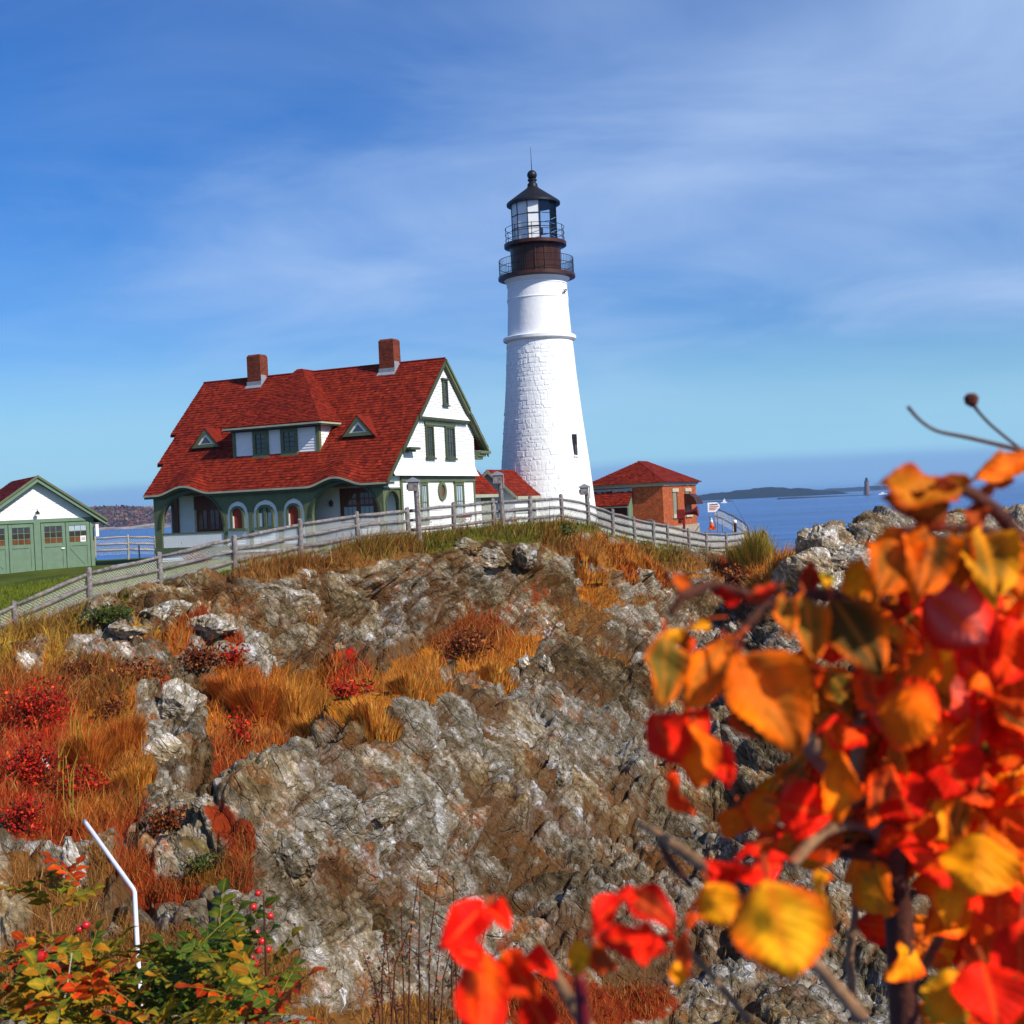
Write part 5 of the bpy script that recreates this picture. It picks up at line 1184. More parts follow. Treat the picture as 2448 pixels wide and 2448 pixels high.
# traffic cone
r = empty('traffic_cone', tuple(P(1702, 1263, 93))); tag(r, 'orange traffic cone with white collar at the brick corner', 'traffic cone')
MB().box(-.24, .24, -.24, .24, -.1, .05).build('base', 'orange_cone', r)
MB().lathe([(.2, .051), (.12, .38)], 16).build('lower_cone', 'orange_cone', r, smooth=True)
MB().lathe([(.12, .382), (.06, .66)], 16).build('white_collar', 'white', r, smooth=True)
MB().lathe([(.06, .662), (.04, .78)], 16).build('tip', 'white', r, smooth=True)
# warning sign
r = empty('warning_sign', tuple(P(1707, 1262, 97))); tag(r, 'white sign with red lettering on the railing by the brick building', 'sign')
m = MB(); q = [(-.42, .45), (.30, .45), (.52, .25), (.52, .05), (.2, -.3), (-.42, -.3)]; m.prism([(x, 0, z + 1.55) for x, z in q], (0, .03, 0)); bd = m.build('board', 'white', r)
m = MB(); rs = random.Random(4); x = -.28
while x < .32: w = rs.uniform(.03, .07); m.box(x, x + w, -.012, -.002, 1.78, 1.86 + rs.uniform(0, .04)); x += w + .025
m.build('dark_lettering', 'inkd', bd, kind='stuff')
m = MB()
for k in range(3):
    x = -.30
    while x < .34 - .08 * k: w = rs.uniform(.04, .09); m.box(x, x + w, -.012, -.002, 1.64 - .12 * k, 1.70 - .12 * k + rs.uniform(0, .02)); x += w + .02
m.build('red_lettering', 'ink', bd, kind='stuff')
for sx in (-.3, .3): MB().tube([(sx, .06, -.6), (sx, .06, 1.9)], .035, 6).build('sign_post', 'weathered', r)
# dark bollard lamp
r = empty('bollard_light', tuple(P(1759, 1292, 83))); tag(r, 'dark slim post with white cap near the cliff railing', 'lamp post')
MB().tube([(0, 0, -.4), (0, 0, 1.15)], .09, 10).build('post_body', 'iron_brown', r); MB().lathe([(.11, 1.151), (.13, 1.2), (.13, 1.34), (.0, 1.4)], 12).build('cap', 'lampglass', r, smooth=True)
# bench by the link building
r = empty('garden_bench', tuple(P(1252, 1250, 66)), R_(-20)); r.location.z = -1.2; tag(r, 'small green slatted bench in front of the link building', 'bench')
for k in range(3): MB().box(-.65, .65, -.25 + .17 * k, -.10 + .17 * k, .50, .55).build('seat_slat', 'teal', r)
for k in range(3): MB().box(-.65, .65, .27, .31, .68 + .13 * k, .78 + .13 * k).build('back_slat', 'teal', r)
for sx in (-.55, .55):
    MB().box(sx - .04, sx + .04, .2, .268, -.3, 1.05).build('leg', 'iron', r); MB().box(sx - .04, sx + .04, -.25, -.18, -.3, .499).build('leg', 'iron', r)
# potted red flower by the gable
r = empty('red_flower_pot', tuple(P(1117, 1266, 66))); tag(r, 'small dark plant with red flowers at the foot of the gable wall', 'plant')
MB().lathe([(.14, -.3), (.2, .15), (.18, .15)], 12).build('pot', 'iron_brown', r)
m = MB(); rs = random.Random(2)
for k in range(9): a = rs.random() * 6.3; m.tube([(0, 0, .1), (.15 * math.cos(a), .15 * math.sin(a), .4), (.32 * math.cos(a), .32 * math.sin(a), .6 + .3 * rs.random())], .012, 4)
m.build('stems', 'green_dark', r)
m = MB()
for k in range(10): m.lathe([(0, .62), (.06, .66), (.05, .74), (0, .76)], 6, ctr=(rs.uniform(-.25, .25), rs.uniform(-.2, .2)))
m.build('flowers', 'ink', r, kind='stuff')
# brick path beside the porch
pc = [P(560, 1352, 62), P(760, 1318, 62), P(760, 1318, 66), P(560, 1352, 66)]
vs_ = []
for q in pc: vs_.append((q[0], q[1], ground_z(q[0], q[1]) + .12))
tag(mesh_obj('path', vs_, [(0, 1, 2, 3)], 'pink_path'), 'reddish brick path between fence and porch', kind='structure')
# distant ledge lighthouse
b = P(2073, 1183.5, 1950); r = empty('distant_lighthouse', tuple(b)); tag(r, 'tiny grey stone lighthouse on the low ledge at the horizon', 'lighthouse')
M['granite'] = plain('distant_granite', (0.20, 0.13, 0.12), 0.9, .3, .5)
MB().lathe([(4.6, -2), (4.3, 4), (3.4, 21), (3.9, 21.5), (3.9, 22.3)], 24).build('shaft', 'granite', r, smooth=True, auto=.6)
MB().lathe([(1.9, 22.3), (1.9, 25.2), (2.2, 25.4), (1.2, 27), (0, 27.8)], 16).build('lantern', 'iron', r, smooth=True, auto=.6)
m = MB(); ring(m, 3.7, 23.4, .12, 24); m.build('gallery_rail', 'iron', r)
m = MB(); [m.box(-5.6 - 5 * k, -5.2 - 5 * k, -.2, .2, -2, 6 - 1.5 * k) for k in range(1)]; m.build('landing_ladder', 'iron', r)
r = empty('motorboat', tuple(P(2112, 1183.2, 1900))); r.location.z = SEA_Z; tag(r, 'small white boat just off the right end of the ledge', 'boat')
MB().prism([(-7, 0, 0), (-7, 0, 1.6), (7, 0, 2.0), (5, 0, 0)], (0, 3, 0)).build('hull', 'white', r); MB().box(-3, 1.5, .5, 2.5, 1.7, 3.6).build('cabin', 'white', r)
r = empty('sailing_boat', tuple(P(1731, 1192, 1700))); r.location.z = SEA_Z; tag(r, 'tiny white sailing boat on the sea right of the brick building', 'boat')
MB().prism([(-4, 0, 0), (-4.5, 0, 1.2), (4.5, 0, 1.4), (3.5, 0, 0)], (0, 2, 0)).build('hull', 'white', r); MB().prism([(-2, 1, 1.5), (2.6, 1, 1.5), (.6, 1, 6.5)], (0, .05, 0)).build('sail', 'white', r)

# ================================================================== BOULDERS (loose or standing proud of the bedrock)
def boulder_mesh(seed, nu=44, nv=26, cuts=11, flat=.75):
    r = np.random.default_rng(seed)
    nrm_ = r.normal(0, 1, (cuts, 3)); nrm_ /= np.linalg.norm(nrm_, axis=1)[:, None]; dk = r.uniform(.50, .95, cuts)
    th = np.linspace(0, math.pi, nv); ph = np.linspace(0, 2 * math.pi, nu, endpoint=False)
    D = np.array([(math.sin(t) * math.cos(p), math.sin(t) * math.sin(p), math.cos(t)) for t in th for p in ph])
    dots = D @ nrm_.T; rad = np.minimum(np.where(dots > .05, dk / np.maximum(dots, .05), 9).min(1), 1.25)
    V = D * rad[:, None]; q = V * np.array([1.7, 1.7, 2.6]) + seed
    hb, _, jb = blocks(q, seed, .8); hc, _, _ = blocks(q * 2.6, seed + 1, .8)
    V = V * (1 + .22 * (hb + .2) - .08 * np.exp(-jb / .06) + .06 * hc)[:, None] * np.array([1, .9, flat])
    f = [(i * nu + k, i * nu + (k + 1) % nu, (i + 1) * nu + (k + 1) % nu, (i + 1) * nu + k) for i in range(nv - 1) for k in range(nu)]
    return V, f
BL = [ # px, py(centre), width px, height px, pale, label
 (690,2045,150,120,0,'layered grey boulder left of the big rock face'),(165,2085,95,130,1,'pale upright slab of rock beside the bent pipe, left'),(1303,1590,64,52,1,'squarish tan boulder resting on the rock slope'),
 (1256,1582,26,56,1,'narrow white quartz slab next to the tan boulder'),(385,1452,130,64,1,'rounded pale outcrop under the fence, left of centre'),(500,1490,120,70,1,'pale outcrop right of the rounded one under the fence'),
 (300,1500,120,46,1,'low pale outcrop below the green juniper'),(410,1690,130,90,1,'pale knobbly outcrop amid orange grass, upper block'),(390,1790,110,100,1,'pale knobbly outcrop amid orange grass, lower block'),
 (540,2150,90,60,0,'grey block behind the green rose leaves'),(265,2230,70,60,0,'grey rock at the foot of the bent pipe'),(170,1575,60,40,1,'small white rock in the yellow grass at far left'),
 (55,1590,50,60,1,'small pale rock at the left edge below the fence'),(1975,1305,150,80,1,'pale cracked headland boulder left of the taller one'),(2140,1300,240,90,1,'largest pale boulder crowning the headland'),
 (2060,1345,150,70,1,'pale boulder in the middle of the headland'),(1905,1375,140,60,1,'pale boulder at the left foot of the headland'),(1990,1395,120,60,1,'pale boulder low on the headland above the red leaves'),
 (1930,1352,150,84,1,'pale slab at the left end of the headland by the tussock'),(2040,1328,150,84,1,'pale block between the two highest headland boulders'),(2250,1300,220,76,1,'long pale block on the headland right of its largest boulder'),(2370,1298,200,66,1,'pale block at the right end of the headland'),
 (1180,1330,110,60,0,'grey rounded rock high on the cliff below the tower'),(1120,1300,70,34,0,'small grey rock just under the crest turf'),(1250,1320,70,50,0,'blocky grey rock on the cliff right of the rounded one'),
 (480,1930,60,40,0,'small grey rock by the mossy patch'),(1340,1850,90,70,0,'grey block low on the right rock face'),(900,1930,90,60,0,'dark block in the middle of the rock face')]
for k, (px, py, wpx, hpx, pale, lab) in enumerate(BL):
    c = hit(px, py + hpx * .25, 6); d = c[1]; rx = wpx / FPX * d / 2 * 1.08; rzz = hpx / FPX * d / 2 * 1.15
    V, f = boulder_mesh(100 + k, flat=1.0); V = V * np.array([rx, rx * .8, rzz])
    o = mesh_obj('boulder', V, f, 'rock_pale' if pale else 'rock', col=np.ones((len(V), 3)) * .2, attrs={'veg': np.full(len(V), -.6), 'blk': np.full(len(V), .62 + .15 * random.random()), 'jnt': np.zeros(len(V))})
    o.location = tuple(c + np.array((0, .45 * rx, hpx * .08 / FPX * d))); o.rotation_euler = (0, 0, random.random() * 6); tag(o, lab, 'boulder', 'boulders on the bluff')
# pale rock point beyond the fence end
V, f = boulder_mesh(300, 60, 40, 14, 1.0); c = P(1822, 1300, 86); V = V * np.array([1.35, 1.6, 3.6])
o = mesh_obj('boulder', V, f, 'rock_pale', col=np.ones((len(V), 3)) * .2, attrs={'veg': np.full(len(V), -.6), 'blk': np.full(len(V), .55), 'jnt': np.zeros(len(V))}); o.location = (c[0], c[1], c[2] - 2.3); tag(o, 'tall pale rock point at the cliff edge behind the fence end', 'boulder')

# ================================================================== GRASS
def blades(name, pos, hgt, wid, colr, lean=.35, label=None, wind=(.12, .0)):
    n = len(pos); a = rng.random(n) * 2 * math.pi; side = np.stack([np.cos(a), np.sin(a), np.zeros(n)], 1)
    ln = rng.normal(0, lean, (n, 2)) + np.array(wind); up = np.stack([ln[:, 0], ln[:, 1], np.ones(n)], 1)
    h = hgt[:, None]; w = wid[:, None]
    p0, p1 = pos - side * w / 2, pos + side * w / 2
    mid = pos + up * h * np.array([.35, .35, .55]); q0, q1 = mid - side * w * .38, mid + side * w * .38
    tip = pos + up * h * np.array([1.0, 1.0, .92])
    V = np.stack([p0, p1, q1, q0, tip], 1).reshape(-1, 3); b = np.arange(n)[:, None] * 5
    T = np.concatenate([b + np.array([0, 1, 2]), b + np.array([0, 2, 3]), b + np.array([3, 2, 4])], 1).reshape(-1, 3)
    o = mesh_obj(name, V, T, 'grass', col=np.repeat(colr, 5, 0)); return tag(o, label, 'grass', kind='stuff')
cell = (VV > 1.8) & (VV < 8.06) & (TPX > -60) & (TPX < 2480)
prob = np.where(cell, np.clip(veg - .25, 0, 1), 0) * (TPX < 1900)
prob *= np.clip(.35 + .9 * (fbm(TV * .8 + 50, 2, 66) + .45), .05, 1.3)
NB = 140000
sel = rng.choice(len(TV), NB, p=prob / prob.sum())
jit = rng.normal(0, 1, (NB, 3)) * (dist[sel] * .0018)[:, None] * np.array([1, 1, 0])
pos = TV[sel] + jit; pos[:, 2] -= .02
dsl = dist[sel]
patchn = fbm(TV[sel] * .55 + 90, 3, 70)[:, None]; colr = vcol[sel] * (0.45 + rng.random((NB, 1)) * 1.1) * (1 + .5 * patchn)
alt = rng.random(NB); pal = np.array([(0.55, 0.30, 0.05), (0.40, 0.12, 0.015), (0.20, 0.09, 0.03), (0.30, 0.03, 0.008), (0.24, 0.20, 0.03)])
colr = colr * .62 + pal[rng.integers(0, 5, NB)] * .38 * (0.5 + rng.random((NB, 1)))
olive = (vcol[sel][:, 1] > vcol[sel][:, 0] * .8); colr[olive] = vcol[sel][olive] * (0.6 + rng.random((olive.sum(), 1)) * .9)
hgt = np.where(olive, .12, .20) * np.exp(rng.normal(0, .55, NB)) * np.clip(dsl / 30, .55, 1.3)
blades('dry_grass', pos, hgt, np.clip(dsl * .00052, .006, .04), colr, .38, 'dry orange and gold grass growing over the bluff')
# taller broken straw among the grass
sel = rng.choice(len(TV), 7000, p=prob / prob.sum()); pos = TV[sel] + rng.normal(0, .06, (7000, 3)) * np.array([1, 1, 0]); d7 = dist[sel]
pw = np.array([(.62, .40, .12), (.50, .26, .06), (.25, .10, .04), (.45, .10, .02)])[rng.integers(0, 4, 7000)] * (.6 + .7 * rng.random((7000, 1)))
blades('straw_stalks', pos, (.25 + .45 * rng.random(7000)) * np.clip(d7 / 30, .6, 1.2), np.clip(d7 * .00036, .004, .03), pw, .6, 'long bent straw stalks standing above the dry grass')
# lawn edge and turf blades
lw = ((VV > 7.9) & (VV < 8.5) & (lawn > .5) & (TPX > -40) & (TPX < 1800)) | ((VV > 7.9) & (VV < 9.1) & (TPX > -40) & (TPX < 700))
sel = rng.choice(np.where(lw)[0], 60000); pos = TV[sel] + rng.normal(0, .05, (len(sel), 3)) * np.array([1, 1, 0])
colr = np.array(GC['L']) * (0.6 + rng.random((len(sel), 1)) * 1.1) + rng.random((len(sel), 1)) * np.array([.07, .035, 0])
blades('lawn_grass', pos, .07 + rng.random(len(sel)) * .13, np.full(len(sel), .022), colr, .3, 'short green lawn grass along the bluff top')

# ================================================================== SHRUBS AND TUSSOCKS
def shrub(name, px, py, wpx, hpx, cols, label, cat='shrub', n=900, leaf=.05, stems=True, grp=None):
    c = hit(px, py + hpx * .4, 6); d = c[1]; rx = wpx / FPX * d / 2; rh = hpx / FPX * d * .55
    r = empty(name, tuple(c)); tag(r, label, cat, grp)
    rs = np.random.default_rng(int(px + py))
    u = rs.normal(0, 1, (n, 3)); u /= np.linalg.norm(u, axis=1)[:, None]; rr = rs.random(n) ** .45
    lob = (1 + .75 * fbm(u * 1.6 + px, 3, 4)) * (1 + .5 * (rs.random(n) < .08))
    p = u * (rr * lob)[:, None] * np.array([rx, rx * .8, rh]) + np.array([0, 0, rh * .8]); p = p[p[:, 2] > -.1]
    m = len(p); a = rs.normal(0, 1, (m, 3)); a /= np.linalg.norm(a, axis=1)[:, None]; b = np.cross(a, rs.normal(0, 1, (m, 3))); b /= np.linalg.norm(b, axis=1)[:, None]
    s_ = (leaf * np.clip(d / 30, .35, 1.6) * (.6 + .8 * rs.random(m)))[:, None]
    V = np.stack([p - a * s_, p + b * s_ * .55, p + a * s_, p - b * s_ * .55], 1).reshape(-1, 3)
    cc = np.array(cols)[rs.integers(0, len(cols), m)] * (.55 + .9 * rs.random((m, 1)))
    o = mesh_obj('foliage', V, np.arange(len(V)).reshape(-1, 4), 'shrubleaf', r, col=np.repeat(cc, 4, 0)); o['kind'] = 'stuff'
    if stems:
        mb = MB()
        for k in range(9): e = rs.normal(0, .5, 2); mb.tube([(0, 0, -.1), (e[0] * rx * .5, e[1] * rx * .4, rh * .7), (e[0] * rx, e[1] * rx * .8, rh * 1.5)], [.018, .012, .005], 4)
        mb.build('stems', 'cane', r)
    return r
RED = [(.50, .012, .006), (.30, .010, .006), (.60, .07, .01), (.16, .02, .01), (.55, .02, .008)]; RUST = [(.26, .05, .012), (.14, .03, .01), (.36, .12, .02), (.09, .03, .012)]; GRN = [(.07, .10, .018), (.035, .06, .012), (.13, .13, .02)]
GR = 'low autumn shrubs on the slope'
for (px, py, w, h, c, lab, n) in [
 (90,1700,130,110,RED,'bright red bush at the left edge, upper one',1500),(75,1830,120,130,RED,'bright red bush at the left edge, lower one',1500),(190,1880,110,80,RED,'small red bush above the bent pipe',900),
 (330,1620,150,70,RUST,'rust coloured bush below the pale outcrops',1100),(480,1570,120,70,RUST,'rust bush right of the pale outcrops',900),(560,1570,60,50,RED,'small red bush at the right of the rust bushes',500),
 (575,1760,70,80,RED,'dark red bush at the left of the golden tussock',700),(590,1850,110,60,RED,'red bush under the golden tussock',900),(835,1655,95,44,RED,'red bush in the grassy hollow',700),
 (1115,1545,130,80,RUST,'dark russet bush on the cliff below the house gable',1300),(260,1470,120,44,GRN,'low green juniper at the fence foot on the left',1000),(190,1600,80,40,RUST,'small brown bush in the yellow grass',500),
 (60,1950,90,90,RED,'red bush low at the left edge',800),(270,1700,80,60,RUST,'brown bush beside the pale outcrop',700),(1760,1375,90,50,RUST,'russet bush beside the tall grass tussock',600),(480,2060,90,50,GRN,'mossy green clump among dark rocks',600),
 (470,1335,70,34,RUST,'small orange bush in front of the porch foundation',400),(1345,1262,60,26,GRN,'small green clump on the crest by the tower',400),(400,1965,110,60,RUST,'dark russet bush in the gully right of the bent pipe',900)]:
    if n > 1: shrub('low_shrub', px, py, w, h, c, lab, n=n, grp=GR)
def tussock(px, py, wpx, hpx, cols, label, n=2600):
    c = hit(px, py + hpx * .45, 6); d = c[1]; rx = wpx / FPX * d / 2; h = hpx / FPX * d
    r = empty('grass_tussock', tuple(c)); tag(r, label, 'grass tuft', 'tall grass tussocks')
    rs = np.random.default_rng(int(px)); an = rs.random(n) * 6.283; q = rs.random(n) ** .5
    pos = np.stack([np.cos(an) * q * rx, np.sin(an) * q * rx * .7, np.full(n, -.1)], 1)
    lt = TV[_front & (abs(TV[:, 0] - c[0]) < rx * 1.3 + .2) & (abs(TV[:, 1] - c[1]) < rx + .6) & (abs(TV[:, 2] - c[2]) < 2)] - c; lt = lt[::max(1, len(lt) // 1500)]
    nn_ = np.argmin((pos[:, None, 0] - lt[None, :, 0]) ** 2 + (pos[:, None, 1] - lt[None, :, 1]) ** 2, axis=1); pos[:, 2] = np.clip(lt[nn_, 2], -.9, .6) - .08
    ln = np.stack([np.cos(an), np.sin(an)], 1) * (q * .45)[:, None] + rs.normal(0, .12, (n, 2))
    hh = h * (.55 + .6 * rs.random(n)) * (1.1 - .4 * q); w = d * .00055; sd = np.stack([np.cos(an + 1.6), np.sin(an + 1.6), np.zeros(n)], 1) * w
    mid = pos + np.stack([ln[:, 0] * hh * .35, ln[:, 1] * hh * .35, hh * .6], 1); tip = pos + np.stack([ln[:, 0] * hh, ln[:, 1] * hh, hh * .98], 1)
    V = np.stack([pos - sd, pos + sd, mid + sd * .7, mid - sd * .7, tip], 1).reshape(-1, 3); b = np.arange(n)[:, None] * 5
    T = np.concatenate([b + np.array([0, 1, 2]), b + np.array([0, 2, 3]), b + np.array([3, 2, 4])], 1).reshape(-1, 3)
    cc = np.array(cols)[rs.integers(0, len(cols), n)] * (.6 + .8 * rs.random((n, 1)))
    o = mesh_obj('blades', V, T, 'grass', r, col=np.repeat(cc, 5, 0)); o['kind'] = 'stuff'
GOLD = [(.60, .25, .03), (.50, .16, .015), (.42, .10, .012), (.62, .34, .06)]; ORG = [(.48, .11, .012), (.36, .06, .01), (.55, .2, .02)]; OLV = [(.28, .26, .03), (.42, .24, .03), (.20, .20, .03), (.5, .26, .04)]
for (px, py, w, h, c, lab) in [(1815,1315,130,100,OLV,'tall green-gold tussock at the right end of the fence'),(1850,1360,120,90,GOLD,'golden tussock at the right below the green-gold one'),
 (620,1680,120,120,ORG,'dark orange tussock left in the hollow'),(700,1680,130,130,GOLD,'tall golden tussock in the hollow'),(760,1720,110,90,GOLD,'golden tussock right of the tallest one'),(660,1740,130,100,ORG,'orange tussock in front of the golden ones'),
 (560,1650,90,100,ORG,'orange tussock at the left rim of the hollow'),(900,1700,120,70,GOLD,'low golden tussock behind the rock crest'),(980,1665,100,60,GOLD,'low golden tussock at the right of the hollow'),(1180,1600,110,50,GOLD,'small golden tussock beside the tan boulder'),
 (285,1770,90,110,ORG,'tall reed-like golden clump on the left slope'),(220,1800,80,130,ORG,'tall orange clump next to the bright red bushes'),(320,1850,90,80,GOLD,'golden clump beside the pale outcrop'),(1390,1320,110,34,GOLD,'golden clump on the crest right of the tower'),(1480,1335,100,28,ORG,'golden clump below the fence, middle'),(1560,1345,90,26,ORG,'orange clump below the fence, right')]:
    tussock(px, py, w, h, c, lab, 1500 if h < 100 else 2400)
for k, (px, py, hpx) in enumerate([(163,1960,190),(150,1900,150),(195,1860,190),(178,1800,150)]):   # long pale reeds
    c = hit(px, py); d = c[1]; h = hpx / FPX * d; m = MB(); rs = random.Random(k)
    for j in range(4):
        x = rs.uniform(-.12, .12); w = .008; e = rs.uniform(-.25, .3)
        m.add([(x - w, 0, -.05), (x + w, 0, -.05), (x + w * .8 + e * .3, 0, h * .6), (x - w * .8 + e * .3, 0, h * .6), (x + e, .05, h * rs.uniform(.85, 1))], [(0, 1, 2, 3), (3, 2, 4)], (.46, .34, .04))
    o = m.build('reed', 'grass', None, col=True); o.location = tuple(c); tag(o, 'long yellow-green reed blades standing by the red bush', 'reed', 'yellow-green reeds')

# bent metal pipe
pp = [P(202, 1962, 15.4), P(207, 1970, 15.3), P(319, 2126, 14.6), P(322, 2134, 14.55), P(330, 2290, 14.0), P(335, 2370, 13.8), P(338, 2500, 13.4)]
o0 = pp[-1]; m = MB(); m.tube([q - o0 for q in pp], [.022, .026, .027, .027, .027, .027, .027], 10); o = m.build('bent_pipe', 'pipe', None, smooth=True); o.location = tuple(o0); tag(o, 'bent pale metal pipe sticking up from the rocks at lower left', 'pipe')
c = hit(118, 1850); m = MB(); m.tube([(0, 0, .25), (.16, -.1, .02)], .035, 8); o = m.build('broken_pipe', 'pipe', None); o.location = tuple(c + np.array((0, -.3, .15))); tag(o, 'short broken pipe end lying in the red bush', 'pipe')

# dried seed stalks
rs = random.Random(12)
for k in range(15):
    px = rs.uniform(840, 1110); py0 = rs.uniform(2400, 2520); d = rs.uniform(4.2, 5.4); b = P(px, py0, d); h = rs.uniform(.30, .62); e = rs.uniform(-.10, .16)
    r = empty('seed_stalk', tuple(b)); tag(r, 'thin dry brown seed stalk against the near rock face', 'weed', 'dry seed stalks')
    MB().tube([(0, 0, -.3), (e * .4, 0, h * .5), (e, 0, h)], [.0035, .003, .0015], 4).build('stem', 'cane', r)
    m = MB()
    for j in range(46):
        t = .3 + .7 * j / 46; x, z = e * (t ** 1.4), h * t; s_ = .0055 * (1.3 - t * .5); q = np.array((x + rs.uniform(-.016, .016), rs.uniform(-.016, .016), z)); a = rng.normal(0, 1, 3) * s_; c_ = rng.normal(0, 1, 3) * s_
        m.add([q - a, q + c_, q + a, q - c_], [(0, 1, 2, 3)], (.30 * rs.uniform(.5, 1.2), .13 * rs.uniform(.5, 1.2), .05))
    o = m.build('seed_heads', 'shrubleaf', r, col=True); o['kind'] = 'stuff'

# ================================================================== ROSE BUSHES IN THE FOREGROUND
def leaf_data(nl=24, nw=10, fold=.35, curl=.3, serr=.045, wave=.0, width=.62, taper=.85):
    """unit leaf along +y from 0 to 1, faces +z; returns verts, faces, uv (u across -1..1, v along)"""
    V = []; UV = []
    for i in range(nl + 1):
        t = i / nl; w = width * .5 * (math.sin(math.pi * t ** taper) ** .72) if 0 < t < 1 else 0.0
        if 0 < t < 1: w = max(w, .01) * (1 + serr * (1 if i % 2 else -1))
        for j in range(nw + 1):
            u = j / nw * 2 - 1; x = u * w
            z = fold * abs(x) + curl * (t - .35) ** 2 * (-1) + wave * math.sin(t * 9 + u * 2) * abs(u) * .12 + .0
            V.append((x, t, z)); UV.append((u, t))
    f = [(i * (nw + 1) + j, i * (nw + 1) + j + 1, (i + 1) * (nw + 1) + j + 1, (i + 1) * (nw + 1) + j) for i in range(nl) for j in range(nw)]
    return np.array(V), f, np.array(UV)
def leaf_obj(parent, base, tip, hw, roll=0.0, fold=.35, curl=.3, edge=(.9, .2, .01), centre=None, mid=.55, wave=.9, name='leaf', o0=None, shape=.85):
    """leaf from base to tip (world points), half width hw; roll turns it about its own axis"""
    base, tip = np.array(base, float), np.array(tip, float); ax = tip - base; L = np.linalg.norm(ax); ax /= L
    view = -(base + tip) / 2; view /= np.linalg.norm(view); nn = view - ax * (view @ ax); nn /= np.linalg.norm(nn) + 1e-9; sx = np.cross(ax, nn)
    cr_, sr_ = math.cos(roll), math.sin(roll); n2 = nn * cr_ + sx * sr_; s2 = sx * cr_ - nn * sr_
    V, f, UV = leaf_data(fold=fold, curl=curl, wave=wave, width=2 * hw / L, taper=shape)
    V[:, 2] += .055 * fbm(np.stack([V[:, 0] * 5, V[:, 1] * 5, np.full(len(V), hw * 700 + roll)], 1), 3, 6) * np.minimum(1, 8 * V[:, 1])
    W_ = base + L * (V[:, :1] * s2 + V[:, 1:2] * ax + V[:, 2:3] * n2)
    e = np.array(edge); c = e if centre is None else np.array(centre)
    au = np.abs(UV[:, 0]); nz = fbm(W_ * 55 + hw * 900, 2, 3)
    k = np.clip((mid - np.abs(au - .32) * 1.1 + .22 * nz) * 1.7 - np.abs(UV[:, 1] - .45) * .75, 0, 1)[:, None]
    col = e * (1 - k) + c * k; col = col * (1 + .25 * fbm(W_ * 30 + 7, 2, 8))[:, None]
    pw, q0, q1 = .035 * hw + .0006, base - ax * L * .12 - n2 * L * .05, base - ax * L * .30 - n2 * L * .16; nv0 = len(W_)
    W_ = np.concatenate([W_, [base - s2 * pw, base + s2 * pw, q0 + s2 * pw, q0 - s2 * pw, q1 + s2 * pw * .9, q1 - s2 * pw * .9, base + n2 * pw, q0 + n2 * pw, q1 + n2 * pw]])
    f = f + [(nv0, nv0 + 6, nv0 + 7, nv0 + 3), (nv0 + 6, nv0 + 1, nv0 + 2, nv0 + 7), (nv0 + 3, nv0 + 7, nv0 + 8, nv0 + 5), (nv0 + 7, nv0 + 2, nv0 + 4, nv0 + 8)]
    col = np.concatenate([col, np.tile((.42, .06, .015), (9, 1))]); UV = np.concatenate([UV, np.tile((.9, .5), (9, 1))])
    o = mesh_obj(name, W_ - (o0 if o0 is not None else 0), f, 'leaf', parent, col=np.clip(col, 0, 1), smooth=True)
    uvl = o.data.uv_layers.new(name='leaf'); li = np.zeros(len(o.data.loops), np.int32); o.data.loops.foreach_get('vertex_index', li); uvl.data.foreach_set('uv', UV[li].astype(np.float32).ravel())
    return o
OR, ORD, YE_, RE, RE2, DK, DKG, BR = (1.0, .150, .002), (.98, .065, .002), (1.0, .34, .005), (.97, .016, .003), (.72, .006, .003), (.10, .05, .008), (.17, .105, .012), (.34, .05, .01)
ROSE = empty('rose_bush', (0.62, 1.0, -1.75)); O0 = np.array(ROSE.location); tag(ROSE, 'big blurred rose bush with orange and red leaves in the right foreground', 'bush')
def stem(pl, rad, mat='twig', parent=None, o0=None, name='branch', n=9):
    q = np.array([P(*p) for p in pl]); t = np.linspace(0, 1, len(q)); qs = pchip(t, q, np.linspace(0, 1, 4 * len(q))); rr = np.interp(np.linspace(0, 1, len(qs)), t, rad)
    return MB().tube([p - (O0 if o0 is None else o0) for p in qs], list(rr), n).build(name, mat, parent or ROSE, smooth=True)
# (px,py,d) and radii in metres
stem([(2175,2700,.80),(2160,2400,.78),(2150,2200,.77),(2135,2080,.76),(2105,1975,.75)], [.010,.0095,.009,.0085,.008], 'cane', name='main_cane')
stem([(2108,1985,.75),(2040,1900,.72),(1970,1820,.68),(1917,1755,.64)], [.0075,.0068,.006,.005])
stem([(2105,1980,.75),(2150,1880,.78),(2225,1760,.80),(2290,1660,.80),(2340,1580,.80)], [.008,.0065,.006,.005,.004])
stem([(2095,2035,.76),(2020,2030,.75),(1945,2028,.74)], [.007,.006,.005], 'cane')
stem([(2110,1980,.75),(2040,1967,.72),(1966,1990,.68),(1893,2065,.64)], [.005,.004,.0035,.003])
stem([(1525,1968,.70),(1560,1985,.69),(1603,2016,.68),(1670,2062,.66),(1735,2106,.64)], [.0016,.002,.0032,.0036,.003])
stem([(1575,2010,.74),(1610,2070,.72),(1650,2115,.70)], [.002,.0025,.002], 'cane')
stem([(1640,2265,.8),(1700,2330,.8),(1790,2440,.8)], [.0022,.0022,.0026], 'twig'); stem([(1930,2280,.6),(1985,2345,.62),(2060,2430,.64)], [.0032,.0035,.004]); stem([(2315,2120,.9),(2260,2220,.9),(2205,2320,.88)], [.003,.0033,.0036], 'twig')
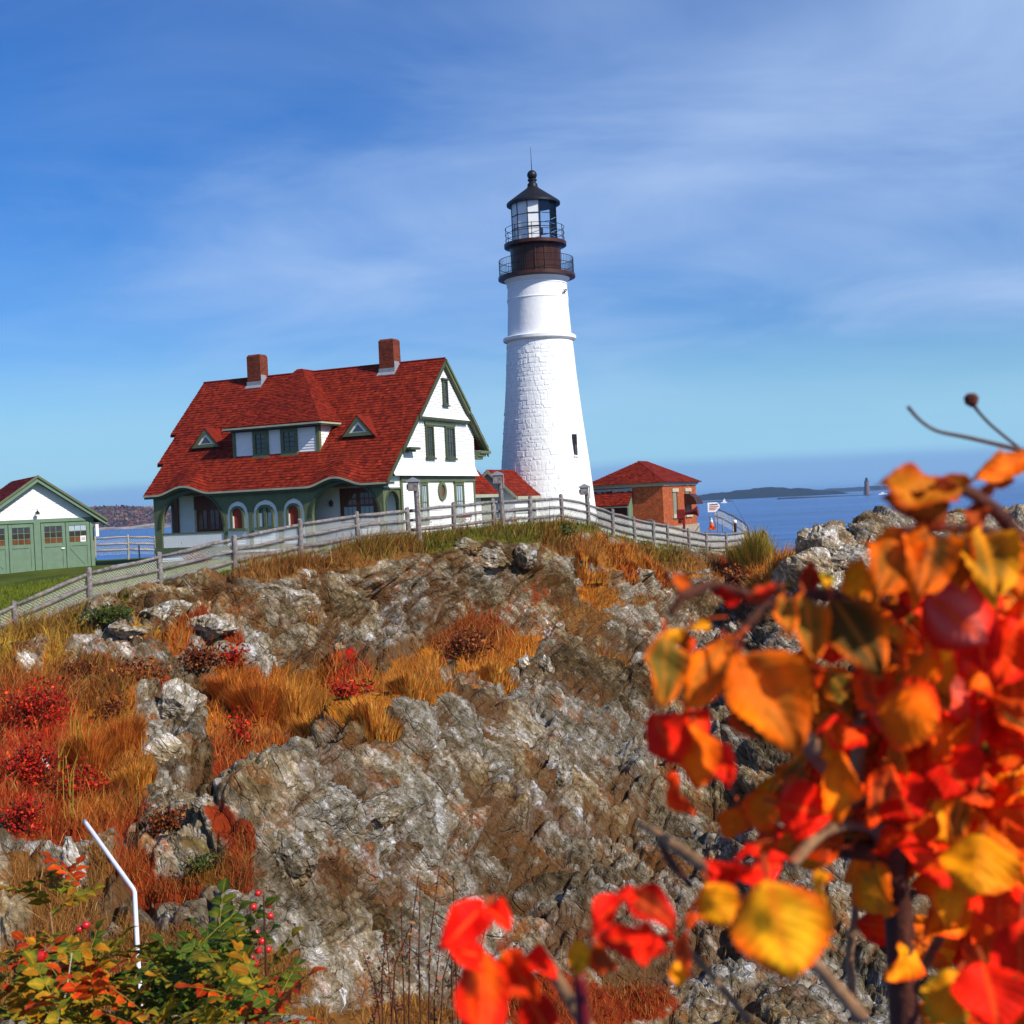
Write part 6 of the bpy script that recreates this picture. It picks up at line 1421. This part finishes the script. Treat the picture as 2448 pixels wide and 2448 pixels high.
stem([(2040,2050,1.0),(2045,2170,1.0),(2030,2300,1.0),(2045,2440,1.0)], [.003,.003,.0035,.0035], 'twig'); stem([(2110,2170,1.0),(2060,2210,1.0),(2030,2240,1.0)], [.004,.004,.004])
stem([(2060,1975,.75),(2050,1850,.74),(2060,1700,.73),(2050,1560,.72),(2010,1440,.70)], [.005,.0045,.004,.003,.002])
stem([(2400,1240,.62),(2360,1205,.61),(2300,1170,.60),(2240,1160,.6)], [.004,.0035,.003,.002], 'cane'); stem([(2560,1420,.66),(2460,1320,.64),(2400,1240,.62)], [.005,.0045,.004], 'cane')
stem([(2480,1085,.9),(2400,1066,.9),(2310,1045,.9),(2240,1030,.9),(2200,1005,.9),(2170,972,.9)], [.0018,.0017,.0015,.0013,.0012,.0014], 'iron_brown'); stem([(2480,1105,.95),(2400,1042,.95),(2365,1012,.95),(2340,985,.95),(2323,962,.95)], [.0012,.0012,.0012,.0012,.0018], 'iron_brown')
m = MB(); m.lathe([(0, -.006), (.005, -.003), (.006, .002), (.003, .005)], 8); o = m.build('dry_bud', 'cane', ROSE); o.location = tuple(P(2322, 956, .95) - O0)
stem([(1755,1530,.60),(1790,1490,.60),(1850,1440,.61),(1920,1420,.62),(2000,1425,.63),(2060,1430,.66)], [.0022,.0025,.0025,.0025,.0025,.003], 'cane', name='leaf_stalk')
stem([(1600,1470,.58),(1640,1420,.58),(1700,1400,.60),(1790,1420,.60)], [.002,.0022,.0022,.002], 'cane', name='leaf_stalk'); stem([(1917,1760,.63),(1850,1650,.60),(1770,1560,.58)], [.003,.0026,.0022], name='leaf_stalk')
stem([(2120,1270,.62),(2220,1262,.63),(2330,1265,.64),(2460,1300,.66)], [.002,.0022,.0025,.003], 'cane', name='leaf_stalk')
# big leaves: base, tip (px,py,d), half width px, roll, fold, curl, edge colour, centre colour, mid
LV = [((1768,1560,.56),(1918,1790,.54),88,-.25,.55,.25,OR,DKG,.50),((1772,1585,.57),(1850,1800,.57),70,.95,.3,.2,ORD,DK,.95),
 ((1758,1528,.58),(1640,1690,.56),48,.2,.5,.25,OR,DKG,.75),((1592,1515,.57),(1588,1690,.55),44,-.3,.45,.25,OR,DKG,.85),((1640,1520,.60),(1640,1660,.60),30,.8,.3,.3,ORD,DK,.9),
 ((1873,1425,.60),(1890,1515,.58),27,.1,.4,.2,OR,DKG,.8),((1922,1420,.60),(1950,1582,.58),42,-.2,.45,.2,OR,DKG,.8),((1992,1430,.60),(2110,1612,.58),62,-.15,.5,.3,OR,DK,.95),((2065,1470,.62),(2160,1610,.62),40,.6,.3,.3,ORD,DK,.7),
 ((2160,1272,.60),(2108,1405,.56),58,.1,.35,.4,OR,DKG,.6),((2232,1265,.60),(2205,1410,.56),60,-.1,.4,.35,OR,DK,.75),((2290,1270,.61),(2300,1400,.58),38,.3,.4,.3,OR,DKG,.7),((2345,1268,.61),(2385,1415,.57),62,-.2,.4,.35,YE_,DKG,.6),((2440,1290,.62),(2450,1430,.6),55,0,.3,.3,OR,DKG,.5),
 ((2215,1420,.60),(2345,1530,.58),85,.15,-.35,.5,RE,(.95,.25,.16),.55),((2200,1390,.66),(2380,1420,.64),70,-.7,.3,.5,RE,RE2,.5),((2370,1420,.62),(2330,1600,.6),70,.9,.3,.4,RE,RE2,.6),((2440,1480,.64),(2380,1630,.62),60,.3,.3,.4,RE,ORD,.5),
 ((2100,1680,.62),(2235,1740,.60),82,.1,-.3,.5,RE,OR,.95),((2190,1560,.64),(2225,1640,.62),46,.2,.3,.3,ORD,OR,.8),((1990,1500,.66),(1985,1590,.66),44,0,.2,.3,RE,RE,.5),((2040,1640,.66),(2120,1600,.66),40,.3,.3,.3,RE,ORD,.5),
 ((1560,1700,.60),(1610,1810,.58),54,.3,-.3,.6,RE,RE,.5),((1660,1730,.60),(1680,1870,.58),50,-.2,-.3,.4,ORD,OR,.95),((1720,1770,.62),(1735,1870,.6),32,.4,.3,.5,RE,RE2,.5),((1600,1850,.62),(1640,1960,.62),26,.8,.3,.5,ORD,RE,.5),((1640,1690,.61),(1690,1760,.6),34,-.6,.2,.5,RE,ORD,.5),
 ((2040,1440,.64),(2055,1340,.62),33,.2,.3,.3,OR,YE_,.8),((1930,1430,.64),(1940,1352,.62),24,.5,.4,.3,RE2,BR,.6),((1640,1420,.60),(1612,1368,.60),22,.6,.5,.5,BR,OR,.6),((1700,1405,.6),(1790,1440,.6),22,.7,.3,.4,RE2,RE,.5),((1690,1480,.6),(1560,1560,.6),26,1.1,.2,.4,YE_,DKG,.5),((1800,1480,.62),(1900,1400,.62),20,1.2,.2,.3,DKG,RE2,.4),
 ((1860,1400,.64),(1790,1440,.63),22,.4,.3,.4,BR,RE2,.5),((1985,1405,.66),(1960,1370,.66),18,.2,.3,.3,(.45,.40,.02),YE_,.5),((2100,1440,.64),(2180,1470,.63),28,.9,.2,.4,RE2,DK,.6),
 ((1835,2100,.50),(1893,2335,.48),104,.05,-.30,.5,(1.0,.12,.003),(1.0,.42,.008),.8),((1690,2110,.56),(1735,2215,.55),52,.2,-.3,.5,ORD,YE_,.9),((1890,2060,.60),(1730,2100,.58),34,-.7,.3,.6,RE,RE,.5),((1800,2020,.60),(1690,2140,.58),40,1.0,.3,.5,RE,RE2,.5),((1960,2080,.54),(1968,2260,.52),40,.9,.3,.3,ORD,YE_,.9),
 ((1860,1920,.66),(1990,1950,.65),62,.1,.25,.5,RE,RE,.5),((1840,1890,.70),(1800,1990,.70),44,.4,.3,.5,ORD,OR,.7),((1760,1930,.72),(1740,2010,.72),36,-.4,.3,.5,ORD,OR,.8),((1900,1850,.70),(1870,1940,.7),34,.9,.3,.4,BR,ORD,.6),((2010,1780,.68),(1980,1890,.68),40,.6,.3,.5,RE,OR,.7),((1960,1740,.68),(2030,1780,.68),38,-.3,.3,.5,RE,ORD,.5),
 ((2120,1850,.70),(2190,1970,.69),62,.1,-.2,.4,RE,RE,.5),((2240,1800,.70),(2320,1900,.69),76,.0,.15,.2,RE,RE,.4),((2350,1990,.66),(2330,2130,.64),82,.1,-.3,.4,OR,YE_,1.0),((2290,2090,.72),(2260,2220,.71),42,.2,.3,.4,ORD,YE_,.8),((2400,2100,.7),(2380,2240,.7),60,.4,.3,.4,RE,ORD,.5),
 ((2290,2320,.62),(2240,2440,.6),56,.2,-.2,.4,(.82,.42,.02),YE_,.8),((2350,2300,.6),(2390,2460,.58),80,-.2,.2,.4,RE,RE,.4),((2440,2200,.62),(2440,2400,.62),60,.2,.2,.4,RE,ORD,.4),((2380,1740,.74),(2460,1840,.74),70,.1,.2,.4,RE,OR,.5),((2300,1700,.78),(2230,1800,.78),50,-.2,.3,.4,OR,YE_,.8),((2420,1900,.72),(2360,1960,.72),50,.5,.3,.4,RE,YE_,.5),
 ((2300,1172,.60),(2075,1186,.58),50,.5,.45,-.5,(.42,.05,.004),(.50,.15,.006),.8),((2290,1180,.60),(2140,1215,.59),52,-.6,.4,.5,(.20,.02,.004),(.52,.17,.008),.6),((2350,1200,.61),(2320,1260,.6),26,.3,.3,.4,(.45,.06,.006),BR,.6),((2330,1180,.61),(2380,1165,.6),16,.8,.3,.4,BR,BR,.5),((2470,1090,.7),(2345,1135,.68),34,.3,.4,.4,(.58,.13,.01),OR,.6),((2420,1130,.7),(2370,1160,.69),22,.2,.3,.4,(.5,.1,.01),BR,.6),
 ((1650,2180,.58),(1625,2330,.57),22,1.0,.3,.4,ORD,BR,.6),((1625,2300,.58),(1622,2360,.57),22,.1,.3,.3,OR,YE_,.8)]
def dk(p): return P(p[0], p[1], p[2])
for (b, t, hw, roll, fold, curl, e, c, mid) in LV:
    leaf_obj(ROSE, dk(b), dk(t), 1.12 * hw / FPX * b[2], roll, fold, curl, e, c, mid, o0=O0)
# fill of smaller leaves deeper in the bush
rs = random.Random(21); cols = [(RE, OR), (ORD, OR), (OR, YE_), (OR, DKG), (ORD, YE_), (OR, YE_), (ORD, BR), (RE, ORD)]
for k in range(330):
    px = rs.triangular(1800, 2560, 2360); py = rs.uniform(1380, 2460)
    if px < 2080 and (py < 1640 or py > 2030): continue
    if px < 1930 and py < 1850: continue
    if px < 2180 and py > 2080: continue
    if py > 2120 and px < 2360 and rs.random() < .85: continue
    if 1580 < py < 1700 and 2290 < px < 2400: continue
    if py < 1600 and px < 2180: continue
    d = rs.uniform(.70, 1.0); a = rs.uniform(0, 6.28); L = rs.uniform(90, 165); e, c = rs.choice(cols)
    b = (px, py, d); t = (px + L * math.cos(a), py + L * math.sin(a), d + rs.uniform(-.03, .03))
    leaf_obj(ROSE, dk(b), dk(t), L * rs.uniform(.30, .44) / FPX * d, rs.uniform(-1, 1), rs.uniform(-.3, .5), rs.uniform(.2, .7), e, c, rs.uniform(.4, .9), o0=O0)
for k in range(150):
    px = rs.uniform(1930, 2520); py = rs.uniform(1640, 2050) if px < 2300 else rs.uniform(1640, 2460)
    d = rs.uniform(.66, .95); a = rs.uniform(0, 6.28); L = rs.uniform(90, 150); e, c = rs.choice(cols + [(OR, DKG)])
    leaf_obj(ROSE, dk((px, py, d)), dk((px + L * math.cos(a), py + L * math.sin(a), d - .02)), L * rs.uniform(.30, .44) / FPX * d, rs.uniform(-1, 1), rs.uniform(-.3, .5), rs.uniform(.2, .7), e, c, rs.uniform(.4, .9), o0=O0)
for k in range(70):
    px = rs.uniform(2110, 2540); py = rs.uniform(1275, 1720)
    if py < 1330 and px < 2200: continue
    d = rs.uniform(.66, .82); a = rs.uniform(.6, 2.5); L = rs.uniform(100, 165); e, c = rs.choice([(RE, ORD), (ORD, OR), (OR, DKG), (OR, YE_), (ORD, DK), (RE, (.95, .2, .12))])
    leaf_obj(ROSE, dk((px, py, d)), dk((px + L * math.cos(a), py + L * math.sin(a), d - .02)), L * rs.uniform(.30, .44) / FPX * d, rs.uniform(-.7, .7), rs.uniform(-.3, .5), rs.uniform(.2, .6), e, c, rs.uniform(.4, .9), o0=O0)
# past three hundred leaves the smallest ones are one mass
lv = sorted([c for c in ROSE.children if c.name.split('.')[0] == 'leaf'], key=lambda o: -sum(p.area for p in o.data.polygons) / max(.2, o.data.vertices[0].co.y + O0[1]) ** 2)
if len(lv) > 300:
    rest = lv[300:]
    with bpy.context.temp_override(active_object=rest[0], selected_objects=rest, selected_editable_objects=rest): bpy.ops.object.join()
    rest[0].name = 'small_leaves'; rest[0]['kind'] = 'stuff'
# second spray: scarlet curled leaves at the bottom edge
R2 = empty('rose_shoot', (0.0, .7, -1.0)); O2 = np.array(R2.location); tag(R2, 'scarlet curled rose leaves rising from the bottom edge, left of the big bush', 'bush')
stem([(1420,2640,.62),(1395,2440,.60),(1385,2330,.59)], [.004,.0035,.003], 'oxide', R2, O2); stem([(1180,2700,.6),(1165,2480,.58),(1150,2330,.57)], [.004,.0035,.003], 'cane', R2, O2)
stem([(1440,2500,.64),(1380,2420,.63),(1310,2300,.62)], [.004,.0035,.003], 'twig', R2, O2)
for (b, t, hw, roll, fold, curl, e, c, mid) in [((1150,2290,.56),(1085,2260,.54),46,.4,.5,.5,RE,RE2,.6),((1160,2160,.56),(1062,2262,.54),50,.1,.55,.5,RE,RE2,.7),((1155,2165,.56),(1222,2210,.55),32,-.5,.5,.5,RE,RE2,.6),((1150,2260,.57),(1150,2500,.54),66,.1,-.35,.3,RE,OR,.55),((1215,2270,.57),(1275,2400,.56),48,.5,.4,.5,ORD,RE,.6),((1240,2290,.57),(1330,2320,.56),40,-.6,.4,.4,RE,RE2,.6),((1260,2380,.58),(1320,2480,.57),50,.2,.3,.4,RE,RE,.5),((1200,2280,.58),(1235,2380,.58),34,.2,-.3,.4,OR,YE_,.8),
   ((1520,2125,.55),(1405,2215,.54),36,.7,.5,.6,RE,RE2,.7),((1500,2135,.55),(1618,2205,.54),44,-.3,.6,.6,RE2,DK,.6),((1420,2235,.55),(1565,2275,.53),40,.2,-.5,.8,RE,RE,.5),((1530,2215,.56),(1610,2260,.56),40,.9,.3,.4,RE2,BR,.7),((1540,2250,.54),(1535,2305,.53),24,.2,.3,.5,RE,RE,.4),((1385,2245,.57),(1378,2330,.56),30,.2,-.3,.4,OR,YE_,.9),((1420,2260,.57),(1465,2335,.57),34,.6,.3,.4,ORD,BR,.6)]:
    leaf_obj(R2, dk(b), dk(t), hw / FPX * b[2], roll, fold, curl, e, c, mid, o0=O2)

# lower-left rose bush: green and yellow compound leaves, red hips
R3 = empty('green_rose_bush', (-1.1, 3.3, -2.1)); O3 = np.array(R3.location); tag(R3, 'green and yellow rose bush with red hips at lower left', 'bush')
def compound_mesh(seed, cols):
    r = random.Random(seed); V = []; F_ = []; UVs = []; C = []
    def put(b, t, hw, roll):
        b, t = np.array(b), np.array(t); ax = t - b; L = np.linalg.norm(ax); ax /= L; nn = np.array((0, 0, 1.0)); nn = nn - ax * (nn @ ax); nn /= np.linalg.norm(nn); sx = np.cross(ax, nn)
        n2 = nn * math.cos(roll) + sx * math.sin(roll); s2 = sx * math.cos(roll) - nn * math.sin(roll)
        v, f, uv = leaf_data(8, 4, r.uniform(.15, .4), r.uniform(.1, .5), .05, .3, 2 * hw / L); n0 = len(V)
        e, c = r.choice(cols); k = .4 + .55 * r.random()
        for q, u in zip(v, uv): V.append(b + L * (q[0] * s2 + q[1] * ax + q[2] * n2)); m_ = max(0, 1 - abs(u[0])) * .7; C.append((np.array(e) * (1 - m_) + np.array(c) * m_) * k); UVs.append(u)
        F_.extend([tuple(i + n0 for i in q) for q in f])
    Lr = .115
    for k in range(3):
        y = .032 + .030 * k; L = .036 + .004 * (k == 1)
        for s_ in (-1, 1): put((0, y, -.1 * y), (s_ * L * .86, y + L * .5, -.1 * y - r.uniform(0, .012)), L * .33, r.uniform(-.3, .3))
    put((0, Lr, -.012), (r.uniform(-.01, .01), Lr + .042, -.022), .0145, r.uniform(-.2, .2))
    mb = MB(); mb.tube([(0, 0, 0), (0, .06, -.004), (0, Lr, -.012)], [.0016, .0013, .001], 5); n0 = len(V)
    V += [np.array(q) for q in mb.v]; F_ += [tuple(i + n0 for i in q) for q in mb.f]; C += [np.array((.25, .22, .03))] * len(mb.v); UVs += [np.array((.9, .5))] * len(mb.v)
    o = mesh_obj('leaf', V, F_, 'leaf', None, col=np.clip(np.array(C), 0, 1), smooth=True); UVs = np.array(UVs)
    uvl = o.data.uv_layers.new(name='leaf'); li = np.zeros(len(o.data.loops), np.int32); o.data.loops.foreach_get('vertex_index', li); uvl.data.foreach_set('uv', UVs[li].astype(np.float32).ravel())
    me = o.data; bpy.data.objects.remove(o); return me
G1, G2, YG, YL, OG = (.085, .15, .014), (.035, .075, .009), (.22, .20, .014), (.55, .30, .012), (.55, .12, .008)
CMG = [compound_mesh(k, [(G1, G2), (G2, G1), (G1, YG)]) for k in range(4)]; CMY = [compound_mesh(10 + k, [(YG, YL), (YL, OG), (G1, YL), (YG, G1)]) for k in range(4)]; CMR = [compound_mesh(20 + k, [(OG, RE), (RE, OG), (YL, OG)]) for k in range(2)]
rs = random.Random(33)
def put_leaf(px, py, d, me, sc=1.0):
    if 250 < px < 400 and py < 2335: return
    o = bpy.data.objects.new('leaf', me); COL.objects.link(o); o.parent = R3
    o.matrix_local = Matrix.Translation(Vector(P(px, py, d) - O3)) @ Matrix.Rotation(rs.uniform(0, 6.28), 4, 'Z') @ Matrix.Rotation(rs.uniform(.1, 1.0), 4, 'X') @ Matrix.Rotation(rs.uniform(-.5, .5), 4, 'Y') @ Matrix.Scale(sc * rs.uniform(.85, 1.2), 4)
for k in range(110):
    px = rs.gauss(490, 70); py = rs.uniform(2250, 2460) if px > 430 else rs.uniform(2340, 2470); put_leaf(px, py, rs.uniform(2.9, 3.7), rs.choice(CMG if rs.random() < .8 else CMY))
for k in range(80): put_leaf(rs.uniform(20, 280), rs.uniform(2270, 2470), rs.uniform(3.0, 3.9), rs.choice(CMY if rs.random() < .6 else (CMG if rs.random() < .6 else CMR)))
for k in range(50): put_leaf(rs.uniform(30, 640), rs.uniform(2370, 2470), rs.uniform(2.6, 3.2), rs.choice(CMY + CMR))
for k in range(9): put_leaf(rs.uniform(60, 200), rs.uniform(2100, 2180), rs.uniform(3.4, 3.8), rs.choice(CMR + CMY))
for k in range(4): put_leaf(rs.uniform(690, 740), rs.uniform(2410, 2450), 2.9, rs.choice(CMG))
for k, (x0, y0, x1, y1) in enumerate([(500,2600,520,2180),(470,2600,420,2200),(560,2600,600,2160),(540,2600,500,2250),(140,2600,120,2180),(150,2600,135,2300),(60,2600,40,2210),(230,2600,215,2210),(300,2600,330,2330),(620,2600,630,2140),(430,2600,470,2330)]):
    d = rs.uniform(3.1, 3.5); stem([(x0, y0, d), ((x0 + x1) / 2 + rs.uniform(-15, 15), (y0 + y1) / 2, d), (x1, y1, d)], [.005, .004, .0025], 'twig' if k in (4, 5) else 'cane', R3, O3, 'stem', 6)
stem([(135,2448,2.9),(160,2360,2.92),(172,2278,2.95)], [.0018, .0016, .0012], 'stone_trim', R3, O3, 'dry_stem', 5); stem([(30,2330,3.0),(90,2315,3.0),(160,2290,3.0)], [.002, .002, .0015], 'twig', R3, O3, 'dry_stem', 5)
hm = MB(); hm.lathe([(0, -.011)] + [(.0118 * math.sin(math.pi * k / 9), -.0105 * math.cos(math.pi * k / 9)) for k in range(1, 9)] + [(.004, .0108)], 14)
hm = hm.build('rose_hip', 'hip', None, smooth=True); sp = MB()
for k in range(5): a = k * 1.256; sp.tube([(.002 * math.cos(a), .002 * math.sin(a), .010), (.008 * math.cos(a), .008 * math.sin(a), .018), (.016 * math.cos(a), .016 * math.sin(a), .022)], [.0012, .001, .0004], 4)
sp = sp.build('sepals', 'twig', hm); hm.parent = R3
hips = [(617,2135,3.40),(605,2168,3.40),(642,2163,3.35),(645,2190,3.35),(613,2230,3.30),(625,2250,3.30),(617,2271,3.25),(640,2270,3.25),(602,2290,3.30),(610,2302,3.35),(205,2212,3.40),(190,2222,3.40),(165,2247,3.40)]
for k, q in enumerate(hips):
    o = hm if k == 0 else copy_tree(hm, R3); o.location = tuple(P(*q) - O3); o.rotation_euler = (rs.uniform(-.8, .8), rs.uniform(-.8, .8), rs.random() * 6); s_ = rs.uniform(.75, 1.05); o.scale = (s_, s_, s_)
for q in ((98,2285,3.0),): o = copy_tree(hm, R3); o.location = tuple(P(*q) - O3); o.scale = (1.3, 1.3, 1.7)

# ================================================================== AIR: thin even haze over sea and shore
m = bpy.data.materials.new('sea_haze'); m.use_nodes = True; nt = m.node_tree
for n in list(nt.nodes): nt.nodes.remove(n)
pv = N(nt, 'ShaderNodeVolumePrincipled'); pv.inputs['Color'].default_value = (0.34, 0.60, 1.0, 1); pv.inputs['Density'].default_value = 9.0e-5; pv.inputs['Anisotropy'].default_value = 0.1
mo = N(nt, 'ShaderNodeOutputMaterial'); nt.links.new(pv.outputs[0], mo.inputs['Volume'])
hz = MB().box(-27000, 27000, -27000, 27200, SEA_Z - 4.5, 27.5).build('haze', m); hz['kind'] = 'stuff'; hz['label'] = 'thin blue sea haze'; hz['category'] = 'haze'
